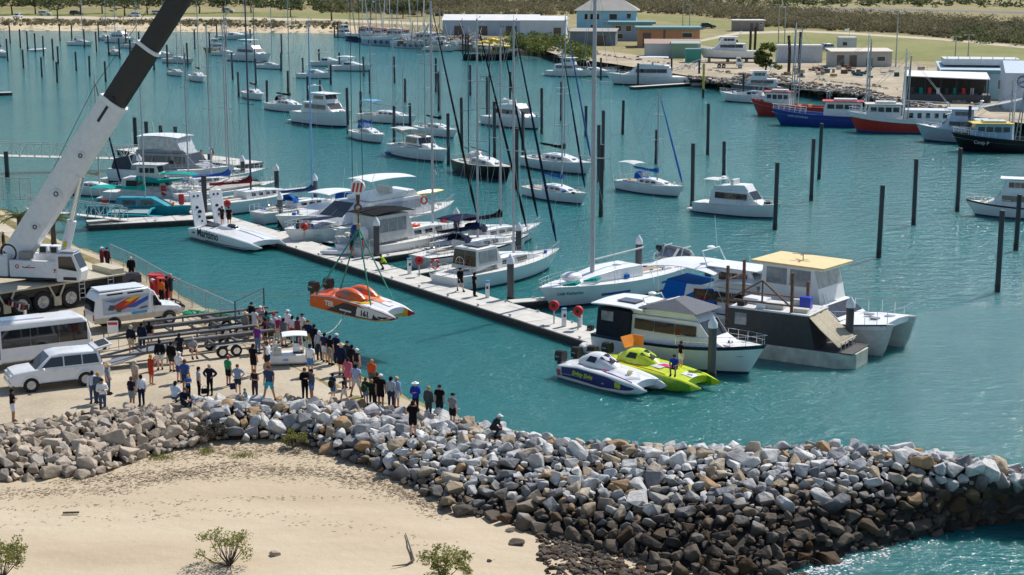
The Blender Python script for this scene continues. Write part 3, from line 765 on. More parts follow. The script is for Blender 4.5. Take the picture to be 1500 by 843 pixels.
def sailboat(name, label, u, v, hd, L, mh, side=M_WHITE, stripe=None, cover=None, furl=None, mast=M_SPAR, dod=None, bim=None, near=False, group=None, mx=.08, mizzen=0.0, cab=M_WHITE, deckm=M_DECK, anti=M_ANTI, spr=(.45, .72), boomlen=.36, windows=3, fb=None, gear=6, seed=1, mr=.085, beam=.31):
    b = Boat(name, label, 'sailboat', u, v, hd, L, L * beam, fb or .115 * L + .15, (fb or .115 * L + .15) * .78, group, stern=.66, p=2.1, rake=.1, trake=-.35 if near else -.15)
    b.hull(side, stripe, anti=anti, deck=deckm, n=18 if near else 12)
    zc = b.zs(.5) - .05; B = b.B
    ch = .045 * L + .12
    h = House(b.root, 'cabin', [(-.16 * L, zc), (-.16 * L, zc + ch), (.02 * L, zc + ch * 1.05), (.2 * L, zc + ch * .7), (.3 * L, zc + .02)], B * .58, B * .5, cab, nose=.55)
    h.panes(-.11 * L, .12 * L, zc + ch * .32, zc + ch * .72, windows, gap=.05 * L * .6)
    ck = MB(); ck.box((-.29 * L, 0, zc + .0), (.24 * L, B * .42, .22)); b.part(ck, 'cockpit', M_OFFW, bevel=.03)
    cs = MB(); cs.box((-.29 * L, 0, zc + .118), (.2 * L, B * .26, .02)); b.part(cs, 'cockpit_sole', M_TEAK)
    for xx in (.08, .22):
        q = MB(); q.box((xx * L if xx > .2 else -.06 * L, 0, zc + (ch * .62 if xx > .2 else ch * 1.04)), (.5, .5, .06)); b.part(q, 'hatch', M_GLASS_L, bevel=.015)
    m_ = rigging(b, mx * L, zc + ch * .8, mh, mast, spr, furl=furl, r=mr)
    boom(b, mx * L - .1, zc + ch + .75, boomlen * L, mast, cover, rise=.2, fat=.02 * L + .06)
    if mizzen:
        rigging(b, -.33 * L, zc + .2, mizzen, mast, (.5,), stays=False, r=mr * .8); boom(b, -.34 * L, zc + 1.3, .16 * L, mast, cover, fat=.02 * L)
    b.rail(.86, .985, .55, 'pulpit', n=3); b.rail(.0, .1, .6, 'pushpit', n=2)
    if near:
        ll = MB()
        for sg in (-1, 1):
            for k in range(7): q = b.sheer(lerp(.12, .85, k / 6), sg * .95); ll.tube([q, q + Vector((0, 0, .55))], .012, 4)
            for hh in (.3, .55): ll.tube([b.sheer(lerp(.1, .87, k / 12), sg * .95, hh) for k in range(13)], .006, 3)
        b.part(ll, 'lifeline', M_STEEL)
        wh = MB(); wh.torus((-.38 * L, 0, zc + .75), .42, .02, 'x', 18, 5); wh.bar((-.38 * L, -.4, zc + .75), (-.38 * L, .4, zc + .75), .02); wh.bar((-.38 * L, 0, zc + .2), (-.38 * L, 0, zc + 1.15), .03); b.part(wh, 'steering_wheel', M_STEEL)
        an = MB(); an.bar((L / 2 - .2, 0, b.fb), (L / 2 + .25, 0, b.fb - .12), .07); an.bar((L / 2 + .2, -.16, b.fb - .12), (L / 2 + .2, .16, b.fb - .12), .05); b.part(an, 'anchor', M_GALV)
    if dod: dodger(b.root, -.2 * L, zc + ch * .75, B * .56, .09 * L, .75, dod)
    if bim: canopy(b.root, -.46 * L, -.2 * L, zc + 2.15, B * .62, bim, zleg=zc + .1)
    deck_gear(b, gear, -.42 * L, .36 * L, zc + .06, B * .5, seed)
    return b
def cruiser(name, label, u, v, hd, L, kind='fly', side=M_WHITE, stripe=None, top=None, group=None, cab=M_WHITE, near=False, anti=M_ANTI, glass=M_GLASS, beam=.33, fb=None, seed=1, canopy_m=None, hard=True, gear=4, boot=M_BOOT, rail=True):
    fb = fb or .1 * L + .55
    b = Boat(name, label, 'motor boat', u, v, hd, L, L * beam, fb, fb * .68, group, stern=.9, peak=.45, p=2.6, rake=.1)
    b.hull(side, stripe, n=18 if near else 12, anti=anti, boot=boot); B = b.B; zd = b.zs(.35) - .05
    b.gunwale(stripe or M_OFFW, .035)
    if kind == 'sport':
        h = House(b.root, 'cabin', [(-.2 * L, zd), (-.18 * L, zd + .75), (.0, zd + .85), (.16 * L, zd + .45), (.36 * L, zd + .05)], B * .78, B * .6, cab, nose=.45)
        h.slope(2, 3, .05, .9, glass); h.panes(-.14 * L, .0, zd + .3, zd + .68, 2, gap=.1, m=glass)
        zr = zd + .85
        if top:
            canopy(b.root, -.3 * L, .02 * L, zr + 1.25, B * .75, top, 'canopy', zleg=zr - .2)
    else:
        h1 = .075 * L + .72 if near else .06 * L + .75
        x0, x1 = (-.3 * L, .22 * L)
        h = House(b.root, 'cabin', [(x0, zd), (x0 + .02 * L, zd + h1), (x1 - .07 * L, zd + h1 + .04), (x1, zd + h1 * .45), (x1 + .13 * L, zd + .1)], B * .8, B * .7, cab, nose=.62)
        h.slope(2, 3, .04, .94, glass)
        h.panes(x0 + .07 * L, x1 - .08 * L, zd + h1 * .45, zd + h1 * .86, 3, gap=.07, rake1=-.0, m=glass)
        zr = zd + h1 + .03
        if kind == 'fly':
            f = House(b.root, 'flybridge', [(x0 + .04 * L, zr), (x0 + .04 * L, zr + .3), (-.02 * L, zr + .55), (.1 * L, zr + .6), (.15 * L, zr)], B * .66, B * .7, cab, nose=.7)
            f.slope(2, 2, .1, .9, M_GLASS_L, name='spray_screen')
            se = MB(); se.box((-.06 * L, 0, zr + .75), (.35, B * .4, .55)); b.part(se, 'helm_seat', M_OFFW, bevel=.05)
            if top or hard: canopy(b.root, x0 + .05 * L, .1 * L, zr + 2.0, B * .68, top or cab, 'hardtop', sag=.07 if not top else .14, zleg=zr + .2)
        elif kind == 'pilot':
            f = House(b.root, 'wheelhouse', [(-.12 * L, zr), (-.12 * L, zr + 1.25), (.1 * L, zr + 1.3), (.15 * L, zr)], B * .6, B * .54, cab, nose=.85)
            f.slope(2, 3, .1, .55, glass); f.panes(-.09 * L, .08 * L, zr + .55, zr + 1.05, 3, gap=.08, m=glass)
            rf = MB(); rf.box((.0, 0, zr + 1.36), (.34 * L, B * .62, .08)); b.part(rf, 'roof', cab, bevel=.02)
            zr += 1.3
    aft = MB(); aft.box((-.4 * L, 0, zd - .1), (.17 * L, B * .7, .08)); b.part(aft, 'cockpit_sole', M_TEAK)
    sp = MB(); sp.box((-.53 * L, 0, .28), (.09 * L, B * .82, .09)); b.part(sp, 'swim_platform', M_OFFW, bevel=.02)
    if canopy_m:
        c = House(b.root, 'cockpit_cover', [(-.47 * L, zd), (-.45 * L, zd + 1.1), (-.29 * L, zd + 1.6), (-.29 * L, zd)], B * .78, B * .66, canopy_m, bevel=.05)
    if rail: b.rail(.55, .985, .6, 'bow_rail', n=6)
    ar = MB(); ar.tube([(-.16 * L, -B * .3, zr), (-.2 * L, -B * .27, zr + 1.0), (-.2 * L, B * .27, zr + 1.0), (-.16 * L, B * .3, zr)], .04, 6); ar.ell((-.2 * L, 0, zr + 1.12), (.28, .28, .12), 10, 5); ar.tube([(-.2 * L, B * .2, zr + 1), (-.22 * L, B * .2, zr + 3.2)], .012, 4)
    b.part(ar, 'radar_arch', M_WHITE)
    deck_gear(b, gear, .24 * L, .4 * L, b.zs(.8) - .02, B * .3, seed)
    b.zd, b.zr = zd, zr
    return b
def trawler(name, label, u, v, hd, L, side, bul=M_WHITE, anti=M_ANTI, house=M_WHITE, trim=M_RED, group=None, fb=None, text=None, seed=1, rig=True, mast_h=9, tside=-1, beam=.3, house_f=True, boot=None):
    fb = fb or .19 * L
    b = Boat(name, label, 'fishing boat', u, v, hd, L, L * beam, fb, fb * .6, group, stern=.86, peak=.5, p=3.2, rake=.09, draft=.6, flare=.9)
    b.hull(side, bul, anti=anti, boot=boot or side, drop=.55, hs=(.1, .5, .74)); B = b.B
    b.gunwale(bul, .07)
    zd = b.zs(.62) - .5
    x0, x1 = ((.02 * L, .33 * L) if house_f else (-.4 * L, -.02 * L))
    h = House(b.root, 'wheelhouse', [(x0, zd), (x0, zd + 2.25), (x1 - .02 * L, zd + 2.3), (x1, zd + 1.2), (x1, zd)], B * .66, B * .64, house, nose=.85)
    h.slope(2, 4, .1, .85); h.panes(x0 + .25, x1 - .5, zd + 1.3, zd + 1.95, 4, gap=.22)
    rf = MB(); rf.box(((x0 + x1) / 2, 0, zd + 2.36), (x1 - x0 + .5, B * .74, .1)); o = b.part(rf, 'roof', trim, bevel=.02)
    r2 = MB(); r2.box(((x0 + x1) / 2 - .3, 0, zd + 2.56), ((x1 - x0) * .6, B * .45, .3)); r2.build('roof_locker', M_OFFW, o, bevel=.03)
    lb = MB(); lb.torus((x0 + .35, -B * .35, zd + 1.1), .3, .07, 'y', 14, 6); b.part(lb, 'lifebuoy', M_ORANGE)
    mb = MB(); mb.tube([(x0 - .5, 0, zd), (x0 - .5, 0, zd + mast_h)], [.12, .07], 8); mb.tube([(x0 - .5, 0, zd + mast_h * .75), (x0 - .5, -1, zd + mast_h * .75)], .03, 5); b.part(mb, 'mast', M_WHITE if seed % 2 else M_GALV)
    if rig:
        for sg in (-1, 1):
            a = MB(); top = Vector((x0 - .9, sg * B * .75, zd + mast_h * .93)); foot = Vector((x0 - .6, sg * B * .45, zd + .4))
            off = Vector((.28, 0, 0))
            a.tube([foot - off, top], .075, 5); a.tube([foot + off, top], .075, 5)
            for k in range(1, 8): a.tube([lerp(foot - off, top, k / 8), lerp(foot + off, top, (k + .5) / 8.5)], .025, 4)
            b.part(a, 'outrigger', M_GALV if seed % 2 else M_WHITE)
            w = MB(); w.tube([top, (x0 - .5, 0, zd + mast_h)], .025, 3); w.tube([top, (-.45 * L, sg * B * .3, zd + 1.8)], .025, 3); w.tube([top, (.48 * L, 0, b.fb)], .025, 3); b.part(w, 'rigging_wire', M_WIRE)
        g = MB()
        for sg in (-1, 1): g.tube([(-.44 * L, sg * B * .38, b.zs(0) - .5), (-.42 * L, sg * B * .3, zd + 2.6)], .06, 6)
        g.tube([(-.42 * L, -B * .3, zd + 2.6), (-.42 * L, B * .3, zd + 2.6)], .06, 6); g.tube([(-.42 * L, 0, zd + 2.6), (x0, 0, zd + 2.9)], .04, 5)
        b.part(g, 'stern_gantry', M_GALV)
    b.rail(.66, .985, .7, 'bow_rail', m=M_WHITE, r=.03)
    deck_gear(b, 12, -.42 * L, -.02 * L, b.zs(.2) - .5, B * .6, seed, [M_OFFW, M_BLUEC, M_YEL, M_RUST, M_GALV, M_TEALC, M_ORANGE], (.3, .8))
    if text: b.text(*text[:1], text[1], text[2], text[3], text[4], tside)
    tb = MB()
    for k in range(5): tb.torus((lerp(-.3, .2, k / 4) * L, -(b.hb(b.tx(lerp(-.3, .2, k / 4) * L)) + .12), b.zs(.4) * .45), .34, .12, 'y', 12, 6)
    o = b.part(tb, 'tyre_fender', M_RUBBER); o['kind'] = 'stuff'
    return b
def racecat(name, label, c, hd, L, B, top_m, side_m, bottom_m, nose_m, rot=None, canopy_m=None, glass=M_GLASS, z=None, motors=2, cock='twin', deck2=None, group=None, wings=True):
    root = empty(name, c, hd, label, 'race boat', group, rot=rot)
    H1 = .95; sw = .62
    class R: pass
    b = R(); b.root = root; b.L = L; b.B = B
    def zt(t): return H1 * interp([(0, .78), (.25, 1.0), (.6, .96), (.85, .78), (1, .5)], t)
    def zb(t): return interp([(0, -.12), (.5, -.16), (.78, -.06), (.93, .16), (1, .4)], t)
    def yo(t): return interp([(0, 1), (.55, 1), (.8, .95), (.95, .8), (1, .72)], t) * B / 2
    def yi(t): return interp([(0, B / 2 - sw), (.6, B / 2 - sw), (.9, B / 2 - sw * .72), (1, .66 * B / 2)], t)
    b.zt, b.yo = zt, yo
    for sg in (-1, 1):
        mb = MB(); secs = []
        ts = [0, .1, .25, .4, .55, .68, .78, .86, .92, .965, 1.0]
        for t in ts:
            x = -L / 2 + L * t; a, c_, d, e = yo(t), yi(t), zt(t), zb(t)
            secs.append([(x, sg * a, d - .06), (x, sg * a, lerp(e, d, .45)), (x, sg * (a - .06), e + .1), (x, sg * (a - .2), e), (x, sg * c_, e + .14), (x, sg * c_, d - .12), (x, sg * (c_ + .03), d), (x, sg * (a - .08), d)])
        mb.loft(secs, row_m=[1, 1, 2, 2, 2, 2, 0, 0])
        # nose paint
        nn = len(secs[0])
        for i, f in enumerate(mb.f):
            ri = i // nn
            if ri >= len(ts) - 3 and i < nn * (len(ts) - 1) and mb.m[i] != 0: mb.m[i] = 3
        o = mb.build('hull', [top_m, side_m, bottom_m, nose_m], root, smooth=28)
    mb = MB(); secs = []
    for t in (0, .12, .3, .5, .7, .82, .88):
        x = -L / 2 + L * t; w = yi(t) + .04; d = zt(t); cr = .1 + .08 * math.sin(math.pi * t)
        secs.append([(x, -w, d - .02), (x, -w * .5, d + cr * .75), (x, 0, d + cr), (x, w * .5, d + cr * .75), (x, w, d - .02), (x, w, d - .34), (x, 0, d - .3), (x, -w, d - .34)])
    mb.loft(secs); mb.build('deck', deck2 or top_m, root, smooth=40)
    cm = canopy_m or top_m
    def pod(x, y, lx, wy, hz, nw):
        zb_ = zt(.35) + .02
        q = MB(); secs = []
        for i in range(9):
            a = i / 8; xx = x + lerp(-lx, lx, a); hgt = hz * math.sin(math.pi * (a * .86 + .1)) ** .75; ww = wy * (math.sin(math.pi * (a * .8 + .12))) ** .5
            secs.append([(xx, y + ww * math.cos(th), zb_ + hgt * math.sin(th)) for th in [math.pi * k / 8 for k in range(9)]])
        q.loft(secs, closed=False); q.f.append(tuple(range(9))); q.m.append(0)
        o = q.build('cockpit_canopy', cm, root, smooth=50)
        for k in range(nw):
            g = MB(); a0, a1 = .62, .9
            pts = []
            for a, th in ((a0, .25 + k * .5 / nw * 1.0), (a0, .25 + (k + .9) * .5 / nw), (a1, .3 + (k + .85) * .4 / nw), (a1, .3 + k * .4 / nw)):
                xx = x + lerp(-lx, lx, a); hgt = hz * math.sin(math.pi * (a * .86 + .1)) ** .75 + .02; ww = wy * (math.sin(math.pi * (a * .8 + .12))) ** .5 + .02
                pts.append((xx, y + ww * math.cos(th * math.pi), zb_ + hgt * math.sin(th * math.pi)))
            g.slab(pts, (.5, 0, .8), .02); g.build('windscreen', glass, o, smooth=0)
        for sg in (-1, 1):
            g = MB(); pts = []
            for a, th in ((.3, .12), (.56, .12), (.56, .27), (.36, .27)):
                th = th if sg > 0 else 1 - th
                xx = x + lerp(-lx, lx, a); hgt = hz * math.sin(math.pi * (a * .86 + .1)) ** .75 + .015; ww = wy * (math.sin(math.pi * (a * .8 + .12))) ** .5 + .02
                pts.append((xx, y + ww * math.cos(th * math.pi), zb_ + hgt * math.sin(th * math.pi)))
            g.slab(pts, (0, sg, .4), .02); g.build('side_window', glass, o, smooth=0)
    if cock == 'twin':
        for y in (-.58, .58): pod(-.08 * L, y, 1.15, .46, .62, 1)
    elif cock == 'single': pod(-.14 * L, 0, 1.45, .78, .8, 2)
    for k in range(motors):
        y = (k - (motors - 1) / 2) * 1.35
        outboard(root, -L / 2 - .05, y, .42, 1.15)
    tb = MB(); tb.bar((-L / 2 - .3, -.6, .75), (-L / 2 - .3, .6, .75), .05); tb.build('tie_bar', M_STEEL, root)
    def side_text(txt, size, m, t, h=.6, sg=-1, bold=0.0, shear=0.0):
        x = -L / 2 + L * t; p = Vector((x, sg * (yo(t) + .012), lerp(zb(t) + .1, zt(t), h)))
        q = Vector((-L / 2 + L * (t + .05), sg * (yo(t + .05) + .012), lerp(zb(t + .05) + .1, zt(t + .05), h)))
        d = (q - p).normalized() * (1 if sg < 0 else -1)
        lettering(txt, size, m, root, p + Vector((0, sg * .012, 0)), d, (0, 0, 1), bold=bold, shear=shear)
    def side_patch(quad, m, sg=-1, name='painted_panel', off=.006):
        mb = MB(); secs = []; t0, t1 = min(q[0] for q in quad), max(q[0] for q in quad); n = len(quad)
        for i in range(19):
            t = lerp(t0 + 1e-4, t1 - 1e-4, i / 18); hs = []
            for (ta, ha), (tb_, hb_) in zip(quad, quad[1:] + quad[:1]):
                if (ta - t) * (tb_ - t) < 0: hs.append(lerp(ha, hb_, (t - ta) / (tb_ - ta)))
            if len(hs) < 2: continue
            def q_(h, o):
                z = lerp(zb(t) + .12, zt(t) - .07, h); zk = lerp(zb(t), zt(t), .45); y = yo(t) if z > zk else lerp(yo(t) - .06, yo(t), (z - zb(t) - .1) / max(zk - zb(t) - .1, .01))
                return (-L / 2 + L * t, sg * (y + o), z)
            a, b_ = min(hs), max(hs); m_ = (a + b_) / 2; secs.append([q_(a, off), q_(m_, off), q_(b_, off), q_(b_, off + .006), q_(m_, off + .006), q_(a, off + .006)])
        mb.loft(secs); mb.build(name, m, root, smooth=30)
    def top_patch(quad, m, off=.012, name='painted_panel'):
        mb = MB(); secs = []; y0, y1 = min(q[1] for q in quad), max(q[1] for q in quad)
        def q_(t, y, o):
            w = yi(t) + .04; cr = .1 + .08 * math.sin(math.pi * t); k = min(abs(y) / w, 1); zc = interp([(0, cr), (.5, cr * .75), (1, -.02)], k)
            return (-L / 2 + L * t, y, zt(t) + (max(zc, 0) if k < 1 else 0) + o)
        for i in range(15):
            y = lerp(y0 + 1e-4, y1 - 1e-4, i / 14); hs = []
            for (ta, ya), (tb_, yb) in zip(quad, quad[1:] + quad[:1]):
                if (ya - y) * (yb - y) < 0: hs.append(lerp(ta, tb_, (y - ya) / (yb - ya)))
            if len(hs) < 2: continue
            ts_ = [lerp(min(hs), max(hs), k / 5) for k in range(6)]
            secs.append([q_(t, y, off) for t in ts_] + [q_(t, y, off + .006) for t in ts_[::-1]])
        mb.loft(secs); mb.build(name, m, root, smooth=30)
    b.text, b.side, b.top = side_text, side_patch, top_patch
    return b
def dinghy(name, label, u, v, hd, L, m, motor=True, inside=M_GALV, group=None, z=0.0, cat='dinghy', rot=None, seat=True):
    c = P(u, v, z) if not isinstance(u, Vector) else u
    root = empty(name, c, hd, label, cat, group, rot=rot)
    r = L * .062; w = L * .21
    mb = MB(); pts = [(-L / 2, -w, r * 1.1), (L * .1, -w, r * 1.1), (L * .33, -w * .75, r * 1.4), (L * .47, -w * .25, r * 1.9), (L * .47, w * .25, r * 1.9), (L * .33, w * .75, r * 1.4), (L * .1, w, r * 1.1), (-L / 2, w, r * 1.1)]
    mb.tube(pts, [r * .7] + [r] * 6 + [r * .7], 9); mb.build('tube', m, root, smooth=60)
    f = MB(); f.prism([(-L * .42, -w), (L * .1, -w), (L * .38, -w * .4), (L * .38, w * .4), (L * .1, w), (-L * .42, w)], .02, .12); f.build('floor', inside, root)
    t = MB(); t.box((-L * .42, 0, r * 1.2), (.06, w * 1.8, r * 2)); t.build('transom', inside, root)
    if seat:
        t = MB(); t.box((-.02, 0, r * 1.8), (.22, w * 1.9, .04)); t.build('seat', M_OFFW, root)
    if motor: outboard(root, -L * .44, 0, r * .9, .62 + L * .04)
    return root
# ------------------------------------------------------------------ piles
M_PILE = mat('pile_sleeve', (.042, .044, .052), .55, var=.3, scale=1.5, rand=.25)
M_PILEL = mat('pile_sleeve_grey', (.085, .082, .085), .6, var=.3, scale=1.5, rand=.2)
M_GROW = mat('oyster_growth', (.055, .045, .035), .95, var=.5, scale=6, bump=.8, bscale=9)
M_CAP = mat('pile_cap_white', (.8, .81, .82), .35)
prng = random.Random(77)
def pile_meshes(r, m, cap):
    a = MB(); a.tube([(0, 0, -1.2), (0, 0, 1.0)], [r, r], 14); me_a = a.mesh('shaft', m)
    g = MB(); 
    for k in range(6):
        g.tube([(0, 0, -.3 + k * .16), (0, 0, -.22 + k * .16), (0, 0, -.14 + k * .16)], [r * 1.01, r * (1.1 + .05 * (k % 3)), r * 1.01], 12, False)
    me_g = g.mesh('growth_band', M_GROW)
    c = MB()
    if cap: c.tube([(0, 0, 0), (0, 0, .3), (0, 0, .72)], [r * 1.14, r * 1.14, .02], 14)
    else: c.tube([(0, 0, 0), (0, 0, .05), (0, 0, .07)], [r * 1.05, r * 1.05, r * .7], 14)
    return me_a, me_g, c.mesh('cap', M_CAP if cap else M_PILE)
PM = {('f', 0): pile_meshes(.2, M_PILE, False), ('b', 1): pile_meshes(.25, M_PILEL, True), ('b', 0): pile_meshes(.25, M_PILE, False)}
def pile(key, u, vb, vt, label, group, name='mooring_pile', h=None):
    p = P(u, vb, 0); d = (p - Vector((0, 0, CAM_H))).length
    # height of the top seen at VT above the same spot
    ang = math.atan((421.5 - vt) / F_PX) - PITCH
    H = CAM_H + math.hypot(p.x, p.y) * math.tan(ang) * (p.y / math.hypot(p.x, p.y)) if h is None else h
    H = max(min(H, 7.0), 2.4)
    cap = key[1]; top = H - (.72 if cap else .07)
    root = empty(name, p, prng.uniform(0, 6), label, 'pile', group); root.rotation_euler = (prng.gauss(0, .008), prng.gauss(0, .008), prng.uniform(0, 6))
    a, g, c = PM[key]
    for nm, me, z, sz in (('shaft', a, None, None), ('growth_band', g, 0, 1), ('cap', c, top, 1)):
        o = bpy.data.objects.new(nm, me); COL.objects.link(o); o.parent = root
        if z is None: o.scale.z = top / 1.0; o.location.z = 0
        else: o.location.z = z
    return root
FIELD = [(15, 64, 38), (30, 70, 43), (40.5, 74, 46), (52, 77, 49), (64, 83, 53), (78, 88, 57), (85.5, 94, 68), (34.5, 100, 73), (61.5, 113, 84), (84, 121, 91), (112, 104, 76), (131.5, 112, 82), (155, 120, 90), (182, 118, 94), (105.5, 65, 38), (88, 60, 35), (145, 60, 33), (124, 71, 43), (141.5, 76, 47), (159.5, 81, 52), (175.5, 86, 56), (191, 91, 58), (185, 70, 43), (204.5, 79, 47), (226, 103, 78), (246, 109, 66), (271, 116, 78), (275, 99, 63), (285.5, 72, 44), (307.5, 78, 48), (318, 60, 35), (305, 127, 69), (331, 74, 50), (341, 117, 77), (350, 142, 106), (375, 123, 86), (367, 62, 43), (11.5, 90, 57),
    (412.6, 79, 50), (412, 105, 78), (391.5, 160, 118), (444, 113, 85), (467.5, 92, 72), (497.5, 99, 77), (484.7, 124, 95), (533, 112, 83), (422, 135, 104), (451, 146, 112), (469, 138, 117), (510, 196, 129), (528.6, 172, 134), (542, 137, 102), (578, 122, 83), (593.5, 150, 115), (601, 187, 151), (577.5, 222, 155), (638.5, 135, 85), (643, 163, 105), (657, 243, 166), (676.6, 213, 143), (689, 140, 95), (713.5, 180, 113), (747, 150, 105), (678, 80, 50), (682, 82, 50), (686, 82.5, 51), (490, 55, 32), (495, 56, 32), (724.5, 232, 121),
    (793.5, 197, 129), (822, 177, 120), (912, 197, 147), (880, 318, 183), (877, 267, 183), (883, 250, 145), (766, 237, 163), (757, 277, 188), (961, 240, 190), (1036.5, 227, 152), (934.5, 127, 93), (880, 117, 85), (983.5, 118, 84), (1024, 122, 88), (1060, 262, 207), (1135, 337, 238), (1188, 294, 203), (1199.5, 263, 181), (1287, 378, 271), (1338, 330, 233), (1402, 310, 217), (1418, 212, 155), (1088.5, 150, 108), (1014, 303, 210), (1461, 428, 308), (1488, 367, 285), (858, 200, 155), (1330, 192, 150)]
for u, vb, vt in FIELD:
    pile(('f', 0), u, vb, vt, 'dark steel mooring pile standing in open water of the harbour', 'dark mooring piles in the open water')
BERTH = [(308, 255, 216), (356.6, 268, 227), (406, 288, 240), (411, 333, 281), (462.5, 310, 254), (523, 303, 267), (552, 385, 318), (669, 365, 304), (759.5, 380, 325), (748, 448, 372), (935, 413, 344), (1036.5, 425, 388), (1042, 560, 463), (1242, 524, 434), (206, 278, 226), (591, 320, 285)]
for u, vb, vt in BERTH:
    pile(('b', 1), u, vb, vt, 'grey berth pile with white conical cap beside the moored boats', 'berth piles with white conical caps')
for u, vb, vt in ((199, 215, 172), (216, 218, 178), (236.5, 214, 184), (257.6, 212, 192), (300.5, 320, 257), (11, 260, 222)):
    pile(('b', 0), u, vb, vt, 'thick dark flat-topped pile near the gangways at the left', 'thick dark piles by the gangways', h=None)
py = P(1030, 144); yp = empty('channel_marker', py, 0, 'yellow channel marker pile with dark foot before the rock bank', 'marker')
s = MB(); s.tube([(0, 0, 1.6), (0, 0, 6)], .2, 12); s.build('shaft', mat('marker_yellow', '#c9b54a', .6), yp)
s = MB(); s.tube([(0, 0, -1), (0, 0, 1.6)], .22, 12); s.build('foot', M_GROW, yp)

# ------------------------------------------------------------------ pontoons
M_CONC = mat('pontoon_concrete', (.56, .545, .5), .85, var=.16, scale=1.2, bump=.2, bscale=12)
M_WALE = mat('pontoon_waler', (.065, .062, .06), .8, var=.3)
def pontoon(name, label, a, b, W, panel=3.0, side=1, cleats=True, z=.5, cat='pontoon', m=None):
    a = Vector(a); b = Vector(b); a.z = b.z = 0; d = b - a; L = d.length; hd = math.atan2(d.y, d.x)
    root = empty(name, a, hd, label, cat); n = max(1, round(L / panel)); w = L / n
    pm = MB(); pm.box((0, 0, 0), (w - .05, W, .12)); me = None
    y = side * W / 2
    for i in range(n):
        if me is None: o = pm.build('deck_panel', m or M_CONC, root, bevel=.012); me = o.data
        else:
            o = bpy.data.objects.new('deck_panel', me); COL.objects.link(o); o.parent = root
            bv = o.modifiers.new('bevel', 'BEVEL'); bv.width = .012; bv.segments = 1
        o.location = ((i + .5) * w, y, z + prng.uniform(-.004, .004))
    f = MB(); f.box((L / 2, y, z - .33), (L - .04, W - .1, .5)); f.build('float', M_WALE, root)
    for sg in (0, 1):
        q = MB(); q.box((L / 2, side * (sg * (W + .1) - .05), z - .1), (L, .1, .24)); q.build('waler', M_WALE, root, bevel=.015)
    if cleats:
        k = 0
        for i in range(int(L // 4)):
            for e in (.18, W - .18):
                q = MB(); x = 2 + i * 4
                q.bar((x - .16, side * e, z + .17), (x + .16, side * e, z + .17), .05); q.bar((x - .05, side * e, z + .05), (x - .05, side * e, z + .17), .05); q.bar((x + .05, side * e, z + .05), (x + .05, side * e, z + .17), .05)
                q.build('cleat', M_GALV, root)
    return root
PA, PB = P(302, 323, .5), P(893, 513, .5)
PA.z = PB.z = 0
pontoon('main_pontoon', 'long pale concrete pontoon running diagonally between the yachts and open water', PA, PB, 2.7)
PD = (PB - PA).normalized(); PN = Vector((-PD.y, PD.x, 0))
pontoon('landing_pontoon', 'pale landing pontoon at the foot of the covered gangway, left end', P(130, 331, .5), P(300, 322, .5), 3.0)
pontoon('back_pontoon', 'concrete walkway behind the left berths with red hose reels', P(288, 318, .5), P(178, 262, .5), 2.0, side=-1)
def finger(t, ln, hd, label, w=1.1):
    a = PA + PD * t + PN * 2.75; pontoon('finger_pontoon', label, a, a + Vector((math.cos(rad(hd)), math.sin(rad(hd)), 0)) * ln, w, panel=2.5, side=1, cat='finger pontoon')
finger(11, 12, 42, 'finger pontoon between the white sports cruiser and the maroon-covered yacht')
finger(26.0, 14, 42, 'finger pontoon beside the yacht with black bimini and orange bundles')
finger(33.5, 13, 44, 'finger pontoon beside the navy-covered yacht')
finger(46.5, 5, 20, 'short finger pontoon at the bow of the long white yacht')
finger(58.0, 12, 22, 'finger pontoon hidden behind the white trawler yacht')
pontoon('small_float', 'small dark float cut by the left edge in open water', P(-40, 138, .5), P(18, 136, .5), 1.6, cleats=False)
# jet ski platform far left
pontoon('timber_platform', 'pale floating platform with dark piles behind the grey tinted cruiser', P(170, 220, .5), P(345, 243, .5), 4.2, side=1, cleats=False, cat='pontoon')
def pedestal(t, off, label, kind):
    p = PA + PD * t + PN * off; root = empty('service_pedestal' if kind == 'p' else ('hose_reel' if kind == 'r' else 'lifebuoy_stand'), (p.x, p.y, .56), prng.uniform(-.4, .4), label, {'p': 'pedestal', 'r': 'hose reel', 'l': 'lifebuoy'}[kind])
    if kind == 'p':
        q = MB(); q.box((0, 0, .55), (.28, .24, 1.1)); q.build('body', M_WHITE, root, bevel=.03); q = MB(); q.box((0, 0, 1.17), (.3, .26, .14)); q.build('light', mat('pedestal_lens', '#4f9cc8', .3), root, bevel=.02)
        q = MB(); q.box((0, -.125, .75), (.16, .02, .2)); q.build('socket', M_BLACK, root)
    elif kind == 'r':
        q = MB(); q.tube([(0, 0, 0), (0, 0, 1.0)], .05, 8); q.build('post', M_GALV, root)
        q = MB(); q.cyl((0, -.14, 1.25), (0, .14, 1.25), .34, 16); q.build('reel', M_RED, root, bevel=.02); q = MB(); q.cyl((0, -.16, 1.25), (0, .16, 1.25), .12, 12); q.build('hub', M_BLACK, root)
    else:
        q = MB(); q.tube([(0, 0, 0), (0, 0, 1.3)], .04, 8); q.build('post', M_GALV, root)
        q = MB(); q.torus((0, -.08, 1.3), .3, .085, 'y', 18, 8); q.build('ring', M_RED, root); q = MB()
        for a in range(4): q.box((.3 * math.cos(a * 1.57), -.08, 1.3 + .3 * math.sin(a * 1.57)), (.12, .19, .12))
        q.build('band', M_WHITE, root)
    return root
pedestal(14, 2.2, 'white service pedestal beside the white sports cruiser', 'p'); pedestal(15.4, 2.3, 'red hose reel on post beside the sports cruiser', 'r')
pedestal(33.2, 2.2, 'white service pedestal beside the lifebuoys', 'p'); pedestal(34.5, 2.3, 'red hose reel on a post near the man in lime jacket', 'r'); pedestal(36.6, 2.45, 'red and white lifebuoy on post near stern of white yacht', 'l')
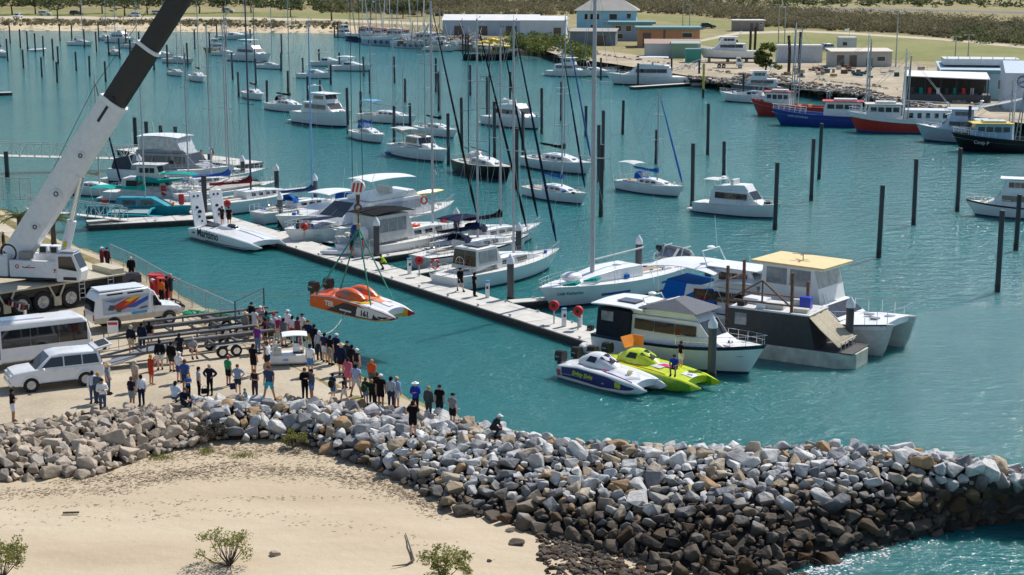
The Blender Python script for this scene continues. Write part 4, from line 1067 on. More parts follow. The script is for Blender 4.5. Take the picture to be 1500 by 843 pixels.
pedestal(44.0, 2.3, 'white service pedestal with blue top near the two men in black', 'p')
pedestal(55.9, 1.6, 'red hose reel at the end of the main pontoon', 'r'); pedestal(54.6, 1.4, 'white pedestal with blue top near the main pontoon end', 'p'); pedestal(55.3, 2.2, 'second white pedestal close to the pontoon end', 'p'); pedestal(53.6, 1.3, 'red hose reel left of the pedestals at the pontoon end', 'r')
pedestal(-.5, 2.4, 'red hose reel at the pontoon corner behind the raised engine covers', 'r')
for u, v, lb in ((266, 303, 'red hose reel box beside the grey inflatable at the left berths'), (204, 273.5, 'red box on the pile beside the teal covers'), (240, 290, 'red hose reel in front of the grey tinted cruiser')):
    p = P(u, v, .5); root = empty('hose_reel', p, .3, lb, 'hose reel'); q = MB(); q.box((0, 0, .75), (.5, .35, 1.0)); q.build('box', M_RED, root, bevel=.04); q = MB(); q.box((0, 0, .15), (.3, .25, .3)); q.build('base', M_GALV, root)
# ------------------------------------------------------------------ gangways
def gangway(name, label, a, b, w=1.5, h=1.2, m=M_ALU, bays=14):
    a = Vector(a); b = Vector(b); d = b - a; hd = math.atan2(d.y, d.x); L = Vector((d.x, d.y, 0)).length; root = empty(name, a, hd, label, 'gangway')
    def q(x, y, z): return Vector((x, y, z + d.z * x / L))
    dk = MB()
    dk.add([q(0, -w / 2, 0), q(L, -w / 2, 0), q(L, w / 2, 0), q(0, w / 2, 0), q(0, -w / 2, -.1), q(L, -w / 2, -.1), q(L, w / 2, -.1), q(0, w / 2, -.1)], [(0, 1, 2, 3), (7, 6, 5, 4), (0, 4, 5, 1), (1, 5, 6, 2), (2, 6, 7, 3), (3, 7, 4, 0)])
    dk.build('deck', M_CONC, root)
    for sg in (-1, 1):
        t = MB(); y = sg * w / 2
        for z in (-.05, h): t.bar(q(0, y, z), q(L, y, z), .09, .09)
        for i in range(bays + 1):
            x = L * i / bays; t.bar(q(x, y, 0), q(x, y, h), .05)
            if i < bays: t.bar(q(x, y, 0 if i % 2 else h), q(x + L / bays, y, h if i % 2 else 0), .05)
        t.build('truss', m, root)
    return root
gangway('gangway', 'long white truss gangway crossing the water at upper left', P(-160, 224, 2.6), P(214, 233, 1.2), 1.8, 1.5, bays=34)
gangway('gangway', 'short white truss gangway sloping down to the landing pontoon', P(40, 306, 2.3), P(184, 322, .62), 1.6, 1.2, bays=12)
sc_ = empty('screen_fence', P(-20, 294, GZ), 0, 'wire mesh screen fence beside the palm at the left edge', 'fence')
q = MB()
for x in (0, 1.6, 3.2, 4.2): q.bar((x, 0, 0), (x, 0, 2.1), .06)
for z in (.1, 2.1): q.bar((0, 0, z), (4.2, 0, z), .06)
q.build('frame', M_GALV, sc_); q = MB()
for k in range(28): q.bar((k * .15, 0, .1), (k * .15, 0, 2.1), .012)
for k in range(14): q.bar((0, 0, .1 + k * .15), (4.2, 0, .1 + k * .15), .012)
q.build('mesh', M_GALV, sc_)

# ------------------------------------------------------------------ boats on moorings
D = rad
W50 = D(-52)
MAR = cloth('#6d1f2a'); BLK = cloth('#15161a'); LBL = paint('#7aa9d6', .4); GRYC = cloth('#7c8086'); DKB = paint('#0e1116', .4); PBL = paint('#3f78b8', .5)
G = 'sailboats on moorings'
sailboat('sailboat', 'sailboat cut by the left edge with a white round dinghy at bow', 0, 83, W50, 10, 13, seed=3, cover=MAR)
dinghy('dinghy', 'small white open boat alone among the far left piles', 54, 75, D(20), 4.4, M_WHITE, cat='dinghy')
sailboat('sailboat', 'white sailboat with grey dodger among far left piles, fourth mast', 119, 67, D(-30), 9, 13, dod=GRYC, seed=4)
sailboat('sailboat', 'white sailboat with blue sail cover near the far beach', 155, 59, D(-60), 9, 13, cover=M_NAVY, seed=5)
cruiser('motor_cruiser', 'white flybridge cruiser near the far beach left of the crane boom', 178, 63, D(-35), 10.5, seed=6)
sailboat('sailboat', 'small sailboat with round cream dodger between two far piles', 169, 81, D(-60), 8, 12, dod=cloth('#cfc8b0'), seed=7)
sailboat('sailboat', 'white sailboat left of the black crane boom', 198, 71, D(-35), 9, 13, seed=8)
sailboat('sailboat', 'white sailboat half hidden behind the crane boom collar', 238, 85, D(-40), 9, 13, seed=9)
sailboat('sailboat', 'cream sailboat right of the crane boom, farther one', 263, 93, D(-35), 9.5, 13, seed=10, side=M_OFFW)
sailboat('sailboat', 'small white sailboat with low cabin right of the crane boom', 259, 111, D(-60), 7.5, 10, seed=11)
sailboat('sailboat', 'white sailboat with maroon sail cover seen bow on, right of boom', 291, 119, D(-68), 10, 14, cover=MAR, seed=12)
cruiser('motor_cruiser', 'wide white cruising catamaran close to the far beach', 345, 58, D(-10), 11, 'sport', beam=.5, seed=13)
cruiser('motor_cruiser', 'small yellow hulled work boat near the far beach', 315, 76, D(-150), 6.5, 'pilot', side=paint('#b89a3a'), seed=14)
sailboat('sailboat', 'white sailboat with grey cockpit tent beside yellow work boat', 330, 82, D(-40), 8.5, 12, dod=GRYC, bim=GRYC, seed=15)
cruiser('motor_cruiser', 'big white two-deck cruiser in the far mooring rows', 369, 90, D(-40), 13.5, 'fly', fb=2.1, seed=16)
sailboat('sailboat', 'low white sailboat just right of the big two-deck cruiser', 396, 101, D(-40), 8, 12, seed=17)
sailboat('sailboat', 'white sailboat with red and brown covers on deck by thin pile', 373, 145, D(-65), 10, 15, cover=MAR, seed=18, gear=12, mast=mat('dark_mast', (.05, .06, .1), .4))
cruiser('motor_boat', 'small white cabin boat without mast in far mid rows', 463, 115, D(-20), 8, 'sport', seed=19)
cruiser('motor_cruiser', 'white sports cruiser with dark canopy in the far middle', 482, 97, D(-15), 9, 'sport', top=GRYC, seed=20)
cruiser('motor_cruiser', 'white sports cruiser with hardtop right of the dark-canopied one', 516, 104, D(-20), 10, 'sport', top=M_WHITE, seed=21)
sailboat('sailboat', 'white sailboat with dark bundles in cockpit left of the trawler yacht', 421, 163, D(-50), 11, 17, cover=BLK, dod=BLK, seed=22, gear=10)
cruiser('trawler_yacht', 'large white trawler yacht with wheelhouse and dark blue bottom', 477, 183, D(-48), 13, 'pilot', fb=2.5, seed=23, boot=paint('#10305e'), gear=8)
sailboat('sailboat', 'white sailboat with bright blue covers and red bits, bow to camera', 541, 206, D(-62), 10, 14, cover=M_BLUEC, dod=M_BLUEC, seed=24, gear=12)
sailboat('sailboat', 'white cutter with light blue bimini in the middle moorings', 570, 180, D(-38), 11, 15, bim=cloth('#6fa6cf'), seed=25)
b = sailboat('sailboat', 'white pilothouse ketch with dark windows and blue dinghy at stern', 617, 232, D(-55), 12.5, 15, seed=26, fb=1.7, windows=2, mizzen=9, bim=M_OFFW, cover=cloth('#b9aa98'))
h = House(b.root, 'pilothouse', [(-1.9, 1.7), (-1.8, 2.75), (.9, 2.75), (1.5, 1.75)], 2.5, 2.2); h.panes(-1.6, .9, 1.95, 2.6, 2, gap=.1); h.slope(2, 2, .1, .9)
dinghy('dinghy', 'blue inflatable dinghy at the stern of the pilothouse ketch', 581, 226, D(10), 2.9, paint('#2f6fb5', .6), motor=False)
sailboat('sailboat', 'white sailboat behind the pilothouse ketch with black sail bundle', 641, 199, D(-55), 10, 16, cover=BLK, seed=28)
b = sailboat('ketch', 'black hulled ketch with cream deck and two dark masts', 711, 259, D(-60), 12, 13, side=DKB, stripe=DKB, seed=29, mizzen=11, mast=mat('dark_mast', (.05, .06, .1), .4), dod=M_OFFW, fb=1.8, gear=10, deckm=M_CREAM)
cruiser('motor_cruiser', 'white displacement cruiser with tan items on its roof, mid harbour', 755, 186, D(-48), 12, 'fly', hard=False, top=None, seed=30, gear=9, fb=1.9)
sailboat('sailboat', 'white ketch with black sail bundle and solar panels aft', 819, 250, D(-52), 12, 16, cover=BLK, seed=31, furl=paint('#1d4f8f', .7), gear=12)
sailboat('sailboat', 'white sailboat with blue sail cover and tan deck below the black-bundled ketch', 816, 293, D(-52), 9.5, 14, cover=M_BLUEC, seed=32, gear=14, deckm=M_CREAM, furl=M_NAVY)
sailboat('sailboat', 'white sloop with bright blue dodger and blue furled headsail', 955, 283, D(-50), 9.5, 9.5, cover=M_BLUEC, dod=M_BLUEC, furl=paint('#1d5fb0', .7), bim=M_OFFW, seed=33, gear=10)
b = cruiser('motor_cruiser', 'white flybridge cruiser moored alone beside a tall pile', 1083, 315, D(-38), 9.2, 'fly', hard=False, seed=34, near=True, anti=paint('#16233a'))
canopy(b.root, -3.6, -1.8, b.zr + .9, 2.0, M_OFFW, 'awning_rack', sag=.02)
cruiser('motor_cruiser', 'white motor boat with brown deck rail cut by the right edge', 1488, 318, D(160), 9.5, 'pilot', seed=35, stripe=paint('#3a2c26'))
# far row along the shore
cruiser('motor_cruiser', 'small white cruiser by two thin piles near the far beach end', 505, 55, D(-60), 9, 'pilot', seed=36)
trawler('fishing_trawler', 'dark blue trawler moored bow out at far shore', 532, 61, D(-60), 16, paint('#1c3a70', .5), seed=37, mast_h=13)
trawler('fishing_trawler', 'sea green trawler next to the dark blue trawler', 552, 63, D(-55), 15, paint('#1d5560', .5), seed=38, mast_h=13)
trawler('fishing_trawler', 'long pale blue trawler with pink wheelhouse roof at far shore', 572, 67, D(-40), 18, paint('#9fb6c9', .5), trim=paint('#b0605a'), seed=39, mast_h=15)
trawler('fishing_trawler', 'white and pale blue trawler with lattice outriggers at far shore', 613, 71, D(-35), 16, paint('#b9cbd8', .5), seed=40, mast_h=15, trim=M_WHITE)
cruiser('motor_boat', 'small white cabin boat at the right end of the far trawlers', 645, 75, D(-30), 9, 'pilot', seed=41)
cruiser('motor_boat', 'low white open boat beside the three clustered piles', 668, 74, D(0), 9, 'sport', seed=42)
b = trawler('tug_boat', 'black barge-like tug with bright yellow upper works', 719, 88, D(0), 13, DKB, bul=DKB, trim=M_YEL, house=paint('#7d8256'), seed=44, rig=False, mast_h=4, fb=1.9, beam=.42)
q = MB()
for k in range(14): q.ell((prng.uniform(-3, 3), prng.uniform(-1.5, 1.5), prng.uniform(4.0, 4.9)), (prng.uniform(.4, 1), .6, .35), 8, 5)
b.part(q, 'yellow_load', M_YEL)
cruiser('motor_cruiser', 'white cabin cruiser at left end of the pontoon below blue house', 833, 112, D(-30), 10, 'pilot', seed=45)
cruiser('motor_cruiser', 'low white sports boat between cabin cruiser and motor yacht', 873, 112, D(-20), 9, 'sport', seed=46)
cruiser('motor_yacht', 'large white motor yacht with dark saloon windows below the brick building', 948, 124, D(176), 16, 'fly', fb=2.3, seed=47, gear=8)
pontoon('shore_pontoon', 'narrow dark pontoon along the large white motor yacht', P(930, 128, .5), P(1040, 121, .5), 1.6, cleats=False)
dinghy('dinghy', 'white dinghy at the tip of the pontoon near yellow marker', 1018, 126, D(0), 4.2, M_WHITE)
gangway('gangway', 'grey truss gangway up the rocks behind the motor yacht', P(985, 112, .7), P(1030, 96, 2.4), 1.4, 1.2, M_GALV, 8)
# fishing fleet at right
b = cruiser('motor_cruiser', 'white cruiser with charcoal canopy covers at left of red trawler', 1098, 150, D(150), 11, 'sport', top=cloth('#33363b'), canopy_m=cloth('#33363b'), seed=48)
cruiser('motor_cruiser', 'grey hulled cruiser half hidden behind charcoal-canopied cruiser', 1112, 136, D(170), 11, 'pilot', glass=M_GLASS, side=GRYC, seed=49)
trawler('fishing_trawler', 'red hulled trawler with white and red wheelhouse behind the blue one', 1160, 170, D(160), 13, paint('#a8352b', .55), bul=paint('#a8352b', .55), trim=paint('#b13a2d'), seed=51, fb=2.5, mast_h=13, tside=1)
b = trawler('fishing_trawler', 'royal blue trawler with white deck and white lettering on bow', 1203, 184, D(168), 14.5, paint('#22408f', .5), bul=paint('#22408f', .5), seed=53, fb=2.4, mast_h=12, text=('LADY JACKSON', .42, M_WHITE, .74, .72), tside=1, house_f=False, anti=paint('#16305a'))
cruiser('motor_boat', 'small pale blue boat squeezed between blue and red trawlers', 1268, 185, D(130), 8, 'sport', side=paint('#9ec3d8'), seed=54)
b = trawler('fishing_trawler', 'bright red trawler with blue bottom and long white cabin', 1320, 194, D(172), 15, paint('#b5382c', .55), bul=M_WHITE, seed=55, fb=2.9, mast_h=10, anti=paint('#2c5391'), boot=paint('#2c5391'), tside=1, trim=M_CREAM)
tb = House(b.root, 'aft_cabin', [(-6.6, 1.3), (-6.6, 3.3), (-.2, 3.3), (-.2, 1.3)], 3.6, 3.5); tb.panes(-6.0, -.8, 2.2, 2.9, 5, gap=.6)
b = cruiser('fishing_catamaran', 'pale grey fishing catamaran with slanted dark front windows', 1408, 208, D(165), 12, 'pilot', side=paint('#aab4bd'), cab=paint('#b9c8d8'), beam=.44, fb=2.3, seed=56, gear=8)
b = trawler('fishing_boat', 'black hulled fishing boat with yellow roof gear and white name', 1480, 222, D(176), 15, DKB, bul=DKB, trim=M_YEL, seed=57, fb=2.4, mast_h=8, text=('Cindy P', .6, M_WHITE, .78, .62), tside=1, house=paint('#8fb4cf'))
# ------------------------------------------------------------------ boats in the berths
LET = paint('#1d2230', .5)
# white yacht, stern to the pontoon, bow to the right
b = sailboat('sailing_yacht', 'white yacht with pale blue waterline, stern to pontoon behind two men', 739, 408, D(48), 13.2, 18, near=True, seed=61, fb=1.55, windows=2, gear=8, furl=M_NAVY, boomlen=.32, mr=.1, anti=paint('#4a6f9c'))
h = House(b.root, 'cockpit_tent', [(-4.6, 1.35), (-4.4, 3.0), (-2.2, 3.05), (-1.6, 1.7)], 2.7, 2.3, M_OFFW, bevel=.06); h.panes(-4.2, -2.2, 1.9, 2.8, 2, m=M_GLASS_L); h.slope(0, 2, .2, .9, M_GLASS)
q = MB(); q.box((-3.2, 0, 3.1), (1.3, 1.6, .05)); b.part(q, 'solar_panel', mat('solar_cells', (.05, .055, .08), .25))
b.text('-- ---', .3, LET, .1, .55, -1)
# second yacht behind with navy cover
b = sailboat('sailing_yacht', 'grey-white yacht with navy boom cover and steel tender arch', 700, 380, D(46), 12.5, 18, near=True, seed=62, fb=1.45, cover=M_NAVY, dod=M_NAVY, side=M_OFFW, stripe=M_NAVY, gear=10, furl=BLK, mr=.1, mx=.0)
b = sailboat('sailing_yacht', 'white yacht with black boom bag and blue bimini farther along', 722, 362, D(48), 12.5, 17, near=True, seed=63, fb=1.4, cover=BLK, bim=M_NAVY, dod=M_NAVY, furl=BLK, gear=10, mr=.1)
# yacht with black bimini, orange bundles
b = sailboat('sailing_yacht', 'large white yacht with black bimini, dark sheer stripe and orange bundles', 612, 364, D(48), 15.5, 19, near=True, seed=64, fb=1.6, stripe=M_WHITE, furl=BLK, gear=12, mx=.12, mr=.11)
canopy(b.root, -6.6, -2.0, 4.0, 3.4, BLK, 'bimini', zleg=1.5)
h = House(b.root, 'cockpit_enclosure', [(-6.2, 1.4), (-6.2, 3.6), (-2.4, 3.6), (-1.7, 1.5)], 2.9, 2.7, M_OFFW); h.panes(-5.8, -2.7, 2.2, 3.3, 3, m=M_GLASS_L)
for k, (x, y) in enumerate(((-1.0, -.8), (3.8, .5), (4.6, -.3), (5.2, .3))):
    q = MB(); q.ell((x, y, 1.95 if k else 2.2), (.5, .28, .22), 10, 6); q.ell((x + .35, y + .1, 2.0), (.3, .22, .2), 8, 5); b.part(q, 'orange_bundle', M_RED if k % 2 else paint('#d8552c'))
q = MB(); q.box((4.2, -.7, 1.85), (.4, .3, .4)); b.part(q, 'blue_drum', paint('#2b66b0'))
for x, m in ((-7.1, M_WHITE), (-7.0, paint('#1f2f7a'))):
    q = MB(); q.ell((x, -.9 if m is M_WHITE else .3, 2.3), (.35, .45, .6), 10, 6); b.part(q, 'wrapped_bundle', m)
sb = MB(); sb.tube([b.sheer(.45 + .04 * i, -1.02, -.35 + .02 * i) for i in range(8)], [.06, .18, .22, .22, .2, .16, .1, .04], 8); b.part(sb, 'stowed_sail_bag', M_NAVY)
# big flybridge cruiser with pale covers
b = cruiser('flybridge_cruiser', 'large white flybridge cruiser with pale grey covers and yellow kayak', 575, 340, D(44), 15, 'fly', near=True, top=cloth('#d9dcda'), seed=65, fb=2.1, gear=8, glass=cloth('#9aa3ad'))
h = House(b.root, 'windscreen_cover', [(-1.5, 2.2), (-1.2, 3.4), (1.4, 3.3), (4.6, 2.2)], 3.7, 2.9, cloth('#b7bfc8'), nose=.5, bevel=.08)
q = MB(); q.loft([[(3.6 + x, -.9 + yy * r, 3.4 + zz * r) for yy, zz in ((-.3, 0), (0, -.18), (.3, 0), (0, .2))] for x, r in ((-1.9, .1), (-1.2, .8), (0, 1.1), (1.2, .8), (1.9, .1))]); b.part(q, 'kayak', M_YEL)
for y in (-1.9, 1.7):
    q = MB(); q.torus((2.2, y, 2.9), .34, .09, 'y', 18, 8); b.part(q, 'lifebuoy', paint('#d2604a'))
q = MB(); q.tube([(5.2, 0, 2.2), (5.2, 0, 5.2)], .03, 6)
for a in range(3): q.bar((5.2, 0, 5.2), (5.2, .5 * math.cos(a * 2.1), 5.2 + .5 * math.sin(a * 2.1)), .06, .02)
b.part(q, 'wind_generator', M_GALV)
# white sports cruiser, bow to the pontoon
b = cruiser('sports_cruiser', 'white sports cruiser with black sun awning, bow to the pontoon', 492, 350, D(-128), 12.5, 'sport', near=True, seed=66, fb=1.7, gear=6, canopy_m=None)
h = House(b.root, 'hardtop_cabin', [(-5.0, 1.4), (-4.6, 3.2), (-1.4, 3.3), (.8, 2.0), (1.5, 1.5)], 3.3, 2.5, paint('#c9d0d8')); h.panes(-4.2, -1.7, 2.2, 2.95, 2, m=M_GLASS_L, gap=.15); h.slope(2, 2, .1, .9, M_GLASS)
q = MB(); q.slab([(1.2, -.2, 2.1), (3.9, -.5, 2.15), (3.7, 1.6, 2.25), (1.0, 1.7, 2.3)], (0, 0, 1), .04); b.part(q, 'sun_awning', M_NAVY)
b.text('-- ----', .3, LET, .8, .62, 1)
cruiser('sports_cruiser', 'white sports cruiser with white hardtop and blue side curtains beyond', 470, 330, D(-128), 11.5, 'sport', near=True, top=M_WHITE, seed=67, fb=1.6, canopy_m=M_BLUEC)
b = sailboat('sailing_yacht', 'white yacht with slate blue boom cover and pale blue mast', 448, 318, D(46), 11, 17, near=True, cover=cloth('#33496b'), mast=LBL, seed=68, dod=M_BLUEC, gear=8)
# small fishing boat bow to camera
b = cruiser('fishing_boat', 'small white fishing boat with flared bow pointing at the pontoon', 537, 368, D(-128), 7.6, 'sport', near=True, seed=69, fb=1.75, gear=8, top=M_NAVY, beam=.36)
dinghy('jet_ski', 'white jet ski standing tilted on the pontoon near the green slings', Vector((*((PA + PD * 22.6 + PN * 1.9).xy), .58)), None, D(-10), 3.0, M_WHITE, motor=False, inside=M_WHITE, cat='jet ski')
# yacht with maroon boom cover
b = sailboat('sailing_yacht', 'white yacht with maroon boom cover and navy mast at the pontoon corner', 378, 306, D(44), 13, 19, near=True, cover=MAR, mast=mat('dark_mast', (.05, .06, .1), .4), seed=70, fb=1.6, windows=4, mx=-.06, stripe=M_WHITE, mr=.1, anti=paint('#1a2230'))
lettering('----- ---', .6, M_WHITE, b.root, (-3.3, -.36, 3.1), (1, 0, -.04), (0, 0, 1), bold=.01)
b = sailboat('sailing_yacht', 'white yacht with bright blue sail cover behind maroon-covered yacht', 340, 293, D(44), 12, 17, near=True, cover=paint('#1f4fa8', .8), seed=71, fb=1.5, mx=-.02)
h = House(b.root, 'deck_tent', [(-3, 1.4), (0, 2.3), (3.4, 1.5)], 2.6, 1.0, cloth('#c9c2b6'), bevel=.05)
sailboat('sailing_yacht', 'white yacht with bare boom and cream clutter, tall thin mast', 300, 283, D(40), 11, 16, near=True, seed=72, fb=1.4, gear=16, deckm=M_CREAM)
sailboat('sailing_catamaran', 'beamy white multihull with netting between the left berths', 322, 268, D(30), 11, 16, near=True, seed=73, fb=1.3, gear=14, beam=.5)
dinghy('inflatable_boat', 'grey inflatable boat lying by the red hose box at left berths', 262, 304, D(40), 4.2, paint('#9aa0a2', .7), motor=True)
sailboat('sailing_yacht', 'low white sailboat behind the teal trimaran, thin grey mast', 268, 292, D(35), 9, 14, near=True, seed=74, fb=1.1, gear=14)
# grey tinted cruiser
b = cruiser('flybridge_cruiser', 'big grey flybridge cruiser with tinted sides and white hardtop', 258, 268, D(-20), 15, 'fly', near=True, side=M_WHITE, cab=paint('#8b9299'), glass=M_GLASS, top=M_WHITE, seed=75, fb=2.2, canopy_m=cloth('#4a4f56'))
h = House(b.root, 'clear_curtain', [(-3.6, b.zr + .3), (-3.4, b.zr + 1.8), (1.0, b.zr + 1.8), (1.7, b.zr + .4)], 3.1, 3.0, mat('curtain_vinyl', (.5, .52, .53), .2, var=.25)); 
# green-topped cabin boat
b = cruiser('cabin_boat', 'white cabin boat with dark side screens and teal boom cover', 222, 294, D(-10), 9.5, 'pilot', near=True, seed=76, fb=1.4, cab=M_OFFW, glass=cloth('#39433f'))
canopy(b.root, 1.0, 5.0, 3.0, 1.6, M_TEALC, 'teal_awning', zleg=1.2)
q = MB(); q.tube([(-1, -1.2, 2.4), (1.5, -1.3, 2.2), (4, -1.2, 2.5)], [.3, .24, .1], 7); b.part(q, 'teal_sail_cover', M_TEALC)
sailboat('sailboat', 'small white boat with bundled brown cover beside the crane boom', 140, 286, D(-30), 8, 11, seed=77, cover=cloth('#b3a98f'), gear=12, furl=M_NAVY)
# teal trimaran
TEALP = paint('#1b8f9e', .4); PALEY = paint('#b9b68a', .5)
b = Boat('trimaran', 'teal trimaran with pale yellow bottom and orange bucket at left landing', 'sailboat', 205, 318, D(-8), 10.5, 1.7, 1.25, 1.0, stern=.6, rake=.05)
b.hull(TEALP, TEALP, anti=PALEY, boot=PALEY, deck=TEALP)
h = House(b.root, 'cabin', [(-2.2, 1.0), (-2.0, 1.9), (1.4, 1.95), (3.0, 1.15)], 1.7, 1.4, TEALP, nose=.6); h.panes(-1.4, 1.6, 1.3, 1.7, 2, gap=.5)
for sg in (-1, 1):
    q = MB(); q.loft([[(x, sg * 2.7 + yy * r, .35 + zz * r) for yy, zz in ((-.3, .3), (-.25, -.3), (0, -.5), (.25, -.3), (.3, .3))] for x, r in ((-3.8, .4), (-2, .95), (1, 1), (3, .8), (4.4, .08))]); b.part(q, 'float', TEALP, smooth=50)
    for x in (-2.2, 1.8):
        q = MB(); q.tube([(x, sg * .6, 1.0), (x, sg * 1.7, 1.05), (x, sg * 2.7, .6)], .12, 6); b.part(q, 'crossbeam', TEALP)
    q = MB(); q.slab([(-2.2, sg * .8, .95), (1.8, sg * .8, .95), (1.8, sg * 2.5, .75), (-2.2, sg * 2.5, .75)], (0, 0, 1), .02); b.part(q, 'trampoline', mat('trampoline_net', (.25, .36, .38), .9))
rigging(b, .6, 1.8, 13, M_SPAR, (.5,)); boom(b, .5, 2.6, 3.8, M_SPAR, M_TEALC, fat=.3)
canopy(b.root, -4.6, -2.2, 3.0, 2.2, M_TEALC, zleg=1.1); deck_gear(b, 10, -4, 4, 1.15, 1.2, 78, [M_TEALC, M_ORANGE, M_OFFW, PALEY])
q = MB(); q.tube([(-3.4, -.3, 1.1), (-3.4, -.3, 1.7)], [.25, .35], 10); b.part(q, 'orange_bucket', paint('#d8402a'))
# Lady Katherine
b = sailboat('sailing_yacht', 'long white yacht with blue hull bars and grey inflatable hung at stern', 891, 434, D(46 + 180), 15.2, 21, near=True, seed=79, fb=1.75, windows=0, gear=22, mx=.12, mr=.17, spr=(.4, .66), boomlen=.38, anti=paint('#2a3a52'), deckm=M_WHITE)
b.text('Lady Katherine', .34, LET, .86, .68, 1, shear=.2)
BLU = paint('#274f9a', .5)
def hull_bar(b, t0, t1, h0, h1, m, side):
    mb = MB(); top = []; bot = []
    for i in range(9):
        t = lerp(t0, t1, i / 8); hb = b.hb(t); hw = hb * lerp(b.flare, .3, t ** 3)
        for L_, h in ((bot, h0), (top, h1)): L_.append(Vector((b.x(t, h), side * (lerp(hw, hb, h ** .8) + .008), b.zs(t) * h)))
    mb.loft([[bot[i], top[i], top[i] + Vector((0, side * .02, 0)), bot[i] + Vector((0, side * .02, 0))] for i in range(9)]); b.part(mb, 'hull_bar', m)
hull_bar(b, .5, .68, .42, .54, BLU, 1); hull_bar(b, .04, .26, .5, .62, BLU, 1)
q = MB(); q.ell((4.1, 0, 2.05), (.85, .75, .35), 14, 6); b.part(q, 'life_raft_case', M_WHITE)
for x in (5.2, 3.0):
    q = MB(); q.tube([(x - .9, 1.05, 1.8), (x, 1.25, 1.86), (x + .9, 1.0, 1.84)], [.06, .17, .06], 7); b.part(q, 'stowed_sail', M_TEALC)
hd_ = D(46 + 180); st_ = b.root.location + Vector((math.cos(hd_), math.sin(hd_), 0)) * -8.1
dinghy('inflatable_tender', 'grey inflatable with black outboard hanging off long white yacht stern', Vector((st_.x, st_.y, 1.9)), None, D(-35), 3.0, paint('#8d9294', .8), cat='dinghy', rot=(.7, .1, D(-35)))
dv = MB()
for sg in (-1, 1): dv.tube([(-7.2, sg * .9, 1.5), (-7.7, sg * .9, 2.7), (-8.6, sg * .9, 2.75)], .05, 6)
b.part(dv, 'davit', M_STEEL)
# white trawler yacht at the pontoon end
b = cruiser('trawler_yacht', 'white trawler yacht with grey flybridge cover and dark aft screens', 1000, 532, D(-38), 11.6, 'fly', near=True, hard=False, seed=80, fb=2.0, stripe=paint('#1b2a44'), gear=8, anti=paint('#16203a'))
h = House(b.root, 'aft_screen', [(-5.4, b.zd - .1), (-5.3, b.zd + 1.75), (-2.9, b.zd + 1.75), (-2.9, b.zd - .1)], 3.5, 3.3, cloth('#2c2f36'), bevel=.03)
q = MB(); q.slab([(-5.0, -1.68, b.zd + 1.0), (-4.1, -1.68, b.zd + 1.0), (-4.1, -1.66, b.zd + 1.6), (-5.0, -1.66, b.zd + 1.6)], (0, -1, 0), .03); q.build('clear_panel', M_GLASS_L, h.o)
canopy(b.root, -5.7, -1.9, b.zd + 2.15, 3.7, M_WHITE, 'aft_roof', legs=False, sag=.08, th=.08)
q = MB(); q.box((-3.6, -.5, b.zd + 2.22), (1.4, 1.0, .05)); b.part(q, 'solar_panel', mat('solar_cells', (.05, .055, .08), .25))
h = House(b.root, 'flybridge_cover', [(-2.4, b.zr + .5), (-.3, b.zr + 1.15), (1.9, b.zr + .55)], 3.2, 1.2, cloth('#6f7278'), bevel=.06)
q = MB(); q.torus((-2.1, -1.2, b.zr + .35), .28, .08, 'x', 16, 6); b.part(q, 'lifebuoy', M_WHITE)
q = MB(); q.box((-2.0, -.3, b.zr + .2), (.5, .7, .25)); b.part(q, 'deck_box', paint('#b5622c'))
b.text('----', .3, LET, .9, .66, -1)
dinghy('inflatable_tender', 'grey inflatable tender tucked behind the trawler yacht at pontoon end', 897, 500, D(-30), 3.4, paint('#a3a8aa', .8), cat='dinghy')
dinghy('inflatable_boat', 'pale inflatable with black outboards between pontoon end and race boats', 893, 521, D(160), 3.8, paint('#c4c6c4', .7), cat='dinghy')
# covered launch with white awning and blue tarp
b = cruiser('covered_launch', 'white launch under a white awning with blue tarpaulin behind trawler yacht', 1085, 478, D(-38), 12.5, 'pilot', near=True, seed=81, fb=1.6, rail=False)
canopy(b.root, -6.4, -1.0, 4.2, 4.0, M_WHITE, 'awning', zleg=1.2, sag=.3); canopy(b.root, -1.2, 4.6, 3.6, 3.8, M_WHITE, 'fore_awning', zleg=1.2, sag=.3)
h = House(b.root, 'blue_tarpaulin', [(-5.6, 1.3), (-5.2, 2.9), (-1.4, 2.7), (-1.0, 1.3)], 3.4, 2.6, cloth('#1766b8'), bevel=.1)
# barge house
M_DKGR = mat('charcoal_cladding', (.045, .045, .048), .6, var=.2); M_BARGE = mat('barge_hull', (.56, .57, .48), .7, var=.35, scale=1.2)
c = P(1160, 522, 0); root = empty('work_barge', c, D(-32), 'charcoal shed barge with rusty gantry posts and tan fabric cover', 'barge')
q = MB(); q.loft([[(x, y * w, z) for y, z in ((-1.7, .95), (-1.6, -.3), (1.6, -.3), (1.7, .95))] for x, w in ((-4.2, 1), (3.4, 1), (4.6, .62))]); q.build('hull', M_BARGE, root, bevel=.04)
q = MB(); q.box((3.2, 0, .98), (2.6, 3.0, .08)); q.build('foredeck', M_DKGR, root)
h = House(root, 'shed', [(-3.8, .9), (-3.8, 3.0), (1.6, 3.0), (2.1, .9)], 3.1, 3.0, M_DKGR); h.side([[(-3.3, 2.0), (-2.5, 2.0), (-2.5, 2.75), (-3.3, 2.75)]], M_GLASS_L)
q = MB(); q.box((-1.0, 0, 3.06), (5.4, 3.2, .1)); q.build('roof', M_OFFW, root, bevel=.03)
q = MB(); secs = []
for i in range(9):
    y = lerp(-1.5, 1.5, i / 8); k = .06 * math.sin(i * 2.2); secs.append([(1.5, y, 3.12 + k), (2.4, y, 2.3 + k), (3.6, y, 1.35 - k), (3.6, y, 1.31 - k), (2.4, y, 2.26 + k), (1.5, y, 3.08 + k)])
q.loft(secs); q.build('fabric_cover', cloth('#b8ad98'), root, smooth=60)
